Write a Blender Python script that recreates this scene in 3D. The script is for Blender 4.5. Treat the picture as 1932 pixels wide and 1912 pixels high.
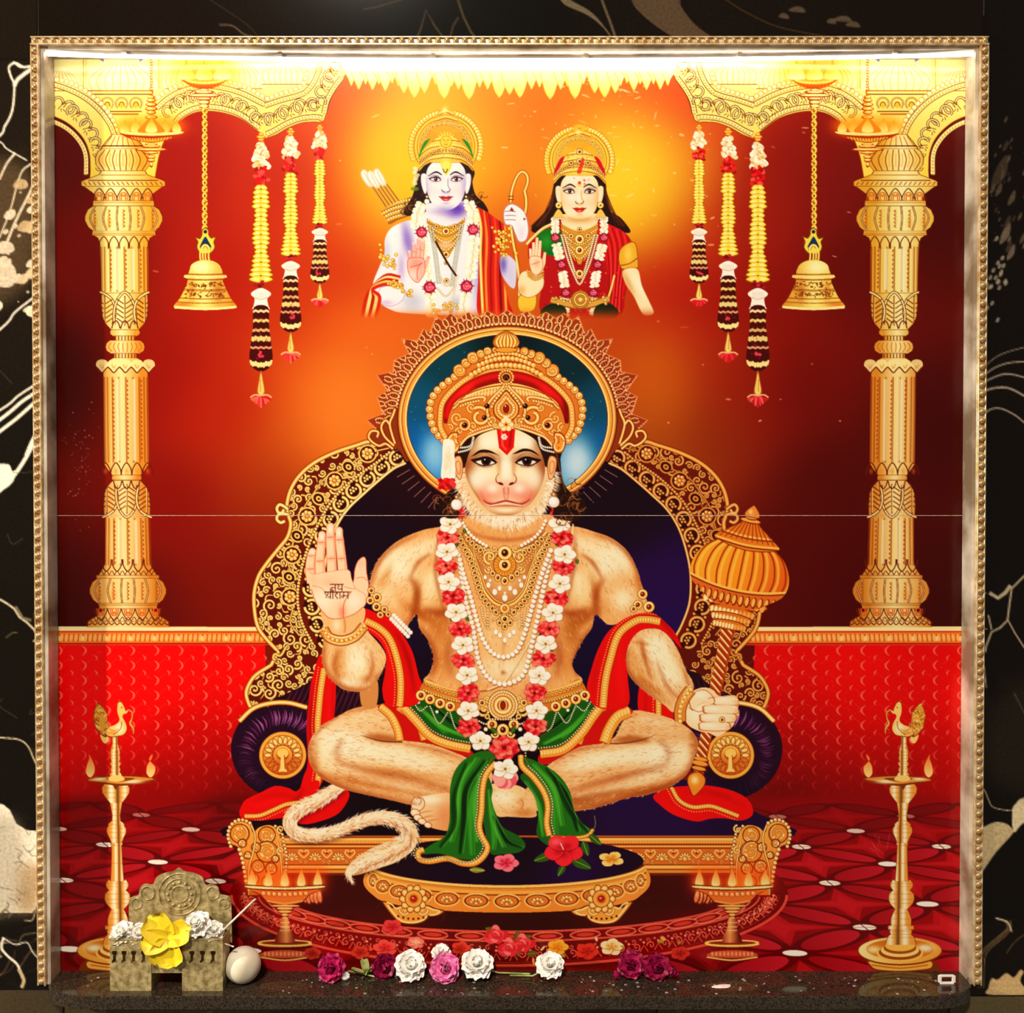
import bpy, bmesh, math, random
import numpy as np
from mathutils import Vector, Matrix, geometry
# ---------------------------------------------------------------- camera, surroundings, light, exposure
for o in list(bpy.data.objects): bpy.data.objects.remove(o, do_unlink=True)
SC_ = bpy.context.scene
COL = SC_.collection
cam = bpy.data.cameras.new('camera'); cam_o = bpy.data.objects.new('camera', cam); COL.objects.link(cam_o)
cam.sensor_fit = 'HORIZONTAL'; cam.sensor_width = 36.0; cam.lens = 36.0 * 1860.0 / 1932.0; cam.clip_start = .01; cam.clip_end = 60
cam_o.location = (0.003, -1.307, 0.038); cam_o.rotation_euler = (math.pi / 2 - 0.0160, 0, 0)
SC_.camera = cam_o
w = bpy.data.worlds.new('hall'); SC_.world = w; w.use_nodes = True
w.node_tree.nodes['Background'].inputs[0].default_value = (1.0, 0.86, 0.68, 1); w.node_tree.nodes['Background'].inputs[1].default_value = 0.16
def lamp(name, loc, energy, size, color, aim=(0, 0, 0)):
    l = bpy.data.lights.new(name, 'AREA'); l.shape = 'DISK'; l.size = size; l.energy = energy; l.color = color
    o = bpy.data.objects.new(name, l); COL.objects.link(o); o.location = loc
    o.rotation_euler = (Vector(aim) - Vector(loc)).to_track_quat('-Z', 'Y').to_euler(); return o
lamp('hall_lamp', (-2.35, -.86, 0.25), 54, .06, (1.0, .86, .66), (-.2, 0, 0))          # lamp of the hall beside the niche
lamp('front_fill_lamp', (-.7, -3.2, 2.8), 178, .5, (1.0, .9, .74), (0, 0, -.1))            # unseen fill lamp added behind the viewer for even front light
SC_.view_settings.view_transform = 'Standard'; SC_.view_settings.look = 'None'; SC_.view_settings.exposure = 0.0; SC_.view_settings.gamma = 1.0
SC_.view_settings.use_curve_mapping = False
# ---------------------------------------------------------------- the drawing on the tiles
# The tile picture is drawn from curves and shapes onto a fine lattice in the tile plane; the lattice
# is then turned into mesh pieces, one mesh for every printed motif.
FPX, CPX, CPY = 1860.0, 966.0, 956.0
CAM_D, CAM_Z, CAM_X, PITCH = 1.307, 0.038, 0.003, 0.0160
def unproject(x, y, Yp=0.0):
    """photo pixel -> (X, Z) on the vertical plane Y = Yp"""
    x = np.asarray(x, float); y = np.asarray(y, float)
    a = (x - CPX) / FPX; b = -(y - CPY) / FPX
    c, s = math.cos(PITCH), math.sin(PITCH)
    dy = c + b * s; dz = -s + b * c
    t = (Yp + CAM_D) / dy
    return CAM_X + a * t, CAM_Z + dz * t
UM = 1425.0                                  # drawing units per metre
UX, UY = 962.5, 972.0
def T(p, Yp=0.0):
    p = np.asarray(p, float)
    X, Z = unproject(p[..., 0], p[..., 1], Yp)
    return np.stack([UX + X * UM, UY - Z * UM], -1)
CELL = 1.15
TILE_TOP, TILE_SEAM, TILE_LOW = 112.0, 972.3, 1833.0      # photo rows of the upper edge, the joint and the lower edge
BX0, BX1 = UX - 0.6 * UM, UX + 0.6 * UM      # the tiles are 1.2 m wide
BY0, BY1 = float(T((966, TILE_TOP))[1]), float(T((966, TILE_LOW))[1])
CW = int(math.ceil((BX1 - BX0) / CELL)); CH = int(math.ceil((BY1 - BY0) / CELL))
rng = np.random.default_rng(7)
def C(h):
    if not isinstance(h, str): return np.asarray(h, np.float32)
    return np.array([int(h[i:i + 2], 16) for i in (0, 2, 4)], np.float32) / 255
def P(s):
    v = [float(t) for t in s.replace(',', ' ').split()]
    return np.array(v).reshape(-1, 2)
def sm(pts, closed=False, n=6):
    p = np.asarray(pts, float)
    if len(p) < 3: return p
    if closed: q = np.vstack([p[-1:], p, p[:2]])
    else: q = np.vstack([2 * p[:1] - p[1:2], p, 2 * p[-1:] - p[-2:-1]])
    t = np.linspace(0, 1, n, endpoint=False)[None, :, None]
    a, b, c, d = q[:-3, None], q[1:-2, None], q[2:-1, None], q[3:, None]
    r = .5 * (2 * b + (c - a) * t + (2 * a - 5 * b + 4 * c - d) * t * t + (3 * b - a - 3 * c + d) * t ** 3)
    r = r.reshape(-1, 2)
    return r if closed else np.vstack([r, p[-1:]])
def S(s, n=6): return sm(P(s) if isinstance(s, str) else s, True, n)
def L(s, n=6): return sm(P(s) if isinstance(s, str) else s, False, n)
def ell(x, y, rx, ry, rot=0, n=None, a0=0, a1=360):
    n = n or int(max(10, min(64, 1.6 * max(rx, ry) + 6)))
    t = np.radians(np.linspace(a0, a1, n, endpoint=(a1 - a0) % 360 != 0))
    q = np.stack([rx * np.cos(t), ry * np.sin(t)], -1)
    if rot:
        r = math.radians(rot); q = q @ np.array([[math.cos(r), math.sin(r)], [-math.sin(r), math.cos(r)]])
    return q + (x, y)
def xf(p, x, y, s=1.0, rot=0, sx=1.0):
    """place a shape drawn around the origin"""
    q = np.asarray(p, float) * (s * sx, s); r = math.radians(rot)
    return q @ np.array([[math.cos(r), math.sin(r)], [-math.sin(r), math.cos(r)]]) + (x, y)
def mir(p, on=True, ax=962.5):
    p = np.asarray(p, float)
    if not on: return p
    q = p.copy(); q[:, 0] = 2 * ax - q[:, 0]; return q
def ribbon(pts, w, taper=(1, 1)):
    p = np.asarray(pts, float)
    if len(p) < 2: return p
    d = np.gradient(p, axis=0); d /= np.maximum(np.hypot(d[:, 0], d[:, 1]), 1e-6)[:, None]
    nrm = np.stack([-d[:, 1], d[:, 0]], -1)
    if np.ndim(w) == 0:
        t = np.linspace(0, 1, len(p))
        ww = w * np.where(t < .5, taper[0] + (1 - taper[0]) * t * 2, taper[1] + (1 - taper[1]) * (1 - t) * 2)
    else: ww = np.interp(np.linspace(0, 1, len(p)), np.linspace(0, 1, len(w)), w)
    return np.vstack([p + nrm * ww[:, None] / 2, (p - nrm * ww[:, None] / 2)[::-1]])
def along(pts, step, off=0.0):
    p = np.asarray(pts, float); d = np.hypot(*np.diff(p, axis=0).T); s = np.r_[0, np.cumsum(d)]
    n = max(1, int(round((s[-1] - off) / step))); t = off + np.arange(n + 1) * (s[-1] - off) / n
    x = np.interp(t, s, p[:, 0]); y = np.interp(t, s, p[:, 1])
    g = np.gradient(np.stack([x, y], -1), axis=0) if n > 0 else np.zeros((1, 2))
    return np.stack([x, y], -1), np.degrees(np.arctan2(g[:, 1], g[:, 0]))
class Cv:
    def __init__(s, box=None, cell=None, Yp=0.0):
        s.bx0, s.by0, s.bx1, s.by1 = box or (BX0, BY0, BX1, BY1); s.cell = cell or CELL; s.Yp = Yp
        s.cw = int(math.ceil((s.bx1 - s.bx0) / s.cell)); s.ch = int(math.ceil((s.by1 - s.by0) / s.cell))
        s.rgb = np.zeros((s.ch, s.cw, 3), np.float32); s.id = np.zeros((s.ch, s.cw), np.int16)
        s.parts = [None]; s.cur = 0; s.clips = []; s.flip = False; s.keep = False
    def part(s, name, parent=None, label=None):
        s.parts.append((name, parent, label)); s.cur = len(s.parts) - 1; return s.cur
    def use(s, i): s.cur = i
    def tr(s, p):
        p = np.asarray(p, float)
        q = T(p, s.Yp)
        if s.flip: q[..., 0] = 2 * UX - q[..., 0]
        return (q - (s.bx0, s.by0)) / s.cell
    def cov(s, poly, pad=0):
        p = s.tr(poly)
        x0 = max(0, int(math.floor(p[:, 0].min())) - pad); x1 = min(s.cw, int(math.ceil(p[:, 0].max())) + 1 + pad)
        y0 = max(0, int(math.floor(p[:, 1].min())) - pad); y1 = min(s.ch, int(math.ceil(p[:, 1].max())) + 1 + pad)
        if s.clips:
            cx0, cy0, m = s.clips[-1]
            x0 = max(x0, cx0 - pad); y0 = max(y0, cy0 - pad); x1 = min(x1, cx0 + m.shape[1] + pad); y1 = min(y1, cy0 + m.shape[0] + pad)
            x0 = max(x0, 0); y0 = max(y0, 0); x1 = min(x1, s.cw); y1 = min(y1, s.ch)
        w, h = x1 - x0, y1 - y0
        if w <= 0 or h <= 0: return None
        SSn = 3
        a = p; b = np.roll(p, -1, 0)
        yy = (np.arange(h * SSn) + .5) / SSn + y0
        up = a[:, 1] < b[:, 1]
        lo = np.where(up, a[:, 1], b[:, 1]); hi = np.where(up, b[:, 1], a[:, 1])
        k = hi > lo
        if not k.any(): return None
        a, b, up, lo, hi = a[k], b[k], up[k], lo[k], hi[k]
        r0 = np.clip(np.ceil((lo - y0) * SSn - .5), 0, h * SSn).astype(int)
        r1 = np.clip(np.ceil((hi - y0) * SSn - .5), 0, h * SSn).astype(int)
        n = np.maximum(r1 - r0, 0); tot = int(n.sum())
        if tot == 0: return None
        e = np.repeat(np.arange(len(n)), n)
        r = np.arange(tot) - np.repeat(np.cumsum(n) - n, n) + r0[e]
        x = a[e, 0] + (yy[r] - a[e, 1]) * (b[e, 0] - a[e, 0]) / (b[e, 1] - a[e, 1]) - x0
        x = np.clip(x, 0, w); xi = np.minimum(x.astype(int), w); fr = (x - xi)
        dr = np.where(up[e], 1.0, -1.0)
        W2 = w + 2
        acc = np.bincount(np.r_[r * W2 + xi, r * W2 + xi + 1], np.r_[dr * (1 - fr), dr * fr], h * SSn * W2).reshape(h * SSn, W2)
        cv = np.minimum(np.abs(np.cumsum(acc, 1)[:, :w]), 1).reshape(h, SSn, w).mean(1)
        return x0, y0, cv.astype(np.float32)
    def blur(s, m, r):
        k = max(1, int(round(r / s.cell)))
        for _ in range(2):
            for ax in (0, 1):
                q = np.pad(m, [(k + 1, k) if i == ax else (0, 0) for i in (0, 1)])
                cs = np.cumsum(q, ax)
                m = (cs[2 * k + 1:] - cs[:-2 * k - 1]) / (2 * k + 1) if ax == 0 else (cs[:, 2 * k + 1:] - cs[:, :-2 * k - 1]) / (2 * k + 1)
        return m
    def put(s, x0, y0, a, col, own=True):
        if s.clips:
            cx0, cy0, m = s.clips[-1]
            h, w = a.shape
            xa, ya = max(x0, cx0), max(y0, cy0); xb, yb = min(x0 + w, cx0 + m.shape[1]), min(y0 + h, cy0 + m.shape[0])
            if xb <= xa or yb <= ya: return
            a = a[ya - y0:yb - y0, xa - x0:xb - x0] * m[ya - cy0:yb - cy0, xa - cx0:xb - cx0]
            x0, y0 = xa, ya
        h, w = a.shape
        reg = s.rgb[y0:y0 + h, x0:x0 + w]
        if callable(col):
            X = s.bx0 + (np.arange(x0, x0 + w) + .5) * s.cell; Y = s.by0 + (np.arange(y0, y0 + h) + .5) * s.cell
            if s.flip: X = 2 * UX - X
            col = col(X[None, :] + 0 * Y[:, None], Y[:, None] + 0 * X[None, :])
        else: col = C(col)
        reg += (col - reg) * a[..., None]
        if own and not s.keep:
            idr = s.id[y0:y0 + h, x0:x0 + w]; idr[a > .5] = s.cur
    def fill(s, poly, col, a=1.0, soft=0, own=True):
        poly = np.asarray(poly, float)
        if len(poly) < 3: return
        r = s.cov(poly, int(2 * soft / s.cell) + 2 if soft else 0)
        if r is None: return
        x0, y0, m = r
        if soft: m = s.blur(m, soft)
        s.put(x0, y0, m * a if a != 1 else m, col, own)
    def line(s, pts, w, col, a=1.0, taper=(1, 1), soft=0, own=True):
        s.fill(ribbon(pts, w, taper), col, a, soft, own)
    def dot(s, x, y, r, col, a=1.0, ry=None, rot=0, own=True): s.fill(ell(x, y, r, ry or r, rot), col, a, 0, own)
    def blob(s, x, y, rx, ry, col, a=1.0, rot=0):
        c = s.tr(np.array([[x, y]]))[0]; R = 2.2 * max(rx, ry) / s.cell
        x0, x1 = max(0, int(c[0] - R)), min(s.cw, int(c[0] + R) + 1); y0, y1 = max(0, int(c[1] - R)), min(s.ch, int(c[1] + R) + 1)
        if x1 <= x0 or y1 <= y0: return
        dx = (np.arange(x0, x1) + .5 - c[0])[None] * s.cell; dy = (np.arange(y0, y1) + .5 - c[1])[:, None] * s.cell
        if s.flip: rot = -rot
        r = math.radians(rot); u = (dx * math.cos(r) + dy * math.sin(r)) / rx; v = (-dx * math.sin(r) + dy * math.cos(r)) / ry
        s.put(x0, y0, (a * np.exp(-1.1 * (u * u + v * v) ** 1.2)).astype(np.float32), col, False)
    def push(s, poly, soft=0):
        r = s.cov(np.asarray(poly, float), int(2 * soft / s.cell) + 2 if soft else 0)
        if r is None: r = (0, 0, np.zeros((1, 1), np.float32))
        x0, y0, m = r
        if soft: m = s.blur(m, soft)
        if s.clips:
            cx0, cy0, pm = s.clips[-1]
            full = np.zeros_like(m); h, w = m.shape
            xa, ya = max(x0, cx0), max(y0, cy0); xb, yb = min(x0 + w, cx0 + pm.shape[1]), min(y0 + h, cy0 + pm.shape[0])
            if xb > xa and yb > ya: full[ya - y0:yb - y0, xa - x0:xb - x0] = pm[ya - cy0:yb - cy0, xa - cx0:xb - cx0]
            m = m * full
        s.clips.append((x0, y0, m))
    def pop(s): s.clips.pop()
    def shape(s, poly, col, edge=None, ew=1.6, ea=1.0):
        s.fill(poly, col)
        if edge: s.line(np.vstack([poly, poly[:2]]), ew, edge, ea)
    def hairs(s, n, fn, ln, w, cols, a=.5, box=None):
        """short strokes over the current clip; fn(x, y) -> direction in degrees"""
        cx0, cy0, m = s.clips[-1]
        ys, xs = np.nonzero(m > .4)
        if len(xs) == 0: return
        k = rng.integers(0, len(xs), n); cc = [C(c) for c in cols]
        for i in k:
            u, v = s.bx0 + (cx0 + xs[i]) * s.cell, s.by0 + (cy0 + ys[i]) * s.cell
            ang = math.radians(fn(u, v) + rng.normal(0, 14)); l = ln * rng.uniform(.6, 1.3)
            dx, dy = math.cos(ang), math.sin(ang); bx, by = -dy * w / 2, dx * w / 2
            cv = rng.normal(0, .12) * l
            q = np.array([[u + bx, v + by], [u + dx * l * .5 - dy * cv + bx * .7, v + dy * l * .5 + dx * cv + by * .7], [u + dx * l, v + dy * l],
                          [u + dx * l * .5 - dy * cv - bx * .7, v + dy * l * .5 + dx * cv - by * .7], [u - bx, v - by]])
            s.fill(q, cc[rng.integers(len(cc))], a * rng.uniform(.5, 1), own=False)
def lg(x0, y0, c0, x1, y1, c1, mid=None):
    c0, c1 = C(c0), C(c1); d = (x1 - x0) ** 2 + (y1 - y0) ** 2
    cm = C(mid) if mid else None
    def f(X, Y):
        t = np.clip(((X - x0) * (x1 - x0) + (Y - y0) * (y1 - y0)) / d, 0, 1)[..., None]
        if cm is None: return c0 + (c1 - c0) * t
        return np.where(t < .5, c0 + (cm - c0) * t * 2, cm + (c1 - cm) * (t * 2 - 1))
    return f
def rg(x, y, rx, ry, c0, c1):
    c0, c1 = C(c0), C(c1)
    return lambda X, Y: c0 + (c1 - c0) * np.clip(np.sqrt(((X - x) / rx) ** 2 + ((Y - y) / ry) ** 2), 0, 1)[..., None]
def field(s, pw=2.2, reg=75.0):
    """smooth colour field through samples 'x y hex ...'"""
    t = s.split(); pts = [(float(t[i]), float(t[i + 1]), C(t[i + 2])) for i in range(0, len(t), 3)]
    def f0(X, Y):
        num = np.zeros(X.shape + (3,), np.float32); den = np.zeros(X.shape, np.float32)
        for x, y, c in pts:
            w = 1.0 / ((X - x) ** 2 + (Y - y) ** 2 + reg * reg) ** pw * 1e9
            num += w[..., None].astype(np.float32) * c; den += w.astype(np.float32)
        return num / den[..., None]
    def f(X, Y):
        h, w = X.shape
        if h * w < 20000: return f0(X, Y)
        k = 8; yi = np.unique(np.r_[np.arange(0, h, k), h - 1]); xi = np.unique(np.r_[np.arange(0, w, k), w - 1])
        g = f0(X[np.ix_(yi, xi)], Y[np.ix_(yi, xi)])
        ty = np.interp(np.arange(h), yi, np.arange(len(yi))); tx = np.interp(np.arange(w), xi, np.arange(len(xi)))
        a = np.minimum(ty.astype(int), max(len(yi) - 2, 0)); b = np.minimum(tx.astype(int), max(len(xi) - 2, 0))
        fy = (ty - a).astype(np.float32)[:, None, None]; fx = (tx - b).astype(np.float32)[None, :, None]
        g = g[a] * (1 - fy) + g[np.minimum(a + 1, len(yi) - 1)] * fy
        return g[:, b] * (1 - fx) + g[:, np.minimum(b + 1, len(xi) - 1)] * fx
    return f
# ---- small ornament vocabulary
GH, GL, GM, GD, GX, GR = 'fff6b4', 'fddc7e', 'eaa443', 'b5651d', '7d2c0c', '5a0f06'
def bead(c, x, y, r, col=GL, hi=GH, ed=GX):
    if ed and r > 1.6: c.dot(x, y, r + .9, ed, .8)
    c.dot(x, y, r, col)
    if r > 1.5: c.dot(x - r * .28, y - r * .3, r * .45, hi)
def beads(c, pts, r, step, col=GL, hi=GH, ed=GX):
    q, _ = along(pts, step)
    for x, y in q: bead(c, x, y, r, col, hi, ed)
def gline(c, pts, w, col=GL, ed=GX, hi=GH):
    c.line(pts, w + 1.8, ed, .85); c.line(pts, w, col)
    if hi and w > 2: c.line(np.asarray(pts) + (-.25 * w * .5, -.25 * w), w * .4, hi, .9)
def spiral(c, x, y, r, rot=0, turn=1.5, w=3.0, sx=1, col=GL, ed=GX, hi=GH):
    t = np.linspace(0, 1, 22); ang = t * turn * 2 * math.pi; rr = r * (1 - .86 * t)
    p = xf(np.stack([rr * np.cos(ang), rr * np.sin(ang)], -1), x, y, 1, rot, sx)
    ww = np.linspace(1, .55, 5) * w
    if ed: c.fill(ribbon(p, ww + 1.7), ed, .8)
    c.fill(ribbon(p, ww), col)
    if hi: c.fill(ribbon(p - (0, w * .16), ww * .35), hi, .8)
    e = p[-1]; c.dot(e[0], e[1], w * .62, col)
def rosette(c, x, y, r, n=6, col=GL, ed=GX, mid=GM):
    c.dot(x, y, r, GR)
    for k in range(n):
        t = 2 * math.pi * k / n
        bead(c, x + math.cos(t) * r * .6, y + math.sin(t) * r * .6, r * .3, col, GH, ed)
    bead(c, x, y, r * .28, mid, GH, ed)
def petalf(c, x, y, r, n, col, col2, rot=0, wd=.42, ed=None, squash=1.0):
    for k in range(n):
        t = rot + 360 * k / n
        p = xf(S('0,0 .35,-.9 .85,-.9 1.08,0 .85,.9 .35,.9', 5) * (1, wd), 0, 0, r, t) * (1, squash) + (x, y)
        if ed: c.fill(xf(S('0,0 .35,-.9 .85,-.9 1.08,0 .85,.9 .35,.9', 5) * (1, wd), 0, 0, r * 1.12, t) * (1, squash) + (x, y), ed, .6)
        c.fill(p, col)
        a = math.radians(t); c.blob(x + math.cos(a) * r * .35, y + math.sin(a) * r * .35 * squash, r * .3, r * .3, col2, .7)
def leaf(c, x, y, l, w, rot, col='4d7a1e', mid='a9c957'):
    p = xf(S('0,0 .3,-.5 .7,-.4 1,0 .7,.4 .3,.5', 5) * (l, w), x, y, 1, rot)
    c.fill(p, col); c.line(xf(P('.05,0 .95,0') * (l, w), x, y, 1, rot), 1.2, mid, .8)
def jewel(c, x, y, r, gem='7a0f08', ry=None, rot=0):
    c.dot(x, y, r + 1, GX, .9, (ry or r) + 1, rot); c.dot(x, y, r, GL, 1, ry, rot); c.dot(x - r * .15, y - r * .2, r * .75, GH, .6, (ry or r) * .7, rot)
    c.dot(x, y, r * .52, GX, 1, (ry or r) * .55, rot); c.dot(x, y, r * .42, gem, 1, (ry or r) * .45, rot)
    if r > 4: c.dot(x - r * .1, y - r * .12, r * .14, 'ffc0a0')
# ---------------------------------------------------------------- materials and mesh helpers
def nodes(name):
    m = bpy.data.materials.new(name); m.use_nodes = True; nt = m.node_tree; return m, nt, nt.nodes['Principled BSDF']
def srgb(h):
    c_ = C(h); return [float(v / 12.92 if v <= .04045 else ((v + .055) / 1.055) ** 2.4) for v in c_] + [1.0]
def mat(name, col, rough=.5, metal=0.0, col2=None, scale=40.0, fac=.5, bump=0.0, spec=.5, emit=None, estr=0.0, trans=0.0, sss=0.0):
    m, nt, b = nodes(name); b.inputs['Roughness'].default_value = rough; b.inputs['Metallic'].default_value = metal; b.inputs['Specular IOR Level'].default_value = spec
    tc = nt.nodes.new('ShaderNodeTexCoord'); nz = nt.nodes.new('ShaderNodeTexNoise'); nz.inputs['Scale'].default_value = scale; nz.inputs['Detail'].default_value = 5
    nt.links.new(tc.outputs['Object'], nz.inputs['Vector'])
    mx = nt.nodes.new('ShaderNodeMix'); mx.data_type = 'RGBA'; mx.inputs[6].default_value = srgb(col); mx.inputs[7].default_value = srgb(col2 or col)
    mr = nt.nodes.new('ShaderNodeMapRange'); mr.inputs[1].default_value = .35; mr.inputs[2].default_value = .65; mr.inputs[4].default_value = fac * 2 if fac < .5 else 1
    nt.links.new(nz.outputs[0], mr.inputs[0]); nt.links.new(mr.outputs[0], mx.inputs[0]); nt.links.new(mx.outputs[2], b.inputs['Base Color'])
    if bump:
        bp = nt.nodes.new('ShaderNodeBump'); bp.inputs['Strength'].default_value = bump; bp.inputs['Distance'].default_value = .001; nt.links.new(nz.outputs[0], bp.inputs['Height']); nt.links.new(bp.outputs[0], b.inputs['Normal'])
    if emit: b.inputs['Emission Color'].default_value = srgb(emit); b.inputs['Emission Strength'].default_value = estr
    if trans: b.inputs['Transmission Weight'].default_value = trans
    if sss: b.inputs['Subsurface Weight'].default_value = sss; b.inputs['Subsurface Radius'].default_value = (.006, .003, .002); b.inputs['Subsurface Scale'].default_value = 1.0
    return m
def printmat(name, rough, gain, grain, gscale, bump=0.0):
    m, nt, b = nodes(name); b.inputs['Roughness'].default_value = rough; b.inputs['Specular IOR Level'].default_value = .3
    at = nt.nodes.new('ShaderNodeVertexColor'); at.layer_name = 'Col'
    tc = nt.nodes.new('ShaderNodeTexCoord'); nz = nt.nodes.new('ShaderNodeTexNoise'); nz.inputs['Scale'].default_value = gscale; nz.inputs['Detail'].default_value = 3
    nt.links.new(tc.outputs['Object'], nz.inputs['Vector'])
    mr = nt.nodes.new('ShaderNodeMapRange'); mr.inputs[1].default_value = .3; mr.inputs[2].default_value = .7; mr.inputs[3].default_value = gain * (1 - grain); mr.inputs[4].default_value = gain * (1 + grain)
    nt.links.new(nz.outputs[0], mr.inputs[0])
    vm = nt.nodes.new('ShaderNodeVectorMath'); vm.operation = 'SCALE'; nt.links.new(at.outputs[0], vm.inputs[0]); nt.links.new(mr.outputs[0], vm.inputs['Scale']); nt.links.new(vm.outputs[0], b.inputs['Base Color'])
    return m
def link(me, name, parent=None, m=None):
    o = bpy.data.objects.new(name, me); COL.objects.link(o)
    if m: me.materials.append(m)
    if parent is not None: o.parent = parent
    return o
def tag(o, label=None, cat=None, group=None, kind=None):
    for k, v in (('label', label), ('category', cat), ('group', group), ('kind', kind)):
        if v: o[k] = v
    return o
def thing(name, loc, label, cat, group=None):
    o = bpy.data.objects.new(name, None); COL.objects.link(o); o.location = loc; o.empty_display_size = .02; return tag(o, label, cat, group)
def bmobj(bm, name, parent=None, m=None, smooth=False):
    me = bpy.data.meshes.new(name); bm.normal_update(); bm.to_mesh(me); bm.free()
    if smooth: me.shade_smooth()
    return link(me, name, parent, m)
def box(bm, x0, x1, y0, y1, z0, z1, bev=0.0):
    r = bmesh.ops.create_cube(bm, size=1.0); v = r['verts']
    bmesh.ops.scale(bm, verts=v, vec=(x1 - x0, y1 - y0, z1 - z0)); bmesh.ops.translate(bm, verts=v, vec=((x0 + x1) / 2, (y0 + y1) / 2, (z0 + z1) / 2))
    if bev: bmesh.ops.bevel(bm, geom=list({e for q in v for e in q.link_edges}), offset=bev, segments=2, affect='EDGES', profile=.6)
def tube(bm, pts, r, seg=8, cap=True):
    pts = [Vector(p) for p in pts]; rings = []
    rr = r if isinstance(r, (list, tuple)) else [r] * len(pts)
    up = Vector((0, 0, 1))
    for i, p in enumerate(pts):
        d = (pts[min(i + 1, len(pts) - 1)] - pts[max(i - 1, 0)]).normalized()
        a = d.cross(up if abs(d.dot(up)) < .95 else Vector((0, 1, 0))).normalized(); b = d.cross(a).normalized()
        rings.append([bm.verts.new(p + (a * math.cos(t) + b * math.sin(t)) * rr[i]) for t in [2 * math.pi * k / seg for k in range(seg)]])
    for q, s in zip(rings[:-1], rings[1:]):
        for k in range(seg): bm.faces.new((q[k], q[(k + 1) % seg], s[(k + 1) % seg], s[k]))
    if cap: bm.faces.new(rings[0]); bm.faces.new(rings[-1][::-1])
def plate(outline, holes, y0, y1, name, parent, m, bev=0.0):
    """sheet in the X-Z plane with real cut-outs, from y0 (front) to y1 (back)"""
    vs = [Vector(p) for p in outline]; ed = [(i, (i + 1) % len(outline)) for i in range(len(outline))]
    for h in holes:
        b = len(vs); vs += [Vector(p) for p in h]; ed += [(b + i, b + (i + 1) % len(h)) for i in range(len(h))]
    v, e, f, *_ = geometry.delaunay_2d_cdt(vs, ed, [], 1, 1e-7)
    def inside(p, poly):
        r = False; n = len(poly)
        for i in range(n):
            a, b = poly[i], poly[(i + 1) % n]
            if (a[1] > p[1]) != (b[1] > p[1]) and p[0] < (b[0] - a[0]) * (p[1] - a[1]) / (b[1] - a[1]) + a[0]: r = not r
        return r
    bm = bmesh.new(); fr = [bm.verts.new((q[0], y0, q[1])) for q in v]; bk = [bm.verts.new((q[0], y1, q[1])) for q in v]; cnt = {}
    for t in f:
        cx = sum(v[i][0] for i in t) / len(t); cz = sum(v[i][1] for i in t) / len(t)
        if not inside((cx, cz), outline) or any(inside((cx, cz), h) for h in holes): continue
        bm.faces.new([fr[i] for i in t]); bm.faces.new([bk[i] for i in reversed(t)])
        for i in range(len(t)):
            k = (t[i], t[(i + 1) % len(t)]); cnt[k] = cnt.get(k, 0) + 1
    for a, b in cnt:
        if (b, a) not in cnt: bm.faces.new((fr[b], fr[a], bk[a], bk[b]))
    bmesh.ops.recalc_face_normals(bm, faces=bm.faces)
    return bmobj(bm, name, parent, m)
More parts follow.
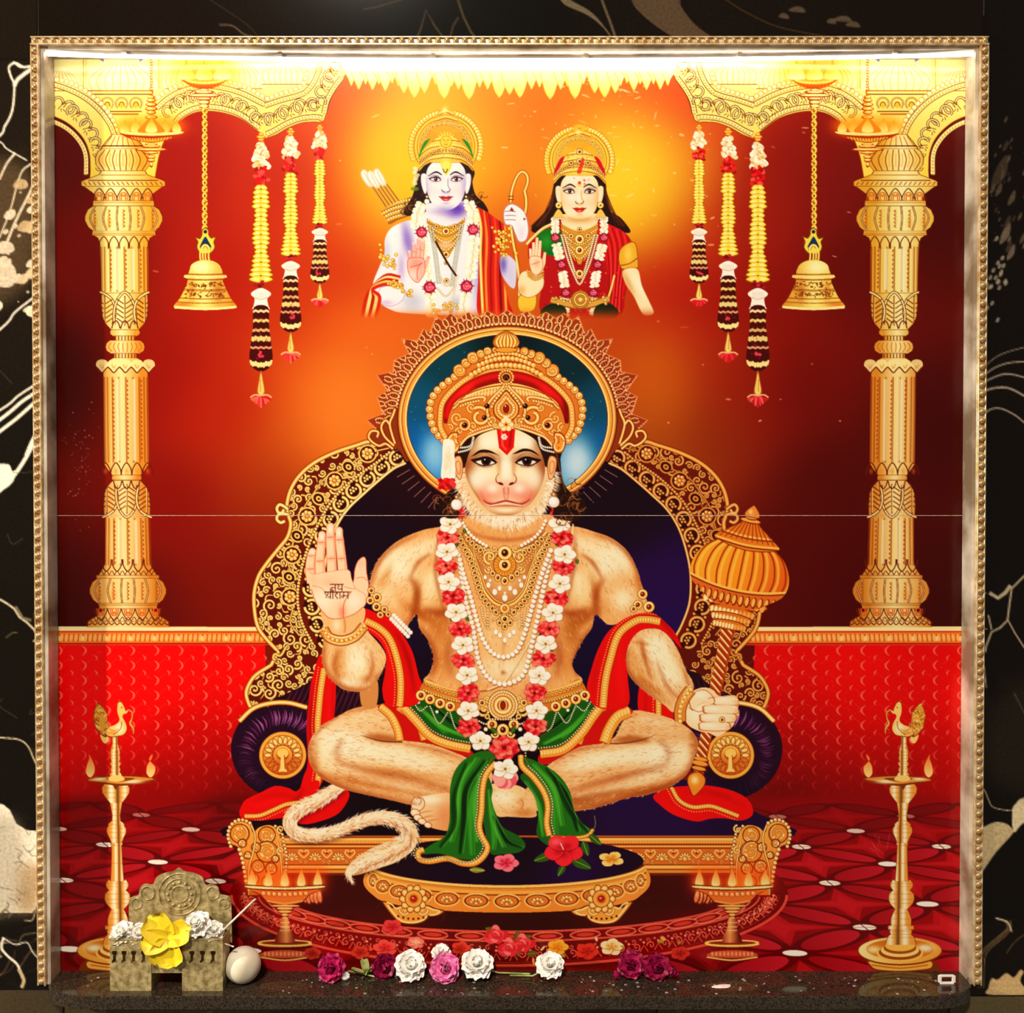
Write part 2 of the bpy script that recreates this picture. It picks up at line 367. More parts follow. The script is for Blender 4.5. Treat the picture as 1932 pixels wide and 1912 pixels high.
def lattice(cv_, mt_, parents, tol=.016, skip=(), y=None, pieces=()):
    """turn a drawing into mesh pieces in its plane: one mesh per drawn motif, coarse where the drawing is even"""
    img = np.clip(cv_.rgb, 0, 1); H, W = cv_.id.shape; ids = cv_.id
    Hn, Wn = ((H - 2) // 16) * 16 + 17, ((W - 2) // 16) * 16 + 17
    py, px = Hn - H, Wn - W
    img = np.pad(img, ((0, py), (0, px), (0, 0)), mode='edge'); ids = np.pad(ids, ((0, py), (0, px)), constant_values=0)
    faces = []; todo = np.ones(((Hn - 1) // 16, (Wn - 1) // 16), bool); s = 16
    while s >= 1:
        by, bx = np.nonzero(todo)
        if s > 1:
            Y, X = by * s, bx * s; c00, c01, c10, c11 = img[Y, X], img[Y, X + s], img[Y + s, X], img[Y + s, X + s]; i0 = ids[Y, X]
            ok = np.ones(len(Y), bool)
            st = 1 if s <= 4 else 2 if s == 8 else 3
            for dy in range(0, s + 1, 1 if s <= 4 else 1):
                for dx in range(0, s + 1):
                    k = np.nonzero(ok)[0]
                    if len(k) == 0: break
                    fy, fx = dy / s, dx / s
                    if dy < s and dx < s: good = ids[Y[k] + dy, X[k] + dx] == i0[k]
                    else: good = np.ones(len(k), bool)
                    e = np.abs(img[Y[k] + dy, X[k] + dx] - ((c00[k] * (1 - fx) + c01[k] * fx) * (1 - fy) + (c10[k] * (1 - fx) + c11[k] * fx) * fy)).max(1)
                    ok[k[(e > tol) | ~good]] = False
            faces.append((Y[ok], X[ok], np.full(ok.sum(), s)))
            nt = np.zeros((todo.shape[0] * 2, todo.shape[1] * 2), bool)
            for a in (0, 1):
                for b in (0, 1): nt[by[~ok] * 2 + a, bx[~ok] * 2 + b] = True
            todo = nt
        else: faces.append((by, bx, np.ones(len(by), int)))
        s //= 2
    Y = np.concatenate([f[0] for f in faces]); X = np.concatenate([f[1] for f in faces]); Sz = np.concatenate([f[2] for f in faces])
    fid = ids[np.minimum(Y, Hn - 1), np.minimum(X, Wn - 1)]
    out = {}
    if pieces:
        sub = ids[::4, ::4]; lab = np.zeros(sub.shape, np.int32); nxt = len(cv_.parts)
        names = {k: p_[0] for k, p_ in enumerate(cv_.parts) if p_}
        for i in [k for k, n_ in names.items() if n_ in pieces]:
            todo_ = set(zip(*np.nonzero(sub == i))); comps = []
            while todo_:
                st = [todo_.pop()]; cm = []
                while st:
                    a, b = st.pop(); cm.append((a, b))
                    for da in (-1, 0, 1):
                        for db in (-1, 0, 1):
                            if (a + da, b + db) in todo_: todo_.remove((a + da, b + db)); st.append((a + da, b + db))
                comps.append(cm)
            comps = sorted(comps, key=len, reverse=True); big = [cm for cm in comps if len(cm) > 5]
            if len(big) < 2: continue
            cen = [np.array(cm, float) for cm in big]
            k = np.nonzero(fid == i)[0]; pos = np.stack([(Y[k] + Sz[k] / 2) / 4, (X[k] + Sz[k] / 2) / 4], -1)
            best = np.zeros(len(k), int); bd = np.full(len(k), 1e9)
            mp = {ab: j for j, cm in enumerate(big) for ab in cm}
            for q_ in range(len(k)):
                ab = (int(pos[q_, 0]), int(pos[q_, 1])); j = None
                for da, db in ((0, 0), (1, 0), (0, 1), (-1, 0), (0, -1), (1, 1), (-1, -1), (1, -1), (-1, 1), (2, 0), (0, 2), (-2, 0), (0, -2)):
                    j = mp.get((ab[0] + da, ab[1] + db))
                    if j is not None: break
                if j is None: j = int(np.argmin([np.abs(cm[::7] - pos[q_]).sum(1).min() for cm in cen]))
                best[q_] = j
            for j in range(1, len(big)):
                cv_.parts.append(cv_.parts[i]); fid[k[best == j]] = len(cv_.parts) - 1
    for i in np.unique(fid):
        if i == 0 or i in skip: continue
        k = fid == i; y_, x_, s_ = Y[k], X[k], Sz[k]
        q = np.stack([y_ * Wn + x_, (y_ + s_) * Wn + x_, (y_ + s_) * Wn + x_ + s_, y_ * Wn + x_ + s_], 1)
        vi, inv = np.unique(q, return_inverse=True); inv = inv.reshape(-1)
        vy, vx = vi // Wn, vi % Wn
        u = np.minimum(cv_.bx0 + (vx + .0) * cv_.cell, cv_.bx1); v = np.minimum(cv_.by0 + (vy + .0) * cv_.cell, cv_.by1)
        co = np.zeros((len(vi), 3), np.float32); co[:, 0] = (u - UX) / UM; co[:, 1] = cv_.Yp if y is None else y; co[:, 2] = (UY - v) / UM
        me = bpy.data.meshes.new(cv_.parts[i][0]); n = len(q)
        me.vertices.add(len(vi)); me.vertices.foreach_set('co', co.ravel())
        me.loops.add(4 * n); me.loops.foreach_set('vertex_index', inv.astype(np.int32))
        me.polygons.add(n); me.polygons.foreach_set('loop_start', np.arange(0, 4 * n, 4, dtype=np.int32)); me.polygons.foreach_set('loop_total', np.full(n, 4, np.int32))
        me.update(calc_edges=True)
        at = me.color_attributes.new('Col', 'BYTE_COLOR', 'POINT'); cl = np.ones((len(vi), 4), np.float32); cl[:, :3] = img[vy, vx]; at.data.foreach_set('color_srgb', cl.ravel())
        o = link(me, cv_.parts[i][0], None, mt_); out[i] = o
        if cv_.parts[i][2]: o['label'] = cv_.parts[i][2]
    for i, o in out.items():
        pr = cv_.parts[i][1]; o.parent = out[pr] if pr in out else parents(o)
    return out, len(Y)
def ray(x, y):
    a = (x - CPX) / FPX; b = -(y - CPY) / FPX; c_, s_ = math.cos(PITCH), math.sin(PITCH)
    return Vector((a, c_ + b * s_, -s_ + b * c_))
EYE = Vector((CAM_X, -CAM_D, CAM_Z))
def on_z(x, y, z):
    d = ray(x, y); return EYE + d * ((z - EYE.z) / d.z)
def on_y(x, y, Y):
    d = ray(x, y); return EYE + d * ((Y - EYE.y) / d.y)
# ---------------------------------------------------------------- marble wall round the niche
WY = -0.027                                                    # wall face; the tiles lie 27 mm behind it
ZT = float(unproject(966, TILE_TOP)[1]); ZS = float(unproject(966, TILE_SEAM)[1]); ZB = float(unproject(966, TILE_LOW)[1])
wc = Cv((-420, -330, 2340, 2260), 2.3, WY)
c = wc
BLK, BL2 = '0b0704', '120c07'
rngw = np.random.default_rng(3)
def slab(poly, base, lab):
    i = c.part('marble_slab', None, lab); c.fill(poly, base); return i
g = .9
slab(P(f'-500,-500 {72-g},-500 {72-g},{112-g} -500,{112-g}'), '1a120a', None)
slab(P(f'{72+g},-500 {1857-g},-500 {1857-g},{103} {72+g},{103}'), field('72 100 140c06 400 60 160d07 900 50 0d0a07 1300 40 140d08 1800 60 120a06 900 -300 0d0a07'), 'black marble slab with brown swooping veins above the niche')
TOPI = c.cur
slab(P(f'-500,{112+g} 92,{112+g} 92,{1724-g} -500,{1724-g}'), field('0 300 1c140c 40 600 1a130c 40 900 14100a 40 1300 120e08 -300 900 140f0a'), 'black marble slab with white veins beside the left trim')
LFT = c.cur
slab(P(f'-500,{1724+g} 112,{1724+g} 112,{1868-g} -500,{1868-g}'), '140f0a', None); LF2 = c.cur
slab(P(f'{1857+g},-500 2500,-500 2500,{1731-g} {1825},{1731-g} 1825,103 {1857+g},103'), '0d0806', 'black marble slab with thin pale veins beside the right trim'); RGT = c.cur
slab(P(f'{1825},{1731+g} 2500,{1731+g} 2500,{1880-g} 1825,{1880-g}'), '110b06', None); RG2 = c.cur
for xa, xb, yy in ((-500, 120, 1868), (120, 640, 1868), (640, 1240, 1874), (1240, 1790, 1880), (1790, 2500, 1880)):
    slab(P(f'{xa+g},{yy+g} {xb-g},{yy+g} {xb-g},2600 {xa+g},2600'), field(f'{xa} 1900 5c5034 {xb} 1900 453a28 {(xa+xb)/2} 1890 6a5c3e {(xa+xb)/2} 2200 4a4030'), None)
    for k in range(26):
        x = rngw.uniform(xa, xb); y0 = rngw.uniform(yy + 4, 2100); q = L(f'{x},{y0} {x+rngw.normal(0,22)},{y0+18} {x+rngw.normal(8,30)},{y0+40} {x+rngw.normal(20,40)},{y0+66}', 5)
        c.push(P(f'{xa+g},{yy+g} {xb-g},{yy+g} {xb-g},2600 {xa+g},2600')); c.line(q, rngw.uniform(2, 12), rngw.choice(['a08c5c', '2a2014', '8a7444', 'c0a870']), rngw.uniform(.25, .8)); c.pop()
def vein(p, w, col, i, a=1.0, sm_=True):
    c.cur = i; c.keep = True; c.line(L(p, 5) if sm_ else P(p), w, col, a); c.keep = False
def patch(p, col, i, a=1.0, soft=0, sm_=True):
    c.cur = i; c.keep = True; c.fill(S(p, 5) if sm_ else P(p), col, a, soft); c.keep = False
Wt, Tn, Bn = 'fff4e0', 'c8b088', '5a4630'
# top slab
patch('1186,-60 1192,0 1214,30 1250,58 1290,80 1350,92 1420,96 1360,78 1318,52 1292,22 1284,0 1290,-60', '5a4632', TOPI, .9)
vein('1050,-20 1070,4 1112,26 1140,52 1163,84', [5, 14, 9, 3, 2], '6a5a44', TOPI); vein('1130,-20 1140,10 1155,50 1166,84', 5, '5c4c38', TOPI)
vein('783,84 795,55 805,20 820,48 836,70 850,74 856,50 866,34', 3.5, '4a3c28', TOPI, .9, False); vein('858,-20 868,10 876,34 890,62 908,84', 4.5, '4c4028', TOPI, .9, False); vein('686,18 705,16 740,6 760,0', 3, '3c3020', TOPI)
for x, y, r in ((1505, 18, 16), (1480, 30, 10), (1590, 36, 18), (1610, 46, 14), (1570, 40, 9), (1540, -10, 14)): patch(f'{x-r},{y+3} {x-r*.3},{y-4} {x+r*.6},{y-r*.2} {x+r},{y+6} {x},{y+6}', '6a5844', TOPI, .7)
vein('1370,0 1410,25 1470,52 1560,70 1640,80', 2.4, '4a3418', TOPI, .8); vein('380,-10 420,15 470,50 495,80', 2, '33281a', TOPI); vein('415,48 440,50 462,66 485,72', 3, '5c4c38', TOPI)
# left slab
for p, w_ in (('70,124 48,128 30,120 18,128 22,146 28,162 26,200 20,222 10,240 0,258 -60,300', 4), ('-60,240 0,268 14,282 52,304', 2.6), ('60,132 48,140 34,152 28,164', 7), ('26,118 40,128 60,126', 3), ('0,340 14,310 30,290', 4), ('10,470 30,420 60,360 72,330', 5), ('0,450 20,400 40,330 60,310', 3)): vein(p, w_, Wt, LFT, .95)
for k in range(90):
    x, y = rngw.uniform(-120, 72), rngw.normal(500, 62); r = rngw.exponential(4.5) + 1.2
    patch(f'{x-r},{y+r*.4} {x-r*.4},{y-r*.7} {x+r*.8},{y-r} {x+r},{y} {x+r*.1},{y+r*.8}', rngw.choice([Wt, Wt, 'e8d4b0']), LFT, .95)
for x, y, r in ((5, 515, 26), (12, 535, 15), (62, 500, 12), (40, 350, 14), (60, 380, 10), (50, 430, 16), (10, 470, 18)): patch(f'{x-r},{y+r*.3} {x-r*.4},{y-r*.7} {x+r*.7},{y-r*.6} {x+r},{y+r*.2} {x+r*.1},{y+r*.6}', rngw.choice([Wt, 'd8bc90']), LFT, .9)
patch('-150,330 20,300 68,360 70,470 30,560 -150,600', 'b08a5c', LFT, .35, 14)
vein('-150,740 0,624 28,592 55,570 74,556', 3.4, Wt, LFT); vein('-150,860 0,776 36,748 76,722', 3.6, Wt, LFT); vein('-150,900 0,794 44,758 76,738', 6, Wt, LFT); vein('-150,930 0,816 36,788 76,752', 6, Wt, LFT); vein('50,862 62,834 78,806', 6.5, Wt, LFT)
patch('-200,860 0,876 18,878 24,890 30,892 0,930 -200,1010', Wt, LFT); vein('-40,960 6,922 34,890 58,850 72,812', 7, Wt, LFT)
vein('0,1132 14,1140 28,1150 38,1166 52,1176 66,1190 74,1208 64,1212', 4, 'e8d8b8', LFT, .9, False); vein('30,1146 44,1168 60,1172', 6, 'a08c6c', LFT, .7, False); vein('12,1205 26,1195 34,1196', 1.6, '7a6a50', LFT)
vein('-120,1380 0,1393 36,1397 54,1410 66,1436 78,1458 90,1466', 2.6, 'd8c4a4', LFT)
for k in range(14): x = rngw.uniform(-60, 70); y = rngw.uniform(640, 1500); vein(f'{x},{y} {x+rngw.normal(6,10)},{y+rngw.normal(10,16)} {x+rngw.normal(20,16)},{y+rngw.normal(16,20)}', 1.4, '6a5a42', LFT, .6)
patch('-300,1500 -40,1508 8,1520 20,1530 32,1556 52,1568 92,1572 92,1660 80,1698 62,1724 -300,1724', 'fff0d8', LFT, 1, 0, False)
patch('-300,1560 0,1540 40,1580 45,1640 40,1724 -300,1724', 'a89c84', LFT, .55, 12); patch('40,1640 92,1640 78,1700 62,1724 40,1720', 'a87c48', LFT, .6, 10)
for k in range(22): x, y = rngw.uniform(-40, 60), rngw.uniform(1560, 1710); vein(f'{x},{y} {x+rngw.normal(6,8)},{y+rngw.normal(8,8)} {x+rngw.normal(14,10)},{y+rngw.normal(10,14)}', 1.5, '4a3c2c', LFT, .6)
for k in range(44):
    x = rngw.uniform(-60, 110); y = rngw.uniform(1726, 1862); vein(f'{x},{y} {x+rngw.normal(14,8)},{y-rngw.normal(14,10)} {x+rngw.normal(30,10)},{y-rngw.normal(26,14)}', rngw.uniform(1, 4), rngw.choice(['a08058', '6a5034', 'd8c4a0', '2a2018']), LF2, rngw.uniform(.3, .8))
vein('8,1770 4,1790 16,1806 34,1822 44,1848', 4.5, Wt, LF2); vein('8,1772 30,1784 52,1780 64,1800 88,1824', 2, Wt, LF2); vein('36,1830 46,1850 42,1866', 6, 'd8bc8c', LF2)
# right slab
for k in range(46):
    x, y = rngw.normal(1905, 22), rngw.choice([rngw.normal(310, 40), rngw.normal(420, 40)]); r = rngw.exponential(4) + 1.5
    patch(f'{x-r*.5},{y+r} {x-r*.2},{y-r*.4} {x+r*.7},{y-r*1.6} {x+r*.6},{y}', rngw.choice(['6a5846', '8a7662', '4a3c2e']), RGT, .7)
for k in range(22): x, y = rngw.normal(1880, 13), rngw.normal(520, 30); patch(f'{x-3},{y+3} {x-1},{y-4} {x+4},{y-6} {x+3},{y+1}', 'a89a86', RGT, .8)
for p, w_ in (('1848,716 1885,692 1932,684 2040,690', 2.6), ('1846,728 1885,710 1912,708 1960,722', 3), ('1848,744 1875,734 1905,734 1940,752', 4), ('1846,798 1866,776 1888,772 1915,784 1935,800', 3), ('1850,700 1890,670 1960,650', 1.6)): vein(p, w_, '9a8878', RGT)
for p, w_ in (('1990,1040 1932,1090 1910,1112 1906,1140 1902,1172 1888,1186 1872,1194 1862,1220 1860,1232', 3.4), ('1903,1172 1916,1196 1934,1224 1960,1250', 2.6), ('1850,1124 1862,1120', 2), ('1868,1120 1884,1130 1898,1120 1908,1106', 7), ('1866,1162 1872,1190', 3), ('1848,1188 1864,1188', 2), ('1846,1230 1858,1260 1862,1300', 2), ('1915,1310 1935,1350', 3)): vein(p, w_, 'c8b494', RGT, .9, False)
vein('1842,1478 1858,1492 1866,1510 1874,1524 1896,1530 1912,1530', 2, 'b8a484', RGT); patch('1830,1580 1862,1560 1880,1553 1900,1556 1911,1566 1912,1574 1880,1610 1856,1644 1832,1672', 'c8b084', RGT); patch('1911,1532 1918,1518 1936,1506 2010,1500 2010,1520 1936,1552 1914,1572', 'e0cca4', RGT)
patch('1850,1380 1900,1310 1960,1280 2040,1420 1960,1500 1870,1470', '241c12', RGT, .8, 12)
for d in (0, 5, 11): vein(f'{1846+d},1866 {1848+d},1812 {1858+d},1792 {1886+d},1768 {1902+d*.6},1752 {1896+d},1738', 1.6, 'a8845c', RG2, .9)
vein('1880,1734 1902,1742 1910,1760', 3, 'd8c0a0', RG2); vein('1900,1800 1920,1775 1960,1750', 1.4, '7a6248', RG2); patch('1866,1866 1872,1848 1884,1850 1900,1838 1914,1846 1926,1832 1932,1836 1926,1852 1936,1868 1940,1878 1866,1878', 'd8b47c', RG2)
c.cur = 0
nic = np.array([[-.604, ZB - .0166], [.604, ZB - .0166], [.604, ZT + .004], [-.604, ZT + .004]])
hole = np.stack([(UX + nic[:, 0] * UM - wc.bx0) / wc.cell, (UY - nic[:, 1] * UM - wc.by0) / wc.cell], -1).round().astype(int)
wc.id[hole[2, 1]:hole[0, 1], hole[0, 0]:hole[1, 0]] = 0
# joints: nothing drawn there, so the backing shows
wall = bpy.data.objects.new('wall_back', None); COL.objects.link(wall); tag(wall, 'black veined marble wall round the picture niche', None, None, 'structure')
M_marble = printmat('polished_marble', .09, .9, .18, 260)
wo, nwq = lattice(wc, M_marble, lambda o: wall, .02)
M_grout = mat('dark_joint', '1c150e', .8, col2='2c2218', scale=200)
bm = bmesh.new(); X0_, X1_ = (wc.bx0 - UX) / UM, (wc.bx1 - UX) / UM; Z1_, Z0_ = (UY - wc.by0) / UM, (UY - wc.by1) / UM
for a, b, c0, d0 in ((X0_, -.6045, Z0_, Z1_), (.6045, X1_, Z0_, Z1_), (-.6045, .6045, ZT + .0045, Z1_), (-.6045, .6045, Z0_, ZB - .0166)): box(bm, a, b, WY + .0012, .06, c0, d0)
bmobj(bm, 'wall_core', wall, M_grout)
# ---------------------------------------------------------------- niche returns (pale polished stone), shelf, beaded trims
M_ret = mat('pale_marble', 'efe4d2', .16, col2='8a7660', scale=14, fac=.5)
def returns(name, x0, x1, z0, z1, lab):
    bm = bmesh.new(); box(bm, x0, x1, WY - .001, .0, z0, z1, .0006); o = bmobj(bm, name, None, M_ret); tag(o, lab, None, None, 'structure'); return o
returns('trim_1', -.6045, -.6, ZB - .004, ZT, 'pale stone lining of the niche, darker side with the shadow')
returns('trim_2', .6, .6045, ZB - .004, ZT, 'pale stone lining of the niche, bright lit side')
returns('trim_3', -.6045, .6045, ZT, ZT + .0045, 'pale stone lining over the light strip')
M_gold = mat('gilt_moulding', 'f8e4c0', .3, .55, 'c89c60', 90, .5)
def trim(name, p0, p1, nrm, lab, pitch=.0115):
    """moulding with a row of beads; p0, p1 = (x, z) ends, nrm = outward direction in the wall"""
    root = bpy.data.objects.new(name, None); COL.objects.link(root); tag(root, lab, None, None, 'structure')
    p0, p1, n = Vector((p0[0], 0, p0[1])), Vector((p1[0], 0, p1[1])), Vector((nrm[0], 0, nrm[1])); d = (p1 - p0); ln = d.length; d.normalize()
    def strip(a, b, ya, yb, nm):
        bm = bmesh.new(); q = [p0 + n * a, p1 + n * a, p1 + n * b, p0 + n * b]
        lo = [bm.verts.new((v.x, ya, v.z)) for v in q]; hi = [bm.verts.new((v.x, yb, v.z)) for v in q]
        bm.faces.new(lo); bm.faces.new(hi[::-1])
        for i in range(4): bm.faces.new((lo[i], lo[(i + 1) % 4], hi[(i + 1) % 4], hi[i]))
        bmesh.ops.recalc_face_normals(bm, faces=bm.faces); bmesh.ops.bevel(bm, geom=bm.edges[:], offset=.0005, segments=1, affect='EDGES'); bmobj(bm, nm, root, M_gold)
    strip(0, .0118, WY, WY - .002, 'moulding_base'); strip(.0, .0022, WY - .002, WY - .006, 'moulding_rail'); strip(.0098, .0118, WY - .002, WY - .0045, 'moulding_rail')
    bm = bmesh.new(); bmesh.ops.create_uvsphere(bm, u_segments=8, v_segments=6, radius=1.0)
    for v in bm.verts: v.co = Vector((v.co.x * .0042, v.co.y * .0042, v.co.z * .0046))
    me = bpy.data.meshes.new('bead'); bm.to_mesh(me); bm.free(); me.shade_smooth(); me.materials.append(M_gold)
    k = int(ln / pitch)
    for i in range(k):
        q = p0 + d * (ln * (i + .5) / k) + n * .006; o = bpy.data.objects.new('bead', me); COL.objects.link(o); o.parent = root; o.location = (q.x, WY - .0035, q.z)
        o.rotation_euler = (0, math.atan2(d.x, d.z) + math.pi / 2, 0)
    return root
trim('trim_4', (-.6045, ZB - .004), (-.6045, ZT + .0045), (-1, 0), 'gilt beaded moulding on the side with white veined marble')
trim('trim_5', (.6045, ZB - .004), (.6045, ZT + .0045), (1, 0), 'gilt beaded moulding on the side with dark marble')
trim('trim_6', (-.616, ZT + .0045), (.616, ZT + .0045), (0, 1), 'gilt beaded moulding along the top of the niche')
# shelf of speckled granite with rounded front corners
M_shelf = mat('speckled_granite', '17120d', .1, col2='4c4034', scale=420, fac=.4)
M_edge = mat('polished_edge', '3a3228', .1, col2='564a3c', scale=300, fac=.5)
SF = -.066
def shelf_outline(o=0.0):
    p = [(-.6, 0.0), (.6, 0.0), (.6 - o, -.03)]
    for k in range(13): t = math.pi / 2 * k / 12; p.append((.533 + (.067 - o) * math.cos(t), -.03 - (-SF - .03 - o) * math.sin(t)))
    for k in range(13): t = math.pi / 2 * (1 - k / 12); p.append((-.533 - (.067 - o) * math.cos(t), -.03 - (-SF - .03 - o) * math.sin(t)))
    p.append((-.6 + o, -.03)); return p
bm = bmesh.new(); th = .0165
for o_, za, zb in ((0, -th, -.0012), (.0012, -.0012, 0.0)):
    pass
rings = []
for o_, z_ in ((.0, -th), (.0, -.0012), (.0012, 0.0)): rings.append([bm.verts.new((x, y, ZB + z_)) for x, y in shelf_outline(o_)])
for a, b in zip(rings[:-1], rings[1:]):
    for i in range(len(a)): bm.faces.new((a[i], a[(i + 1) % len(a)], b[(i + 1) % len(b)], b[i]))
bm.faces.new(rings[-1]); bm.faces.new(rings[0][::-1]); bmesh.ops.recalc_face_normals(bm, faces=bm.faces)
shelf = bmobj(bm, 'offering_shelf', None, M_shelf); tag(shelf, 'dark speckled granite ledge with rounded corners under the mural', 'shelf')
# ---------------------------------------------------------------- light strip along the niche ceiling
M_led = mat('light_strip_glow', 'ffffff', .4, emit='fff0e4', estr=15.0)
strip_o = thing('light_strip', (0, -.02, ZT), 'glowing white light strip bowed along the top of the niche', 'light strip')
pts = []
for k in range(49):
    t = -1 + 2 * k / 48; pts.append((t * .598, -.0245 + .0185 * (1 - t * t) ** .9, ZT - .0032 - .0))
M_white = mat('white_plastic', 'f4f0e8', .4)
def ribbon3(pts_, w_, za, zb, nm, m_, tilt=0.0):
    bm = bmesh.new(); prev = None
    for x, y, z in pts_:
        q = [bm.verts.new((x, y + .02 - w_, za - tilt)), bm.verts.new((x, y + .02 + w_, za + tilt)), bm.verts.new((x, y + .02 + w_, zb + tilt)), bm.verts.new((x, y + .02 - w_, zb))]
        if prev:
            for a in range(4): bm.faces.new((prev[a], prev[(a + 1) % 4], q[(a + 1) % 4], q[a]))
        else: bm.faces.new(q)
        prev = q
    bm.faces.new(prev[::-1]); bmesh.ops.recalc_face_normals(bm, faces=bm.faces); return bmobj(bm, nm, strip_o, m_)
ribbon3(pts, .0040, -.0030, 0.0, 'strip_channel', M_white)
ribbon3(pts, .0032, -.0052, -.0031, 'glowing_strip', M_led)
for k in range(4, 48, 8): x, y, z = pts[k]; bm = bmesh.new(); box(bm, x - .003, x + .003, y + .02 - .0062, y + .02 - .0041, -.0034, .0, .0003); bmobj(bm, 'fixing_clip', strip_o, M_white)
cv = Cv()
c = cv
FULL = P('60,60 1880,60 1880,1880 60,1880')
# backdrop
BACK = c.part('printed_backdrop', None, 'maroon backdrop with orange and yellow glow')
c.fill(FULL, field('110 300 500403 110 700 3a0202 110 1150 3a0202 190 480 6e0a05 330 300 961a0e 420 520 a01c0a 300 700 8a1006 420 760 a82a08 320 950 7e0d05 '
 '240 1130 5c0604 480 1080 741205 560 560 b2340e 640 480 b83010 560 330 aa2412 640 250 c8401c 680 190 cc4a22 700 250 e88a28 740 320 f0b028 800 215 e89428 '
 '700 420 d8701c 660 380 cc4c18 930 200 e07c2a 960 300 e88a24 960 420 c85a1c 1040 230 d8702c 1200 300 f2bc34 1185 380 f0b42c 1250 400 d88a24 1270 300 e07830 1230 190 d65a34 1290 200 d04a34 '
 '1300 420 a82c14 1260 520 a81c0c 1340 560 8e0c06 1270 620 b84416 650 590 cc5818 700 650 d8742a 640 740 e07c2c 660 800 d88430 590 830 c86a24 560 900 a44c14 520 960 8a300a 680 700 e08a3c '
 '1230 690 c0681c 1260 770 a8641c 1240 830 a05a18 1330 700 a03c0c 1330 800 7c2c08 1400 720 881808 1450 560 7a0804 1430 400 8c1a0e 1480 300 86180e 1570 330 701410 1600 500 5c0604 1500 720 660402 1560 900 500202 '
 '1480 1050 560402 1620 1100 4c0202 1770 400 460403 1770 800 440203 1780 1140 3e0202', reg=105.0))
c.blob(800, 290, 150, 160, 'ffd040', .75); c.blob(1180, 330, 130, 130, 'ffd84a', .75); c.blob(740, 330, 70, 110, 'ffc838', .5); c.blob(655, 790, 90, 120, 'f09a40', .6); c.blob(1240, 720, 70, 90, 'c8781c', .5); c.blob(700, 620, 90, 50, 'e0702a', .5)
# small pale flecks over the backdrop
for k in range(150):
    x, y = (rng.normal(1190, 130), rng.normal(255, 75)) if k < 90 else (rng.uniform(230, 1750), rng.uniform(200, 800))
    if k >= 90 and 300 < x < 640: x += 900
    l = min(9, rng.exponential(3) + 1.5)
    c.fill(ell(x, y, l, rng.uniform(1, 2.2), rng.normal(0, 14) + (90 if k % 9 == 0 else 0), 10), 'ffe0b0', rng.uniform(.15, .6), own=False)
for k in range(70): c.dot(rng.normal(150, 16), rng.normal(880, 50), rng.uniform(.8, 1.8), 'c0a090', rng.uniform(.2, .7), own=False)  # pale dots painted as glints of wet spots on the glaze
BGC = c.rgb.copy()
def bgcol(X, Y): return BGC[np.clip(((Y - BY0) / CELL).astype(int), 0, CH - 1), np.clip(((X - BX0) / CELL).astype(int), 0, CW - 1)]
# ledge and damask wall
WALL = c.part('printed_damask_wall', None, 'bright red wall with pale scale pattern')
for flip in (0, 1):
    fx = (lambda q: mir(q, flip))
    c.fill(fx(P('60,1210 500,1210 520,1640 60,1640')), field('110 1240 e00508 300 1260 f20a0a 450 1260 f00a0a 250 1330 ee0808 450 1330 d60606 300 1400 b80505 450 1400 a00505 300 1470 8c0303 300 1520 780202 450 1500 6c0202' if not flip else
        '1820 1240 d60406 1620 1260 e20808 1470 1260 d60808 1650 1340 d80606 1470 1340 b80505 1650 1410 a80404 1470 1410 8c0404 1640 1480 800303 1600 1540 720202 1480 1510 620202'))
    for j in range(22):
        for i in range(20):
            x = 112 + i * 45.6 / 2; y = 1228 + j * 14.1
            if (i + j) % 2: continue
            fade = max(0, 1 - max(0, (y - 1370)) / 150) * .75
            if x > 500 or fade <= .05: continue
            if j % 2 == 0:
                p = L(f'{x-3},{y-9} {x+4},{y-3} {x+4},{y+4} {x-2},{y+10}', 3)
                c.line(fx(p), [1, 4.5, 1], 'f08a72', fade)
                c.line(fx(L(f'{x+5},{y} {x+12},{y-8} {x+20},{y-13}', 3)), 1.3, 'e04a3c', fade * .7)
            else:
                c.line(fx(L(f'{x-2},{y-5} {x+3},{y} {x+1},{y+5}', 3)), [1, 4, 1], 'f08a72', fade * .9)
                c.line(fx(L(f'{x+3},{y+3} {x+9},{y+9} {x+16},{y+12}', 3)), 1.2, 'e04a3c', fade * .6)
    for k in range(160):
        x, y = rng.uniform(115, 490), rng.uniform(1230, 1400); c.dot(*fx(np.array([[x, y]]))[0], rng.uniform(.8, 1.8), 'f05040', .5)
LEDGE = c.part('printed_ledge', None, 'cream and orange carved ledge')
for flip in (0, 1):
    fx = (lambda q: mir(q, flip)); o = 1.5 if flip else 0
    c.fill(fx(P('60,1183 520,1184 520,1218 60,1218')), 'b8381a'); c.fill(fx(P('60,1193 520,1193 520,1214 60,1214')), 'f08a3c')
    c.fill(fx(P('60,1183 520,1184 520,1192 60,1191')), 'ffe9b0'); c.fill(fx(P('60,1191 520,1192 520,1195 60,1194')), 'c05020')
    for k in range(50):
        x = 108 + k * 9
        c.fill(fx(ell(x, 1204, 3.2, 7, 12)), 'ffc878', .85); c.line(fx(P(f'{x+4.5},1197 {x+4},1212')), 1.2, 'a03a14', .8)
        if k % 5 == 0: c.fill(fx(ell(x + 4, 1206, 3, 5)), 'ffe0a0', .9)
    c.line(fx(P('60,1215 520,1215')), 1.6, '8a0806'); c.line(fx(P('60,1217.5 520,1217.5')), 1.4, 'e8604a', .7)
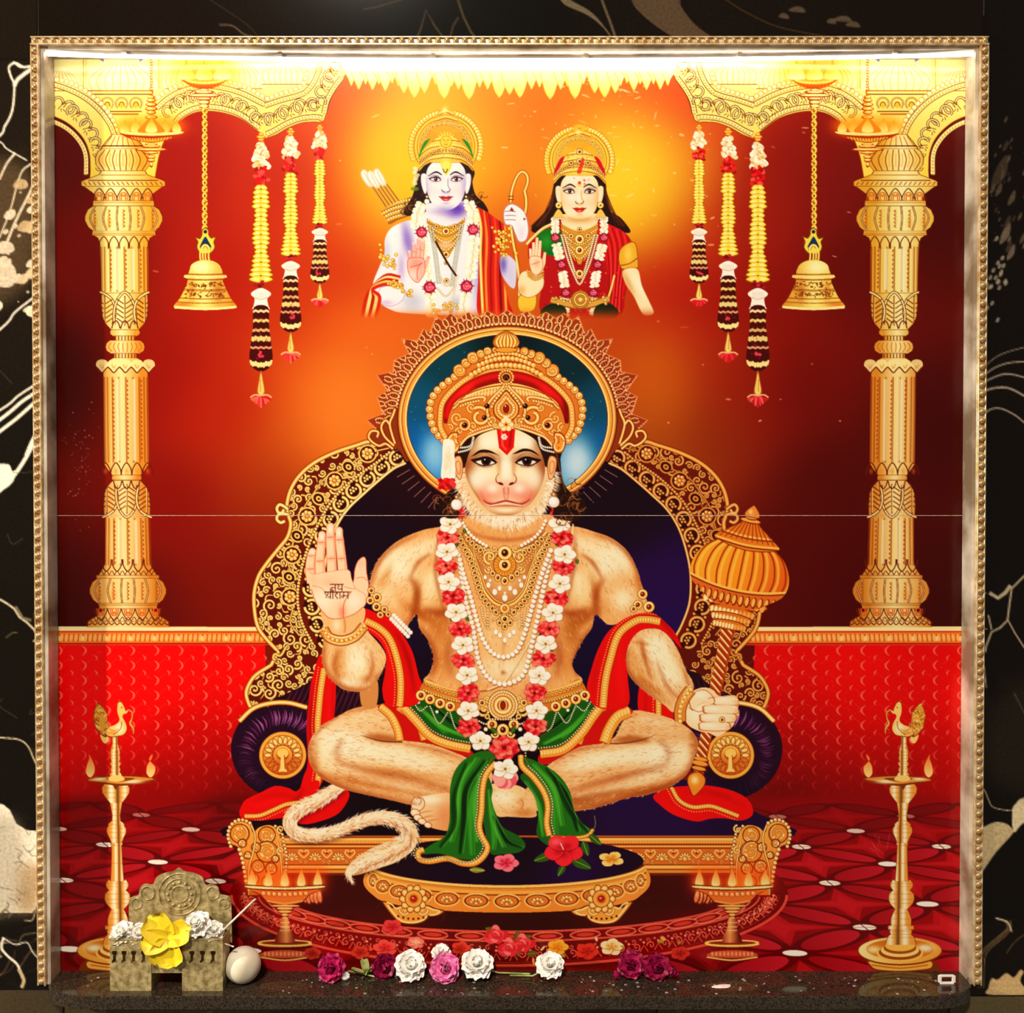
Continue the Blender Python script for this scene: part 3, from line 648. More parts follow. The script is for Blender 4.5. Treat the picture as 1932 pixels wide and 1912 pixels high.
# carpet floor
FLOOR = c.part('printed_carpet_floor', None, 'dark red carpet with oval pattern and white studs')
c.fill(P('60,1505 1880,1505 1880,1880 60,1880'), field('110 1540 760204 300 1540 8a0306 110 1700 780206 110 1800 6e0206 450 1560 5c0204 500 1650 4a0303 300 1700 8c0410 700 1800 6c0206 960 1800 5c0204 1300 1800 6c0208 1480 1700 7a0408 1650 1550 86040a 1800 1600 8c040a 1800 1750 90040c 1600 1800 8c040c'), soft=9)
def homog(src, dst):
    A = []
    for (i, j), (x, y) in zip(src, dst):
        A.append([i, j, 1, 0, 0, 0, -x * i, -x * j, -x]); A.append([0, 0, 0, i, j, 1, -y * i, -y * j, -y])
    h = np.linalg.svd(np.array(A, float))[2][-1].reshape(3, 3); return h / h[2, 2]
def ap(Hm, ij):
    q = np.c_[np.asarray(ij, float), np.ones(len(ij))] @ Hm.T
    return q[:, :2] / q[:, 2:], q[:, 2]
HR = homog([(0, 0), (0, 1), (0, 2), (1, 1), (1, 2), (2, 2), (2, 3), (3, 3), (4, 3)], [(1467, 1542), (1615, 1569), (1778, 1599), (1515, 1599), (1674, 1631), (1565, 1667), (1750, 1706), (1633, 1751), (1500, 1800)])
HL = homog([(0, 0), (1, 0), (1, 1), (2, 1), (3, 1), (2, 2), (0, 1)], [(268, 1539), (360, 1566), (197, 1595), (300, 1627), (407, 1664), (120, 1662), (110, 1565)])
for Hm, xa, xb in ((HL, 90, 640), (HR, 1290, 1840)):
    def inb(ij):
        q, w = ap(Hm, ij); sgn = np.sign(ap(Hm, [(1, 1)])[1][0])
        return (w * sgn > .12).all() and q[:, 0].min() > xa - 130 and q[:, 0].max() < xb + 130 and q[:, 1].min() > 1505 and q[:, 1].max() < 1990
    for i in range(-6, 10):
        for j in range(-6, 10):
            st = []
            for k in range(24):
                t = 2 * math.pi * k / 24; r = .12 + .34 * abs(math.cos(2 * t)) ** 3 if k % 6 else .5
                st.append((i + .5 + r * math.cos(t + math.pi / 4 * 0), j + .5 + r * math.sin(t)))
            sq = np.array([(i + .5 + .44 * a, j + .5 + .44 * b) for a, b in ((1, 0), (.3, .3), (0, 1), (-.3, .3), (-1, 0), (-.3, -.3), (0, -1), (.3, -.3))])
            sq = np.array([(i + .5 + a, j + .5 + b) for a, b in ((.36, .36), (.16, 0), (.36, -.36), (0, -.16), (-.36, -.36), (-.16, 0), (-.36, .36), (0, .16))])
            if inb(sq):
                q = ap(Hm, sq)[0]; cx_, cy_ = q.mean(0)
                br = min(1, max(.25, (cy_ - 1530) / 90)) * (1 if not (500 < cx_ < 1440) else .4) * (.55 if cx_ < 195 else 1)  # far left dimmed: shadow of the niche edge painted into the pattern
                c.fill(q, 'b81c2a', .68 * br); c.fill(q * .62 + q.mean(0) * .38, 'c42834', .4 * br)
            for hz in (0, 1):
                e = ell(0, 0, .36, .15, n=22); e = e if hz else e[:, ::-1]
                g = e + ((i + .5, j) if hz else (i, j + .5))
                if inb(g):
                    q = ap(Hm, g)[0]; cx_, cy_ = q.mean(0); br = min(1, max(.25, (cy_ - 1525) / 90)) * (.55 if cx_ < 195 else 1)  # ovals at far left carry the same painted niche shadow
                    c.fill(ap(Hm, (g - g.mean(0)) * 1.32 + g.mean(0))[0], '5c0206', .85); c.fill(q, lg(cx_ - 60, cy_, '9c1220', cx_ + 60, cy_, 'c0283a'), .85 * br)
    for i in range(-6, 10):
        for j in range(-6, 10):
            g = ell(i, j, .12, .12, n=20)
            if not inb(g): continue
            q, w = ap(Hm, g); m = q.mean(0)
            if not (xa < m[0] < xb and 1530 < m[1] < 1830): continue
            rx = 17 * (1 + (m[1] - 1560) * .0016); ry = rx * .235
            br = min(1, max(.45, (m[1] - 1500) / 90))
            c.fill(ell(m[0], m[1], rx, ry, 2), 'fff6e8', br)
            if (i + j) % 2 == 0: c.line(P(f'{m[0]-rx*.3},{m[1]-ry} {m[0]+rx*.3},{m[1]+ry}')[:, :], 1.6, '5a0a0a'); c.line(P(f'{m[0]-rx},{m[1]} {m[0]+rx},{m[1]}'), .9, 'b06050')
# oval rug under the throne
RUG = c.part('printed_oval_rug', None, 'round dark rug with pink lattice border')
c.fill(ell(961, 1690, 527, 136), field('440 1720 7c0606 520 1760 8a0808 700 1800 780606 960 1815 6c0505 1250 1800 7c0606 1480 1720 6c0505 960 1760 5c0404'))
PK = 'e8705a'
def arc(rx, ry, a0, a1, n=60): return ell(961, 1690, rx, ry, 0, n, a0, a1)
c.line(arc(524, 133, 0, 180), 5, 'e0604c', .9); c.line(arc(510, 127, 0, 180), 1.6, 'a02018', .9)
for k in range(96):
    a = 2 + k * 176 / 95
    p = arc(500, 112, a, a + 1.7, 2)[0]; p2 = arc(500, 120, a, a + 1.7, 2)[0]
    if k % 2 == 0: spiral(c, p[0], p[1], 8, a * 3 + (k % 3) * 40, 1.1, 2.2, 1 if k % 4 else -1, PK, None, None)
    else: c.line(np.array([p2 + (-7, 4), p + (0, -2), p2 + (8, 3)]), 2, PK, .9); c.dot(p[0], p[1] - 7, 2.4, 'f8a888', .9)
    q = arc(488, 98, a, a + 1, 2)[0]
    if k % 2: c.dot(q[0], q[1], 2.2, 'f08a70', .8)
    else: spiral(c, q[0], q[1] + 2, 6, a * 5, 1, 1.8, -1, PK, None, None)
c.line(arc(473, 87, 2, 178), 3.2, 'e06a50', .9)
for k in range(19):
    a = 6 + k * 168 / 18; p = arc(450, 78.5, a, a + 1, 2)[0]; r = -math.degrees(math.atan2(78 * math.cos(math.radians(a)), 450 * math.sin(math.radians(a))))
    c.fill(ell(p[0], p[1], 29, 7.5, r), 'c8402e', .95); c.fill(ell(p[0], p[1], 25, 5.2, r), '7c0c0a'); c.fill(ell(p[0], p[1], 17, 3.6, r), 'd8553e', .8); c.line(ell(p[0], p[1], 29, 7.5, r, 20), 1.5, 'f09a80', .9)
c.fill(ell(961, 1690, 427, 69), field('560 1680 4a0505 700 1710 4e0a06 960 1740 3a0a06 1200 1715 4a0805 1340 1690 5a0605 960 1690 2e0404'))
c.line(arc(427, 69, 4, 176), 3.6, 'e0604c', .95)
for k in range(22): c.line(P(f'{700+k*25+rng.normal(0,9)},{1700+rng.normal(0,16)} {725+k*25},{1701+rng.normal(0,14)}'), rng.uniform(1, 3), '8a3a28', .35)
# ---- arches, pillars, hanging things (drawn for the left half; the right half is the same drawing flipped)
LN = '64220a'
def pillar(c):
    cx = lambda y: 229.3 + y * .0113
    def sec(rows, col=None, ed=LN):
        p = np.array([[cx(y) - h, y] for y, h in rows] + [[cx(y) + h, y] for y, h in rows[::-1]])
        m = cx(rows[0][0]); h = max(r[1] for r in rows)
        yb = rows[0][0]; k = min(1, max(0, (yb - 500) / 600)) * .55
        mixc = lambda a, b: C(a) * (1 - k) + C(b) * k
        f0, f1, f2 = mixc('d9a040', 'b87c30'), mixc('fff7c0', 'fdeab0'), mixc('f4cf6a', 'e4b45c')
        def f(X, Y):
            t = np.clip((X - m + h) / (2 * h), 0, 1)[..., None]
            w = np.clip(1 - np.abs(t - .42) / .42, 0, 1) ** .7
            return f0 * (1 - w) + f1 * w * .75 + f2 * w * .25
        c.fill(p, ed); q = np.array([[cx(y) - max(h - 1.4, 1), y + .6] for y, h in rows] + [[cx(y) + max(h - 1.4, 1), y + .6] for y, h in rows[::-1]])
        c.fill(q, f)
        return p
    def hl(y, h, w=2, col=LN): c.line(P(f'{cx(y)-h},{y} {cx(y)+h},{y}'), w, col)
    def flutes(y0, y1, h0, h1, n=9, wav=True):
        for i in range(-n // 2 + 1, n // 2 + 1):
            t = i / (n / 2); sx = math.sin(t * 1.45)
            p = P(f'{cx(y0)+h0*sx},{y0} {cx(y1)+h1*sx},{y1}')
            c.line(p, 1.5, '8a3e0c', .9); c.line(p + (2.2, 0), 1.1, 'b06a1e', .7)
        for sx in (-.62, 0, .62) if wav else ():
            yy = np.arange(y0 + 8, y1 - 4, 8.5)
            for y in yy:
                x = cx(y) + sx * (h0 + h1) / 2 + (2.4 if sx >= 0 else 2)
                c.line(L(f'{x-2},{y-3} {x+1.6},{y} {x-1.6},{y+3}', 3), [.6, 2.6, .6], '9a4a12', .95)
        for sx in (-.33, .36): c.line(P(f'{cx(y0)+h0*sx},{y0+4} {cx(y1)+h1*sx},{y1-4}'), 6, 'fffbe0', .55)
    # crown of the column
    sec([(254, 20), (258, 24), (268, 33), (281, 42)]);
    for k in range(-3, 4): c.line(L(f'{cx(262)+k*7},258 {cx(275)+k*12},278', 3), 1.4, 'a8561a')
    hl(276, 40, 2)
    sec([(281, 40), (286, 48), (298, 53), (311, 52), (323, 42)])
    for k in np.linspace(-.85, .85, 8): c.line(L(f'{cx(283)+k*40},283 {cx(302)+k*54},302 {cx(322)+k*42},322', 4), 1.8, '8a3e0c')
    for k in np.linspace(-.75, .75, 7): c.line(L(f'{cx(290)+k*46},290 {cx(302)+k*52},303 {cx(316)+k*44},316', 4), 2.2, 'e89a3a', .6)
    sec([(323, 42), (330, 46), (340, 74), (343, 80), (350, 80), (353, 74)])
    hl(341, 66, 1.6); hl(331, 43, 1.3, 'b06a1e')
    for k in range(-8, 9): c.line(L(f'{cx(344)+k*9-3},344 {cx(349)+k*9+2},350', 2), 1.6, '8a3e0c')
    sec([(352, 75), (357, 68), (366, 56), (374, 52), (379, 51)])
    for k in range(-2, 3):
        x = cx(370) + k * 26 * (1 - abs(k) * .06)
        for q, w, col in ((13, 2, LN), (8.5, 1.8, 'b0641e'), (4.5, 2.4, 'd8722a')): c.line(L(f'{x-q},379 {x-q*.75},368 {x},{379-q*1.75} {x+q*.75},368 {x+q},379', 4), w, col)
    sec([(379, 58), (388, 59)]); hl(383, 56, 1.2, 'b06a1e')
    def gourd(y0, y1, hm, he):
        ym = (y0 + y1) / 2; H_ = y1 - y0
        sec([(y0, he), (y0 + H_ * .15, he + (hm - he) * .65), (ym - 4, hm), (ym + 4, hm), (y1 - H_ * .15, he + (hm - he) * .6), (y1, he)])
        for t in (-.92, -.56, -.19, .19, .56, .92):
            c.line(L(f'{cx(y0)+t*he},{y0} {cx(ym)+t*hm*.93},{ym} {cx(y1)+t*he},{y1}', 5), 3.6, LN); c.line(L(f'{cx(y0)+t*he},{y0} {cx(ym)+t*hm*.93},{ym} {cx(y1)+t*he},{y1}', 5), 1.2, 'ffe9a0')
        for t in (-.74, -.37, 0, .37, .74):
            for y in np.arange(y0 + 10, y1 - 5, 7): c.line(L(f'{cx(y)+t*hm-2},{y-2} {cx(y)+t*hm+2},{y} {cx(y)+t*hm-2},{y+3}', 3), 1.8, '9a4a12', .9)
            if t < 0: c.blob(cx(ym) + t * hm, ym + 8, 5, 12, 'c87a28', .4)
    gourd(389, 436, 74, 58)
    sec([(436, 60), (444, 61)]); hl(441, 58, 1.2, 'b06a1e')
    sec([(444, 58), (449, 50), (460, 46), (556, 45)]); flutes(466, 552, 45, 45)
    for k in range(-2, 3):
        x = cx(452) + k * 19; c.line(L(f'{x-8},470 {x-8},458 {x},447 {x+8},458 {x+8},470', 4), 2, LN)
    # leaf calyx
    def calyx(y0, y1, up):
        s_ = 1 if up else -1; ya = y0 if up else y1
        Y = lambda d: ya + s_ * d
        rows = [(0, 44), (22, 45), (46, 43), (58, 37), (69, 27)]
        rr = [(Y(d), h) for d, h in rows]; sec(rr if up else rr[::-1])
        for k in (-1, 0, 1):
            x = cx(Y(30)) + k * 38
            pl = L(f'{x-20+k*4},{Y(60)} {x-20},{Y(34)} {x-13},{Y(12)} {x+k*9},{Y(-1)} {x+13},{Y(12)} {x+20},{Y(34)} {x+20-k*-4},{Y(60)}', 5)
            c.push(np.array([[cx(Y(0)) - 47, Y(-6)], [cx(Y(0)) + 47, Y(-6)], [cx(Y(46)) + 43, Y(46)], [cx(Y(69)) + 27, Y(69)], [cx(Y(69)) - 27, Y(69)], [cx(Y(46)) - 43, Y(46)]]))
            c.line(pl, 5.5, LN); c.line(pl, 2.6, 'fff0a8')
            c.line(P(f'{x},{Y(6)} {x},{Y(62)}'), 2.4, LN); c.line(P(f'{x-.8},{Y(8)} {x-.8},{Y(60)}'), 1.1, 'fff0a8')
            for q in range(5):
                d = 14 + q * 9
                for sx in (-1, 1): c.line(L(f'{x+sx*2},{Y(d+7)} {x+sx*8},{Y(d+3)} {x+sx*15},{Y(d-2)}', 3), 2, LN, .9)
            c.pop()
        for k in (-1, 0, 1): c.line(L(f'{cx(Y(66))+k*17-8},{Y(68)} {cx(Y(66))+k*17-5},{Y(58)} {cx(Y(66))+k*17},{Y(53)} {cx(Y(66))+k*17+5},{Y(58)} {cx(Y(66))+k*17+8},{Y(68)}', 4), 2.2, LN)
    calyx(553, 622, True)
    sec([(623, 27), (625, 29), (630, 29), (634, 24)]); sec([(634, 21), (644, 20)])
    for k in range(-3, 4): c.line(P(f'{cx(639)+k*6},635 {cx(639)+k*6},643'), 1.8, LN)
    sec([(643, 30), (648, 36), (655, 38), (662, 36), (667, 28)])
    for k in np.linspace(-.8, .8, 8): c.line(L(f'{cx(655)+k*33},647 {cx(655)+k*39},656 {cx(655)+k*30},665', 3), 1.5, 'b86a24')
    sec([(667, 22), (677, 22)])
    for k in range(-3, 4): c.line(P(f'{cx(672)+k*6},668 {cx(672)+k*6},676'), 1.8, LN)
    sec([(676, 24), (682, 33), (690, 39), (700, 43), (730, 43), (876, 43), (884, 38), (897, 28)])
    flutes(712, 874, 42, 42)
    for k in range(-2, 3):
        x = cx(695) + k * 22
        c.fill(S(f'{x-11},692 {x-9},682 {x},679 {x+9},682 {x+11},692 {x},704', 5), 'fff0ac', .85); c.line(L(f'{x-11},693 {x-6},698 {x},704 {x+6},698 {x+11},693', 4), 2.3, LN)
        c.line(L(f'{x-4},688 {x},696 {x+3},690', 3), 1.5, 'c88430', .8)
    for k in range(-2, 3):
        x = cx(885) + k * 20; c.line(L(f'{x-10},897 {x-8},885 {x},874 {x+8},885 {x+10},897', 4), 2.2, LN); c.blob(x, 890, 4, 6, 'd8923c', .5)
    sec([(897, 26), (899, 29), (905, 29), (908, 25)])
    sec([(906, 26), (914, 35), (925, 41), (950, 42), (1060, 43), (1070, 46), (1080, 52), (1087, 57)]); flutes(978, 1068, 42, 44)
    calyx(907, 976, False)
    for k in range(-2, 3):
        x = cx(1070) + k * 20; c.line(L(f'{x-9},1056 {x-8},1068 {x},1079 {x+8},1068 {x+9},1056', 4), 2.2, LN)
    for k in range(-5, 6): c.line(L(f'{cx(1082)+k*10-5},1086 {cx(1082)+k*10},1078 {cx(1082)+k*10+5},1086', 3), 1.5, LN)
    sec([(1086, 60), (1092, 60)]); gourd(1092, 1139, 73, 58)
    sec([(1139, 57), (1143, 57)]); sec([(1142, 56), (1149, 55)])
    sec([(1149, 45), (1155, 49), (1163, 60), (1170, 73), (1174, 77)])
    for k in range(-2, 3):
        x = cx(1160) + k * 26
        for q, w, col in ((13, 2, LN), (8, 1.8, 'b0641e'), (4, 2.4, 'd8722a')): c.line(L(f'{x-q},1149 {x-q*.7},1160 {x},{1149+q*1.7} {x+q*.7},1160 {x+q},1149', 4), w, col)
    for k in range(-6, 7): c.line(L(f'{cx(1170)+k*11-5},1173 {cx(1170)+k*11},1165 {cx(1170)+k*11+5},1173', 3), 1.5, LN)
    sec([(1173, 77), (1184, 78)])
    for k in range(-7, 8): c.line(L(f'{cx(1178)+k*10.5-5},1175 {cx(1178)+k*10.5},1180 {cx(1178)+k*10.5+5},1175', 3), 2, LN)
def archpart(c):
    A = P('60,80 660,80 657,128 646,152 628,180 618,209 612,228 603,231')
    edge = np.vstack([L('660,128 646,152 628,180 618,209 612,228'), L('605,231 585,231 568,233 544,242 521,255 497,263'), L('490,250 484,246 455,225 424,214 392,210 366,214 343,227 318,252 302,290 293,336'),
                      P('170,342'), L('171,322 169,290 157,261 131,235 101,220 60,210')])
    c.fill(np.vstack([P('60,80 662,80'), edge]), lg(0, 110, 'fff3a4', 0, 330, 'f6cf5c'))
    c.line(edge, 1.6, '9a4a10')
    # domes of the row above
    for x, hw, y0, y1 in ((112, 34, 128, 172), (228, 62, 116, 172), (352, 40, 118, 168), (452, 44, 116, 168), (540, 46, 118, 160)):
        c.fill(S(f'{x-hw},{y1} {x-hw*1.08},{y1-20} {x-hw*.8},{y0+12} {x-hw*.3},{y0} {x+hw*.3},{y0} {x+hw*.8},{y0+12} {x+hw*1.08},{y1-20} {x+hw},{y1}', 5), 'fff6b0')
        for k in np.linspace(-.9, .9, 9): c.line(L(f'{x+k*hw*.5},{y0+6} {x+k*hw*1.06},{y1-22} {x+k*hw*.95},{y1}', 4), 1.4, 'd09a34', .8)
        c.line(P(f'{x-hw},{y1} {x+hw},{y1}'), 2, 'b06a1c')
    for x in (190, 270): c.fill(P(f'{x-8},108 {x+8},108 {x+(6 if x<228 else -6)},118'), '6a60c8', .9)
    for x in (158, 300): c.line(P(f'{x},108 {x},168'), 2.2, 'c89030', .8); c.line(P(f'{x+5},108 {x+5},168'), 1.4, 'c89030', .6)
    c.fill(P('166,172 284,172 280,184 172,184'), 'fbe48a'); c.line(P('164,172 290,172'), 2, 'a05a18'); c.line(P('170,178.5 284,178.5'), 2, LN)
    c.fill(P('180,182 276,182 262,212 200,212'), 'f8dc7c')
    for x in (203, 230, 257):
        c.line(ell(x, 196, 11, 11, 0, 20, 130, 410), 3, LN); c.line(ell(x, 196, 11, 11, 0, 20, 130, 410), 1.2, 'fff0a8'); c.fill(ell(x, 199, 5, 6), 'eeb84c'); c.line(ell(x, 199, 5, 6, 0, 12, 160, 380), 1.4, LN)
    c.line(P('196,211 268,211'), 2, LN); c.line(P('205,216 262,216'), 3, 'b8621c')
    # beaded ribs
    def rib(p, bd=True):
        p = np.asarray(p)
        c.line(p, 10.5, LN); c.line(p, 7.6, 'fff0a2'); c.line(p + (0, 2), 1, 'd8a040', .8)
        q, ang = along(p, 6.2)
        for (x, y), a in zip(q, ang): c.line(xf(P('-1,-2 1,2'), x, y, 1, a), 1.2, 'b06a20')
    def brow(p):
        for x, y in along(p, 9.5)[0]: bead(c, x, y, 4.4, 'fff2a4', 'fffce0', 'a8601c')
    ribL = L('60,156 100,160 136,172 165,188 190,210 208,235 217,257'); brow(L('60,142 100,149 136,158 166,175 194,199 214,228 220,246')); rib(ribL)
    ribC = L('296,205 318,186 345,172 386,163 424,167 460,178 500,198'); brow(L('292,190 315,173 345,160 386,152 430,155 466,166 504,187')); rib(ribC)
    ribD = L('500,200 530,190 560,182 576,176'); rib(ribD); brow(L('505,187 530,178 556,170 572,160 580,140'))
    rib(L('576,176 590,160 600,140 606,118')); rib(L('608,224 601,222 585,222 565,225 541,234 518,247 503,254')); rib(L('490,242 455,217 424,206 392,202 366,206 343,218 330,232')); rib(L('163,330 162,292 150,266 128,244 100,230 60,222'))
    rib(L('612,215 618,190 630,168 646,146'))
    def palm(x, y, r, rot):
        for q, w, col in ((1, 5, LN), (1, 2.2, 'fff2a8')):
            for sx in (-1, 1):
                t = np.linspace(0, 1, 16); an = t * 4.6; rr = r * (1 - .62 * t)
                p = np.stack([sx * (r * .95 - rr * np.cos(an)) * .62, -rr * np.sin(an) * .8 + r * .1], -1)
                c.line(xf(p, x, y, 1, rot), w, col)
        for a in (-35, 0, 35):
            p = xf(L('0,.55 -.12,.1 0,-.35 .12,.1', 3), 0, 0, r, a)
            c.fill(xf(p, x, y, 1, rot), 'ffe88a'); c.line(xf(p, x, y, 1, rot), 1.3, LN)
    for x, y, r, a in ((120, 200, 17, 20), (146, 218, 17, 38), (168, 245, 16, 55), (182, 278, 14, 75), (188, 310, 9, 90),
                       (325, 205, 15, -40), (350, 188, 16, -22), (378, 184, 15, -6), (408, 186, 15, 8), (437, 194, 16, 20), (466, 208, 16, 30), (492, 225, 15, 10),
                       (520, 222, 16, -22), (548, 210, 17, -15), (578, 200, 18, -5), (600, 196, 13, -30), (612, 165, 16, -60), (628, 135, 16, -60)): palm(x, y, r * 1.3, a)
def hlamp(c):
    RB = 'a83a10'
    for k in range(12): c.line(ell(286 + (k % 2), 116 + k * 5.2, 2.2, 3.3, 0, 10), 1.5, 'c8641c')
    for y, h in ((176, 4), (184, 7), (190, 9), (198, 11), (206, 12), (213, 9), (222, 12)):
        c.fill(ell(286, y, h, 4.2), RB); c.fill(ell(285, y - .6, h * .8, 2.8), 'f6c45a'); c.fill(ell(283, y - 1, h * .35, 1.6), 'fff2b0')
    def flame(x, y, w, h, a=1):
        c.blob(x, y - h * .4, w * 1.6, h * .75, 'f88a20', .55 * a)
        c.fill(S(f'{x-w*.5},{y} {x-w*.55},{y-h*.3} {x-w*.12},{y-h*.75} {x},{y-h} {x+w*.12},{y-h*.75} {x+w*.55},{y-h*.3} {x+w*.5},{y}', 5), lg(0, y - h, 'f8a030', 0, y, 'fff6a8'))
    for x, h in ((236, 24), (256, 28), (312, 28), (334, 24)): flame(x, 249, 14, h)
    c.fill(S('262,250 270,236 282,224 290,224 302,236 310,250', 4), 'd88424'); flame(286, 250, 18, 30)
    c.fill(S('226,250 240,252 286,254 332,252 346,249 340,256 320,264 286,270 252,264 232,256', 4), RB)
    c.fill(S('230,249 286,252 344,249 336,254 286,257 238,254', 4), 'ffe08a'); c.fill(S('248,259 286,262 324,259 312,265 286,268 260,265', 4), 'f0b048')
    for k in range(-6, 7): c.line(P(f'{286+k*6},258 {286+k*5},266'), 1.6, '9a3a10')
    for y, h, q in ((273, 12, 3), (277, 18, 3), (283, 31, 3.6), (289, 14, 3), (297, 8, 4), (303, 7, 4), (311, 3.5, 6)):
        c.fill(ell(286, y, h, q), RB); c.fill(ell(286, y - .8, h * .86, q * .55), 'fcd878')
    # dish above the bell
    c.fill(S('344,150 386,153 428,150 420,158 404,166 386,168 368,166 352,158', 4), RB); c.fill(S('350,151 386,154 424,151 414,157 386,160 360,157', 4), 'fff0a0')
    for k in range(-5, 6): c.line(P(f'{386+k*6},158 {386+k*5},165'), 1.6, 'b06a20')
    for x in (352, 386, 420): flame(x, 150, 26, 38)
    for y, h, q in ((171, 9, 3), (175, 18, 3), (181, 32, 3.6), (187, 14, 3), (194, 11, 5), (201, 9, 5)): c.fill(ell(386, y, h, q), RB); c.fill(ell(385, y - .8, h * .85, q * .6), 'fff0a0')
def bellpart(c):
    for k in range(19):
        y = 209 + k * 12.4
        if k % 2: c.fill(ell(387, y, 5.4, 6.8), 'a85c14'); c.fill(ell(386.6, y - .5, 4.4, 5.6), 'fbdc6c'); c.fill(ell(387, y, 1.7, 3), '7a3a10')
        else:
            c.fill(ell(387, y, 5.6, 7.6), 'a86416'); c.line(ell(387, y, 4, 6, 0, 14), 3, 'f6d860'); c.dot(385.6, y - 2, 1.4, 'fffad0')
    yl = 'f4d65c'
    c.fill(S('381,443 382,434 388,430 394,434 395,443 400,449 409,446 405,456 407,467 401,477 394,480 382,480 374,476 371,466 373,456 368,448 377,450', 4), '7a4a10')
    c.fill(S('382.5,444 383,436 388,432 393,436 393.5,444 399,451 406,449 403,457 405,467 400,475 394,478 382,478 376,474 373,466 375,457 371,450 378,452', 4), yl)
    c.dot(388, 438, 3.6, '1c2a3c'); c.fill(S('377,468 382,456 388,447 394,456 400,468 392,464 384,464', 3), '153a5c')
    c.line(ell(388, 476, 8, 13, 0, 20, 190, 350), 5.5, '7a4a10'); c.line(ell(388, 476, 8, 13, 0, 20, 190, 350), 3.4, 'ffe88c')
    for x in (379, 384, 389, 395): c.line(L(f'{x},470 {x-1},484 {x+1},497', 3), 3.2, 'f6d870')
    B = np.vstack([L('388,491 374,493 362,500 358,511 355,519'), P('349,519 347,524 355,527'), L('354,534 346,552 338,566 329,577 330,583'), L('345,584 388,586 430,584 447,582'), L('447,577 438,566 430,552 422,534 421,527'), P('429,524 427,519 421,519'), L('420,511 414,500 402,493 388,491')])
    c.fill(B, '7a3a10'); c.push(B)
    c.fill(B, lg(330, 0, 'f0c050', 447, 0, 'd08a30', 'ffe48a'))
    c.blob(380, 505, 20, 10, 'fff8c0', .9); c.blob(362, 548, 8, 24, 'b0541c', .45); c.blob(412, 550, 10, 24, 'a04c18', .5); c.blob(345, 575, 20, 5, 'd0542c', .6)
    for y, w in ((517, 2), (527, 2.2), (546, 1.6), (548.5, 1), (563, 1.6), (571, 1.4)): c.line(L(f'325,{y-1} 388,{y+2} 450,{y-1}', 4), w, '8a4412')
    for k in range(90):
        x, y = rng.uniform(350, 425), rng.choice([536, 540, 554, 558]) + rng.normal(0, 2.6)
        c.line(xf(P('-2.5,0 2.5,0'), x, y, 1, rng.uniform(0, 180)), 1.7, '6a2c0c', .85)
    for k in range(-9, 10): bead(c, 388 + k * 4.3, 524 + abs(k) * -.15, 1.8, 'ffe490', 'fffbe0', None)
    c.line(L('329,580 388,584 447,580', 4), 4.5, 'ffeaa0'); c.pop()
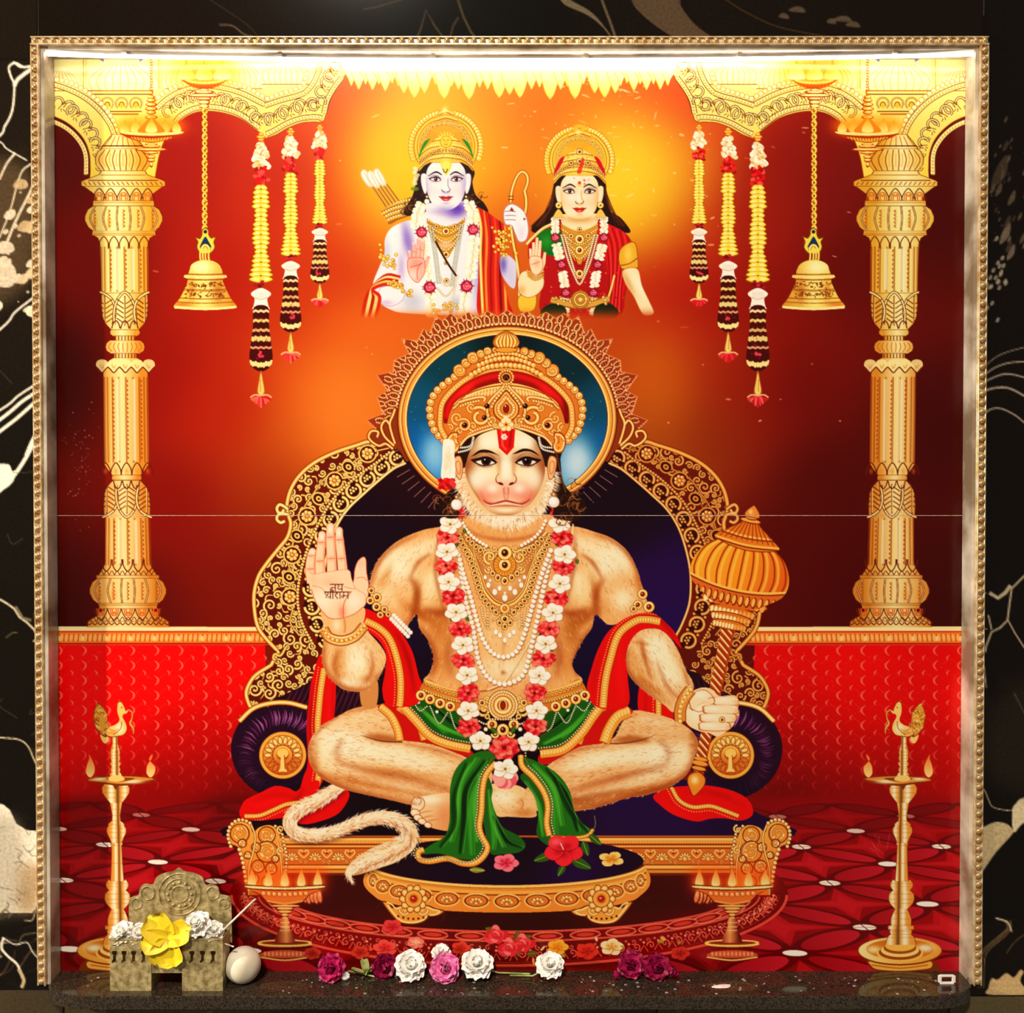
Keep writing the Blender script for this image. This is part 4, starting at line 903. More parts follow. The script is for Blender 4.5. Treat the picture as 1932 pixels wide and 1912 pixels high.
def garland(c, x, y0, s):
    Y = lambda d: y0 + d * s; W_ = lambda w: w * (.45 + .55 * s)
    for y, h in ((-4, 6), (-9, 9), (-14, 5)): c.fill(ell(x, Y(y), W_(h), W_(3.5)), 'c8641c'); c.fill(ell(x, Y(y) - .5, W_(h) * .8, W_(2.4)), 'f8cc60')
    for k in range(46):
        t = (k + .5) / 46; w = 8 + 10 * min(1, t * 1.3)
        px, py = x + rng.uniform(-1, 1) * W_(w) * .85, Y(4 + t * 44)
        c.fill(ell(px, py, W_(4.6), W_(5.8), rng.uniform(0, 90), 9), rng.choice(['fff4d8', 'fffbea', 'ffe8c4', 'f4d4a0'] if k % 4 else ['d8b070', 'e8c890']))
    for k in range(34): c.fill(ell(x + rng.normal(0, .5) * W_(12), Y(rng.uniform(48, 84)), W_(5), W_(3.4), rng.uniform(0, 180), 8), rng.choice(['d0141c', 'e82a2c', 'f45a50', 'a00c10']))
    y = 88
    while y < 262:
        w = [15, 13, 17, 15, 12, 16][int(y) % 6] * (1.15 if y > 225 else 1)
        if y > 248: w = 22
        for sx in (-1, 1):
            c.fill(xf(S('0,-6 8,-7 15,-3 18,1 11,6 0,7', 4), x, Y(y), s * .97, 0, sx * w / 16), '9c5c10', .9)
            c.fill(xf(S('0,-5 8,-6 14,-2.5 16.5,.5 10,4.6 0,6', 4), x, Y(y) - .5, s * .95, 0, sx * w / 16), 'fbdf5c')
            c.fill(xf(ell(7, -1, 4.5, 2.4, 0, 8), x, Y(y), s, 0, sx * w / 16), 'fff4a4')
        if (y // 9) % 2 > .9: c.dot(x, Y(y + 3), 2.2 * s + .5, '8a4a10')
        y += 8.6
    for k in range(10): c.fill(ell(x + rng.normal(0, 5 * s), Y(rng.uniform(264, 276)), W_(4), W_(3), 0, 8), rng.choice(['a0182c', '700c14', 'c83040']))
    # white tuft
    c.fill(S(f'{x-W_(17)},{Y(284)} {x-W_(18)},{Y(290)} {x-W_(12)},{Y(296)} {x-W_(14)},{Y(310)} {x-W_(16)},{Y(316)} {x},{Y(312)} {x+W_(16)},{Y(316)} {x+W_(14)},{Y(310)} {x+W_(12)},{Y(296)} {x+W_(18)},{Y(290)} {x+W_(17)},{Y(284)} {x},{Y(276)}', 4), 'fff6e8')
    for k in range(9): c.line(L(f'{x-W_(10)+k*W_(2.5)},{Y(284)} {x-W_(11)+k*W_(2.7)},{Y(298)}', 2), 1, 'd8b8a8', .6)
    c.line(L(f'{x-W_(12)},{Y(294)} {x},{Y(298)} {x+W_(12)},{Y(294)}', 3), 1.4, 'c89080', .7)
    # banded lower section
    B = S(f'{x-W_(13)},{Y(312)} {x-W_(15)},{Y(345)} {x-W_(19)},{Y(380)} {x-W_(22)},{Y(405)} {x-W_(18)},{Y(424)} {x},{Y(434)} {x+W_(18)},{Y(424)} {x+W_(22)},{Y(405)} {x+W_(19)},{Y(380)} {x+W_(15)},{Y(345)} {x+W_(13)},{Y(312)}', 4)
    c.fill(B, '4a0806'); c.push(B)
    for d, h, col in ((319, 3.4, 'f4d8a0'), (337, 4, 'ecd080'), (355, 4, 'd8b078'), (371, 7, 'e8d088'), (388, 3, 'e0a080'), (421, 7, 'ffe9a0')):
        for k in range(-4, 5): c.fill(ell(x + k * W_(5), Y(d) + (k % 2) * 1.6 + (abs(k) * -1 if d > 410 else 0), W_(3.6), W_(h * .75), 0, 9), col)
    for k in range(16): c.dot(x + rng.normal(0, 8 * s), Y(rng.uniform(325, 410)), 1.3, 'a03028', .8)
    for k in range(5): c.dot(x + rng.normal(0, 3), Y(402) + rng.normal(0, 3), 2.3 * s + .5, 'd84858')
    c.pop()
    c.fill(S(f'{x-1.5},{Y(434)} {x-W_(4)},{Y(450)} {x-W_(7.5)},{Y(470)} {x-W_(5)},{Y(480)} {x+W_(5)},{Y(480)} {x+W_(7.5)},{Y(470)} {x+W_(4)},{Y(450)} {x+1.5},{Y(434)}', 4), 'b07830')
    c.fill(S(f'{x},{Y(437)} {x-W_(3)},{Y(452)} {x-W_(5.8)},{Y(469)} {x-W_(3)},{Y(477)} {x+W_(3)},{Y(477)} {x+W_(5.8)},{Y(469)} {x+W_(3)},{Y(452)}', 4), 'f4dc84'); c.line(P(f'{x-1},{Y(448)} {x-1},{Y(472)}'), 1.6, 'b88a3c', .8)
    for k in range(-4, 5):
        c.line(L(f'{x},{Y(481)} {x+k*W_(3)},{Y(484)} {x+k*W_(4.8)},{Y(484+ (5-abs(k))*3.6)}', 3), 3.4, rng.choice(['e8404a', 'c82030', 'f07068']))
    for sx in (-1, 1): c.line(L(f'{x},{Y(479)} {x+sx*W_(12)},{Y(478)} {x+sx*W_(20)},{Y(483)}', 3), 3, 'f0b888')
ARCH = [None, None]
for fl in (0, 1):
    c.flip = bool(fl)
    c.part('printed_arch', None, 'yellow carved arch with domes above'); archpart(c)
    c.part('printed_pillar', None, 'golden fluted pillar with leaf bands'); pillar(c)
    c.part('printed_hanging_lamp', None, 'hanging oil lamps with flames before the arch'); hlamp(c)
    c.part('printed_bell', None, 'golden temple bell on a chain'); bellpart(c)
    for x, y, s in ((493, 268, 1.0), (549, 257, .855), (604, 248, .663)):
        c.part('printed_garland', None, 'hanging flower garland in white, yellow and dark red'); garland(c, x, y, s)
c.flip = False
c.part('printed_leaf_fringe', None, 'pale yellow leaf fringe under the light strip')
tips = [(663, 161), (677, 168), (690, 158), (703, 169), (715, 158), (727, 171), (740, 156), (752, 161), (762, 175), (782, 184), (801, 175), (822, 158), (838, 186), (852, 162), (865, 168), (885, 187), (905, 164), (920, 168), (942, 184)]
tips += [(961.5 * 2 - x, y) for x, y in tips[::-1]] + [(961.5, 178)]
for x, y in tips:
    w = 9 + (y - 150) * .25
    c.fill(np.vstack([P(f'{x-w*1.3},100 {x+w*1.3},100'), L(f'{x+w},140 {x+w*.5},{y-12} {x+1.5},{y} {x-1},{y} {x-w*.5},{y-14} {x-w},138', 4)]), lg(0, 120, 'fff8c8', 0, 185, 'f8e070'))
    c.line(L(f'{x-w},138 {x-w*.5},{y-14} {x},{y}', 4), 1.6, 'f0c030', .8)
c.line(P('600,121 1320,121'), 2.4, '7ac8b0', .9)
for x in (648, 1275): c.fill(ell(x, 123, 6, 4), 'd86aa0', .8)
# ---- two crowned half figures above the throne
def eye(c, x, y, w, sx, iris='3a1206', lid='5a2430', sh='9a7090'):
    """almond eye, half width w; sx = +1 when the outer corner is to the right"""
    c.blob(x, y - w * .1, w * 1.3, w * .75, sh, .35)
    q = lambda s_: xf(S(s_, 5), x, y, w, 0, sx)
    c.fill(q('-1,.18 -.55,-.3 0,-.48 .6,-.32 1.25,-.1 .7,.28 .1,.46 -.5,.4'), lid)
    c.fill(q('-.86,.16 -.45,-.18 0,-.3 .5,-.2 .95,.0 .55,.22 .05,.34 -.45,.3'), 'fff4ec')
    c.push(q('-.86,.16 -.45,-.2 0,-.34 .5,-.22 .95,.0 .55,.22 .05,.34 -.45,.3'))
    c.dot(x + .02 * w, y - .02 * w, w * .36, iris); c.dot(x + .02 * w, y - .02 * w, w * .2, '120404'); c.pop()
    c.dot(x - .1 * w, y - .13 * w, w * .09, 'ffffff')
    c.line(xf(L('-1.02,.2 -.55,-.3 0,-.5 .6,-.34 1.35,-.16', 4), x, y, w, 0, sx), [w * .06, w * .2, w * .08], '1c0608')
    c.line(xf(L('-.95,-.1 -.4,-.62 .2,-.76 1.0,-.5', 4), x, y, w, 0, sx), 1.1, lid, .7)
def bustface(c, x, ye, w, skin, sh, blush, lip, line, jaw=1.0):
    F = S(f'{x-w*.9},{ye-w*.55} {x-w},{ye} {x-w*.96},{ye+w*.5} {x-w*.78},{ye+w*1.05} {x-w*.42},{ye+w*1.42*jaw} {x},{ye+w*1.53*jaw} {x+w*.42},{ye+w*1.42*jaw} {x+w*.78},{ye+w*1.05} {x+w*.96},{ye+w*.5} {x+w},{ye} {x+w*.9},{ye-w*.55} {x+w*.5},{ye-w*.95} {x},{ye-w*1.05} {x-w*.5},{ye-w*.95}')
    for s_ in (-1, 1):
        E_ = S(f'{x+s_*w*.95},{ye-w*.2} {x+s_*w*1.22},{ye-w*.25} {x+s_*w*1.24},{ye+w*.2} {x+s_*w*1.08},{ye+w*.7} {x+s_*w*.95},{ye+w*.6}')
        c.shape(E_, skin, line, 1.2); c.line(E_[:14] * .6 + E_.mean(0) * .4, 1.2, blush, .6)
    c.fill(F, skin); c.push(F)
    c.blob(x + w * .98, ye + w * .5, w * .26, w * .9, sh, .55); c.blob(x - w * 1.0, ye + w * .6, w * .2, w * .8, sh, .5); c.blob(x, ye + w * 1.6, w * .8, w * .28, sh, .7)
    c.blob(x - w * .55, ye + w * .55, w * .35, w * .3, blush, .45); c.blob(x + w * .55, ye + w * .55, w * .35, w * .3, blush, .4)
    c.blob(x - w * .35, ye - w * .75, w * .4, w * .25, 'fffaf2', .5); c.blob(x - w * .4, ye + w * .35, w * .25, w * .3, 'fffdf8', .45)
    c.pop()
    for s_ in (-1, 1):
        eye(c, x + s_ * w * .51, ye, w * .27, s_, lid=line)
        c.line(L(f'{x+s_*w*.2},{ye-w*.22} {x+s_*w*.5},{ye-w*.36} {x+s_*w*.9},{ye-w*.16}', 5), [w * .05, w * .09, w * .03], '2c0c10')
    c.line(L(f'{x+w*.1},{ye-w*.02} {x+w*.1},{ye+w*.3} {x+w*.2},{ye+w*.5}', 4), w * .05, sh, .8)
    c.blob(x - w * .02, ye + w * .42, w * .08, w * .3, 'fffdf6', .6)
    for s_ in (-1, 1): c.line(L(f'{x+s_*w*.05},{ye+w*.62} {x+s_*w*.16},{ye+w*.6} {x+s_*w*.22},{ye+w*.5}', 4), w * .05, line, .8)
    c.blob(x, ye + w * .67, w * .2, w * .07, sh, .6)
    m = ye + w * .92
    c.fill(S(f'{x-w*.3},{m-w*.04} {x-w*.12},{m-w*.1} {x},{m-w*.06} {x+w*.12},{m-w*.1} {x+w*.3},{m-w*.04} {x+w*.15},{m+w*.14} {x},{m+w*.17} {x-w*.15},{m+w*.14}', 4), lip)
    c.line(L(f'{x-w*.36},{m-w*.06} {x-w*.15},{m} {x},{m+w*.01} {x+w*.15},{m} {x+w*.36},{m-w*.06}', 4), w * .045, '7a1420'); c.blob(x, m + w * .09, w * .1, w * .04, 'ffb0a0', .8); c.blob(x, m + w * .27, w * .18, w * .05, sh, .5)
def crown(c, x, yb, w, top, inner, ringr):
    """tall gold crown: x centre, yb lower edge at centre, half width w"""
    H_ = yb - top
    yc = yb - w * .62
    for k in range(40):
        a = math.radians(-20 + k * 220 / 39); px, py = x - math.cos(a) * ringr, yc - math.sin(a) * ringr * .98 + 6
        bead(c, px, py, ringr * .075, 'f8d45c', 'fff2b0', 'a8641c')
    c.fill(ell(x, yc + 6, ringr * .93, ringr * .92, 0, 50, 150, 390), 'c07a1c'); c.fill(ell(x, yc + 6, ringr * .9, ringr * .89, 0, 50, 150, 390), 'f6cc58'); c.line(ell(x, yc + 6, ringr * .82, ringr * .82, 0, 50, 160, 380), 1.4, 'a8641c')
    c.fill(ell(x, yc + 6, ringr * .77, ringr * .77, 0, 50, 165, 375), inner)
    # tiers
    c.fill(S(f'{x-w*.62},{yc-ringr*.45} {x-w*.4},{yc-ringr*.75} {x-w*.2},{yc-ringr*.98} {x+w*.2},{yc-ringr*.98} {x+w*.4},{yc-ringr*.75} {x+w*.62},{yc-ringr*.45} {x},{yc-ringr*.2}', 5), 'e8a838')
    for k in range(3):
        ww = w * (.58 - k * .15); yy = yc - ringr * (.55 + k * .17)
        c.line(L(f'{x-ww},{yy+4} {x},{yy-2} {x+ww},{yy+4}', 4), 5, 'a8601a'); c.line(L(f'{x-ww},{yy+3} {x},{yy-3} {x+ww},{yy+3}', 4), 3.4, 'fbdc70')
    c.fill(S(f'{x-w*.2},{yc-ringr*.95} {x-w*.18},{top+H_*.16} {x-w*.05},{top+H_*.06} {x},{top} {x+w*.05},{top+H_*.06} {x+w*.18},{top+H_*.16} {x+w*.2},{yc-ringr*.95}', 5), 'eeb440')
    c.blob(x - w * .05, top + H_ * .14, w * .1, H_ * .06, 'fff4b0', .8)
    for k in range(14):
        a = math.radians(12 + k * 12); px, py = x - math.cos(a) * ringr * .68, yc + 6 - math.sin(a) * ringr * .68
        spiral(c, px, py, ringr * .085, k * 40, 1.2, 1.8, 1, 'fbe080', 'a05c18', None)
    # front plate
    PL = np.vstack([L(f'{x-w},{yb+w*.42} {x-w*.7},{yb+w*.1} {x-w*.35},{yb} {x},{yb-w*.03} {x+w*.35},{yb} {x+w*.7},{yb+w*.1} {x+w},{yb+w*.42}', 5), L(f'{x+w*.97},{yb-w*.2} {x+w*.72},{yb-w*.5} {x+w*.4},{yb-w*.78} {x},{yb-w*.95} {x-w*.4},{yb-w*.78} {x-w*.72},{yb-w*.5} {x-w*.97},{yb-w*.2}', 5)])
    c.fill(PL, '9a5414'); c.push(PL); c.fill(PL, lg(x - w, 0, 'f0b844', x + w, 0, 'e09a30', 'ffe27a'))
    for r_ in (0.06, .22, .5, .72):
        p = L(f'{x-w*1.05},{yb+w*(.42-r_)} {x-w*.7},{yb+w*(.1-r_)} {x-w*.35},{yb-w*r_} {x},{yb-w*(r_+.03)} {x+w*.35},{yb-w*r_} {x+w*.7},{yb+w*(.1-r_)} {x+w*1.05},{yb+w*(.42-r_)}', 5)
        c.line(p, 1.5, '9a5414'); beads(c, p + (0, -3), 1.6, 4.6, 'ffe680', 'fffbd0', None)
    p = L(f'{x-w*.95},{yb+w*.06} {x-w*.6},{yb-w*.2} {x-w*.3},{yb-w*.34} {x},{yb-w*.38} {x+w*.3},{yb-w*.34} {x+w*.6},{yb-w*.2} {x+w*.95},{yb+w*.06}', 5)
    for px, py in along(p, 8)[0]: jewel(c, px, py, 3.2, '8a3010')
    for k in range(50): c.dot(x + rng.uniform(-1, 1) * w, yb - rng.uniform(0, .9) * w, 1.1, 'b06a18', .6)
    c.pop()
def chain(c, pts, r, step, col='fff2dc', ed='8a6a48'):
    for x, y in along(pts, step)[0]:
        c.dot(x, y, r + .7, ed, .8); c.dot(x, y, r, col)
def strand(c, pts, w, col='fffbe8', sh='c8b890', gap=4.2):
    q, a = along(pts, gap)
    for (x, y), an in zip(q, a):
        for k in (-1, 1): c.fill(xf(S('0,-.5 .6,-.75 1.1,0 .6,.75 0,.5', 3) * (1, .5), x, y, w * .55, an + 90 * k + rng.normal(0, 14)), col if rng.random() < .75 else 'fff0cc')
        c.dot(x + rng.normal(0, 1.2), y, w * .12, sh, .7)
def rose(c, x, y, r, col='e0506c', dk='a01838', leafy=True):
    if leafy:
        for k in range(9): a = k * 40 + rng.normal(0, 8); c.fill(xf(P('0,-.3 1.5,0 0,.3'), x, y, r, a), '2c2a14')
    c.dot(x, y, r * 1.05, dk)
    for k in range(9):
        a = k * 2.4; rr = r * (.7 - k * .06); c.fill(ell(x + math.cos(a) * rr * .6, y + math.sin(a) * rr * .6, r * .42, r * .34, math.degrees(a), 9), col if k % 2 else 'f88898', .9)
    c.line(ell(x, y, r * .35, r * .3, 0, 10, 0, 300), 1.2, dk)
# ---------- figure with pale blue skin, bow and quiver
F1 = c.part('printed_bowman_bust', None, 'crowned pale blue half figure holding a bow')
SK, SS_, = 'f0eef8', '7a5cb8'
# quiver
c.use(c.part('quiver', F1, 'gold quiver with white feathered arrows'))
for k in range(5):
    o = k * 6; c.line(P(f'{700+o},{348-o*.3} {733+o},{398-o*.5}'), 3.2, '7a3410'); c.line(P(f'{699.5+o},{348-o*.3} {732+o},{398-o*.5}'), 1.3, 'f0c070')
for k in range(3):
    x, y = 690 + k * 12, 336 + (k % 2) * 3 - k * 1
    c.fill(S(f'{x-9},{y-11} {x-2},{y-16} {x+6},{y-8} {x+16},{y+12} {x+12},{y+18} {x+4},{y+16} {x-7},{y}', 4), 'f0c8a0'); c.fill(S(f'{x-7},{y-10} {x-2},{y-14} {x+5},{y-6} {x+13},{y+12} {x+6},{y+14} {x-5},{y}', 4), 'fff8ec'); c.line(P(f'{x-2},{y-10} {x+10},{y+14}'), 1.2, 'd8a890')
Q = S('720,400 740,386 775,374 790,384 780,404 752,416 735,424 728,412')
c.fill(Q, 'a8661c'); c.push(Q)
for k in range(4): c.line(L(f'716,{398+k*9} 745,{385+k*8.5} 792,{374+k*8}', 4), 5.5, 'f8cc54'); beads(c, L(f'716,{397+k*9} 745,{384+k*8.5} 792,{373+k*8}', 4), 2, 5, 'fff0a0', 'fffce0', '9a5c18')
c.pop()
c.use(F1)
# hair behind
HR1 = S('790,320 784,350 778,372 766,392 762,404 776,408 800,400 842,410 884,392 906,402 922,402 914,384 898,368 892,345 893,320 842,300')
c.fill(HR1, '2a1208')
for k in range(30): c.line(ell(rng.choice([782, 903]) + rng.normal(0, 9), rng.uniform(368, 402), 6, 5, 0, 10, rng.uniform(0, 180), rng.uniform(200, 330)), 1.6, rng.choice(['6a3c1c', '8a5a2c', '140804']), .8)
# torso and arms
B1 = S('806,385 804,400 786,412 760,420 738,432 727,452 726,480 716,505 704,540 716,570 740,586 770,592 860,596 905,594 906,440 894,412 878,398 876,380')
c.fill(B1, SK); c.push(B1)
c.blob(800, 500, 40, 60, 'fffdfc', .8); c.blob(770, 455, 12, 40, SS_, .75, -12); c.blob(742, 440, 14, 26, 'fdfdff', .9); c.blob(731, 475, 8, 26, 'b8c4e8', .7); c.blob(860, 395, 24, 17, '5a34a8', .95); c.blob(835, 400, 26, 8, 'a890d0', .6)
c.blob(905, 520, 14, 80, 'a89cd8', .8); c.blob(780, 570, 22, 20, '9aa0c0', .5); c.blob(862, 575, 14, 16, '8a90b8', .5); c.blob(758, 505, 8, 30, 'b49ad8', .7)
c.pop()
c.shape(S('716,548 724,542 744,540 764,548 760,566 744,577 726,577 717,566'), 'f8f2fa', 'b898c8', 1.2); c.blob(730, 572, 14, 6, 'c8a8d0', .7)
# shawl, right side
SH = S('898,394 915,398 935,412 955,430 948,460 942,490 950,530 962,575 966,598 905,598 903,520 905,440')
c.use(c.part('shawl', F1, 'red pleated shawl with gold edges'))
c.fill(SH, 'c8281c'); c.push(SH)
for k in range(7):
    x = 908 + k * 9; c.line(L(f'{x-4},395 {x+2},450 {x},520 {x+3},600', 5), [2, 5, 4, 5], ['8a0c08', 'f08a40', 'a01410', 'e85030', '7a0808', 'f0a050', 'a81410'][k])
c.pop(); gline(c, L('901,395 908,430 907,480 909,540 912,598', 5), 5, 'f4c45c', '9a5018', 'fff0b0')
for k, (dx, cl) in enumerate(((0, 'c03018'), (7, 'f8d890'), (13, 'b02414'), (19, 'f4c878'), (25, 'c8341c'))):
    c.line(L(f'{756-dx*.3},{524+dx*.6} {730-dx*.2},{520+dx*.7} {706-dx*.1},{540+dx*.3} {692+dx},{562} {684+dx},{600}', 5), 6.5, cl)
c.use(F1)
for s_ in (1,):   # arm ring and bracelet
    for k in range(26): a = rng.uniform(0, 1); bead(c, 716 + a * 30 + rng.normal(0, 2), 478 + a * 22 + rng.normal(0, 7), rng.uniform(2, 3.6), 'f8cc58', 'fff4b8', 'a0601c')
    for k in range(34): a = rng.uniform(0, 1); bead(c, 732 + a * 46, 536 + 14 * a * a + rng.normal(0, 3) + (8 if a > .6 else 0), rng.uniform(1.8, 3), 'f8cc58', 'fff4b8', 'a0601c')
# beads, necklaces, garland
GD1 = c.part('garland', F1, 'white flower garland with pink roses')
strand(c, L('796,386 788,405 786,428', 5), 19); strand(c, L('886,386 893,405 894,426', 5), 19); strand(c, L('896,448 892,485 889,522', 5), 20); strand(c, L('812,555 814,575 815,598', 4), 19); strand(c, L('878,555 876,575 874,598', 4), 17); strand(c, L('800,450 806,500 810,530', 5), 14)
for x, y, r in ((796, 439, 10), (893, 434, 10), (811, 543, 11), (881, 541, 11)): rose(c, x, y, r)
NK1 = c.part('necklace', F1, 'gold collar and pearl strings')
CO = S('806,414 820,422 842,427 864,422 878,412 870,446 858,468 842,488 826,468 812,446')
c.fill(CO, 'e0a844'); c.push(CO)
for r_ in range(5): p = L(f'{800+r_*4},{412+r_*10} 842,{428+r_*15} {884-r_*4},{410+r_*10}', 6); beads(c, p, 2.2, 5, 'f8d070', 'fff4c0', '8a4c14'); c.line(p + (0, 5), 1.3, '9a5c20')
c.blob(842, 462, 16, 8, 'e8c8b8', .7); c.pop()
for x, y, r in ((842, 437, 6.5), (824, 428, 4), (858, 428, 4), (842, 481, 6), (842, 497, 3)): jewel(c, x, y, r)
for d in (0, 5):
    chain(c, L(f'{812+d},430 {818+d},470 {822+d},500 {826+d},535', 5), 1.4, 3.6, 'f8f4e0', '5a5a50'); chain(c, L(f'{874-d},425 {866-d},470 {860-d},510 {856-d},540', 5), 1.4, 3.6, 'f8f4e0', '5a5a50')
c.line(L('822,455 835,480 850,505 862,522', 5), 4, '4a2410'); chain(c, L('830,520 842,540 856,528', 4), 1.6, 4, 'f8ecc8', 'a88850'); jewel(c, 843, 530, 4); chain(c, L('826,545 842,560 860,540', 4), 1.5, 4, 'f8ecc8', 'a88850'); chain(c, L('864,520 858,550 850,590', 4), 1.2, 3, 'fff8e8', 'b8a080')
for k in range(26): bead(c, 842 + rng.normal(0, 10), 582 + rng.normal(0, 6), rng.uniform(1.6, 3), 'f4c860', 'fff0b0', 'a06a28')
# raised palm
c.part('raised_hand', F1, 'open pink palm')
HD = 'f6b8a8'; HL_ = 'd85a50'
for tx, ty, bx, by in ((773, 476, 776, 500), (781, 460, 782, 492), (791, 451, 789, 490), (799, 455, 796, 490)):
    c.fill(ribbon(P(f'{bx},{by+8} {bx},{by} {tx},{ty}'), [9, 8.5, 6.5]), HL_); c.fill(ribbon(P(f'{bx},{by+8} {bx},{by} {tx},{ty}'), [7.6, 7.2, 5.4]), HD); c.dot(tx, ty, 2.8, 'fbd0c4'); c.line(P(f'{(tx+bx)/2-3},{(ty+by)/2} {(tx+bx)/2+3},{(ty+by)/2}'), 1, HL_, .7)
c.fill(ribbon(P('796,516 803,500 810,485'), [9, 7.5, 5]), HL_); c.fill(ribbon(P('796,516 803,500 810,486'), [7.6, 6.3, 4]), HD)
PM = S('770,492 778,487 798,488 802,500 802,515 796,526 788,534 777,526 770,510'); c.shape(PM, HD, HL_, 1.2); c.push(PM); c.blob(786, 498, 10, 10, 'f08a80', .6); c.blob(780, 520, 8, 10, 'fce0d8', .7); c.line(L('774,505 786,502 798,497', 4), 1.4, HL_); c.line(L('796,496 788,510 788,528', 4), 1.4, HL_); c.pop()
# face, ornaments, crown
c.part('face', F1, 'pale face with dark eyes')
bustface(c, 842, 339, 38, 'f6f2f6', '8a78c8', 'f4c8d0', 'c84a5a', '5a2a58')
c.part('crown', F1, 'tall gold crown with a sun emblem and green lining')
crown(c, 842, 303, 51, 194, 'e0a030', 66)
for s_ in (-1, 1):
    c.fill(S(f'{842+s_*30},262 {842+s_*42},270 {842+s_*50},290 {842+s_*52},302 {842+s_*44},284 {842+s_*36},272', 4), '1c8a20')
for k in range(18): a = k * 20; c.line(xf(P('8,0 19,0'), 842, 268, 1, a), 1.8, 'ffe060')
c.dot(842, 268, 11.5, 'a8601a'); c.dot(842, 268, 10.5, 'fbd050'); c.dot(838, 265, 1.4, 'a8601a'); c.dot(846, 265, 1.4, 'a8601a'); c.line(L('838,272 842,274 846,272', 3), 1.2, 'a8601a'); c.dot(842, 268.5, 1.2, 'c8801c')
c.use(F1 + 0)
c.fill(S('832,306 838,303 848,304 853,310 850,320 844,330 841,331 838,322 833,315'), 'fbd648'); c.dot(842, 312, 8, 'ffe67a'); c.line(L('836,319 839,326 843,325 845,319', 4), 1.5, '3a2008')
for x in (806, 880): bead(c, x, 381, 4.5, 'fffaf0', 'ffffff', 'b0a0a8'); bead(c, x, 372, 2, 'f8d878')
for k in range(8): c.fill(ell(784 + rng.normal(0, 2), 318 + k * 4.2, 5, 3.2, 0, 8), rng.choice(['fff4d0', 'ffe8c0']), .75)
c.fill(ell(783, 357, 8, 4), '6a8a2c', .8)
# bow, bow hand and arm
c.part('bow', F1, 'slender curved bow')
for w_, cl in ((6.5, '8a4a14'), (4.2, 'f0b84c'), (1.6, 'fff0b0')):
    c.line(L('964,382 966,362 972,342 980,328 988,325 995,332 996,345 991,360', 6), w_, cl); c.line(L('990,360 993,375 993,392 990,408', 4), w_ * 1.1, cl); c.line(L('964,425 969,460 975,490 979,520 980,560', 5), w_ * 1.1, cl)
for y in (371, 377): c.line(P(f'{959},{y} {970},{y}'), 2, '8a4a14')
c.part('bow_hand', F1, 'pale hand gripping the bow')
c.fill(S('945,488 952,480 965,486 975,500 974,530 970,545 958,536 946,515'), 'd8d0f0'); c.blob(950, 500, 8, 18, '5a44a0', .7); c.blob(966, 520, 8, 20, 'c0c0e8', .6)
BH = S('952,398 958,389 968,386 980,392 990,402 996,420 997,440 992,454 980,456 972,440 966,426 955,424 951,412'); c.shape(BH, 'faf4fa', 'a888b0', 1.3)
for y in (400, 408, 416): c.line(L(f'953,{y} 962,{y-1} 974,{y}', 3), 1.5, '9a6a88')
c.fill(P('962,398 966,391 971,400'), '8a2a28'); c.blob(984, 440, 8, 16, 'd8c8e8', .6); c.dot(990, 414, 2.4, 'b04a40')
for k in range(40): a = rng.uniform(0, 1); bead(c, 950 + rng.normal(0, 10), 430 + a * 55, rng.uniform(2, 3.2), 'f6c850', 'fff2a8', 'a06a1c')
# ---------- second figure
F2 = c.part('printed_sari_bust', None, 'crowned half figure in red and green cloth')
SK2, S2 = 'fbe0b4', 'c88a4c'
c.fill(S('1052,330 1044,355 1038,385 1022,408 1004,428 1010,440 1050,430 1094,420 1150,430 1180,440 1190,436 1172,412 1152,398 1146,370 1138,335 1094,312'), '2c0e06')
for k in range(24): s_ = rng.choice([-1, 1]); c.line(L(f'{1094+s_*48},{350+rng.uniform(0,20)} {1094+s_*(58+rng.normal(0,3))},{395} {1094+s_*(78+rng.normal(0,6))},{428}', 4), 1.3, '5a2c14', .7)
B2 = S('1062,405 1058,418 1040,424 1015,440 998,460 1000,500 1020,540 1030,598 1160,600 1180,560 1186,520 1196,470 1180,440 1150,424 1130,416 1127,404')
c.fill(B2, 'a8141a'); c.push(B2)
c.fill(S('1014,444 1045,430 1060,440 1060,480 1030,480', 4), '1c6a20'); c.blob(1032, 456, 12, 14, '2c9a30', .7)
c.fill(S('1120,414 1150,424 1185,446 1192,480 1180,540 1165,600 1140,600 1150,540 1140,480'), 'c8181c')
for k in range(9): c.line(L(f'{1128+k*7},{418+k*3} {1146+k*5},{470} {1150+k*3},{540} {1140+k*4},600', 5), 2.2, ['7a0a0c', 'f05048'][k % 2], .75)
for k in range(60): c.dot(rng.uniform(1010, 1180), rng.uniform(500, 595), 1.6, rng.choice(['e84a40', '6a080c', 'f0a050']), .7)
c.fill(S('1062,404 1060,420 1066,436 1094,446 1122,436 1128,420 1126,402'), SK2); c.blob(1094, 414, 30, 8, S2, .7); c.pop()
gline(c, L('1046,422 1025,432 1005,450 994,462', 4), 4.5, 'f4c878', '9a5424'); gline(c, L('1160,520 1154,545 1146,570 1140,595', 4), 3.5, 'f0b860', '8a3c14')
c.shape(S('1172,470 1190,458 1200,462 1204,490 1203,508 1188,511 1174,508 1168,490'), 'e8a83c', '8a4c14', 1.3); c.line(L('1170,502 1188,498 1203,488', 4), 2, '8a4c14'); c.line(L('1172,508 1190,511 1204,506', 4), 2.4, '8a4c14'); c.blob(1186, 480, 8, 16, 'ffe080', .6)
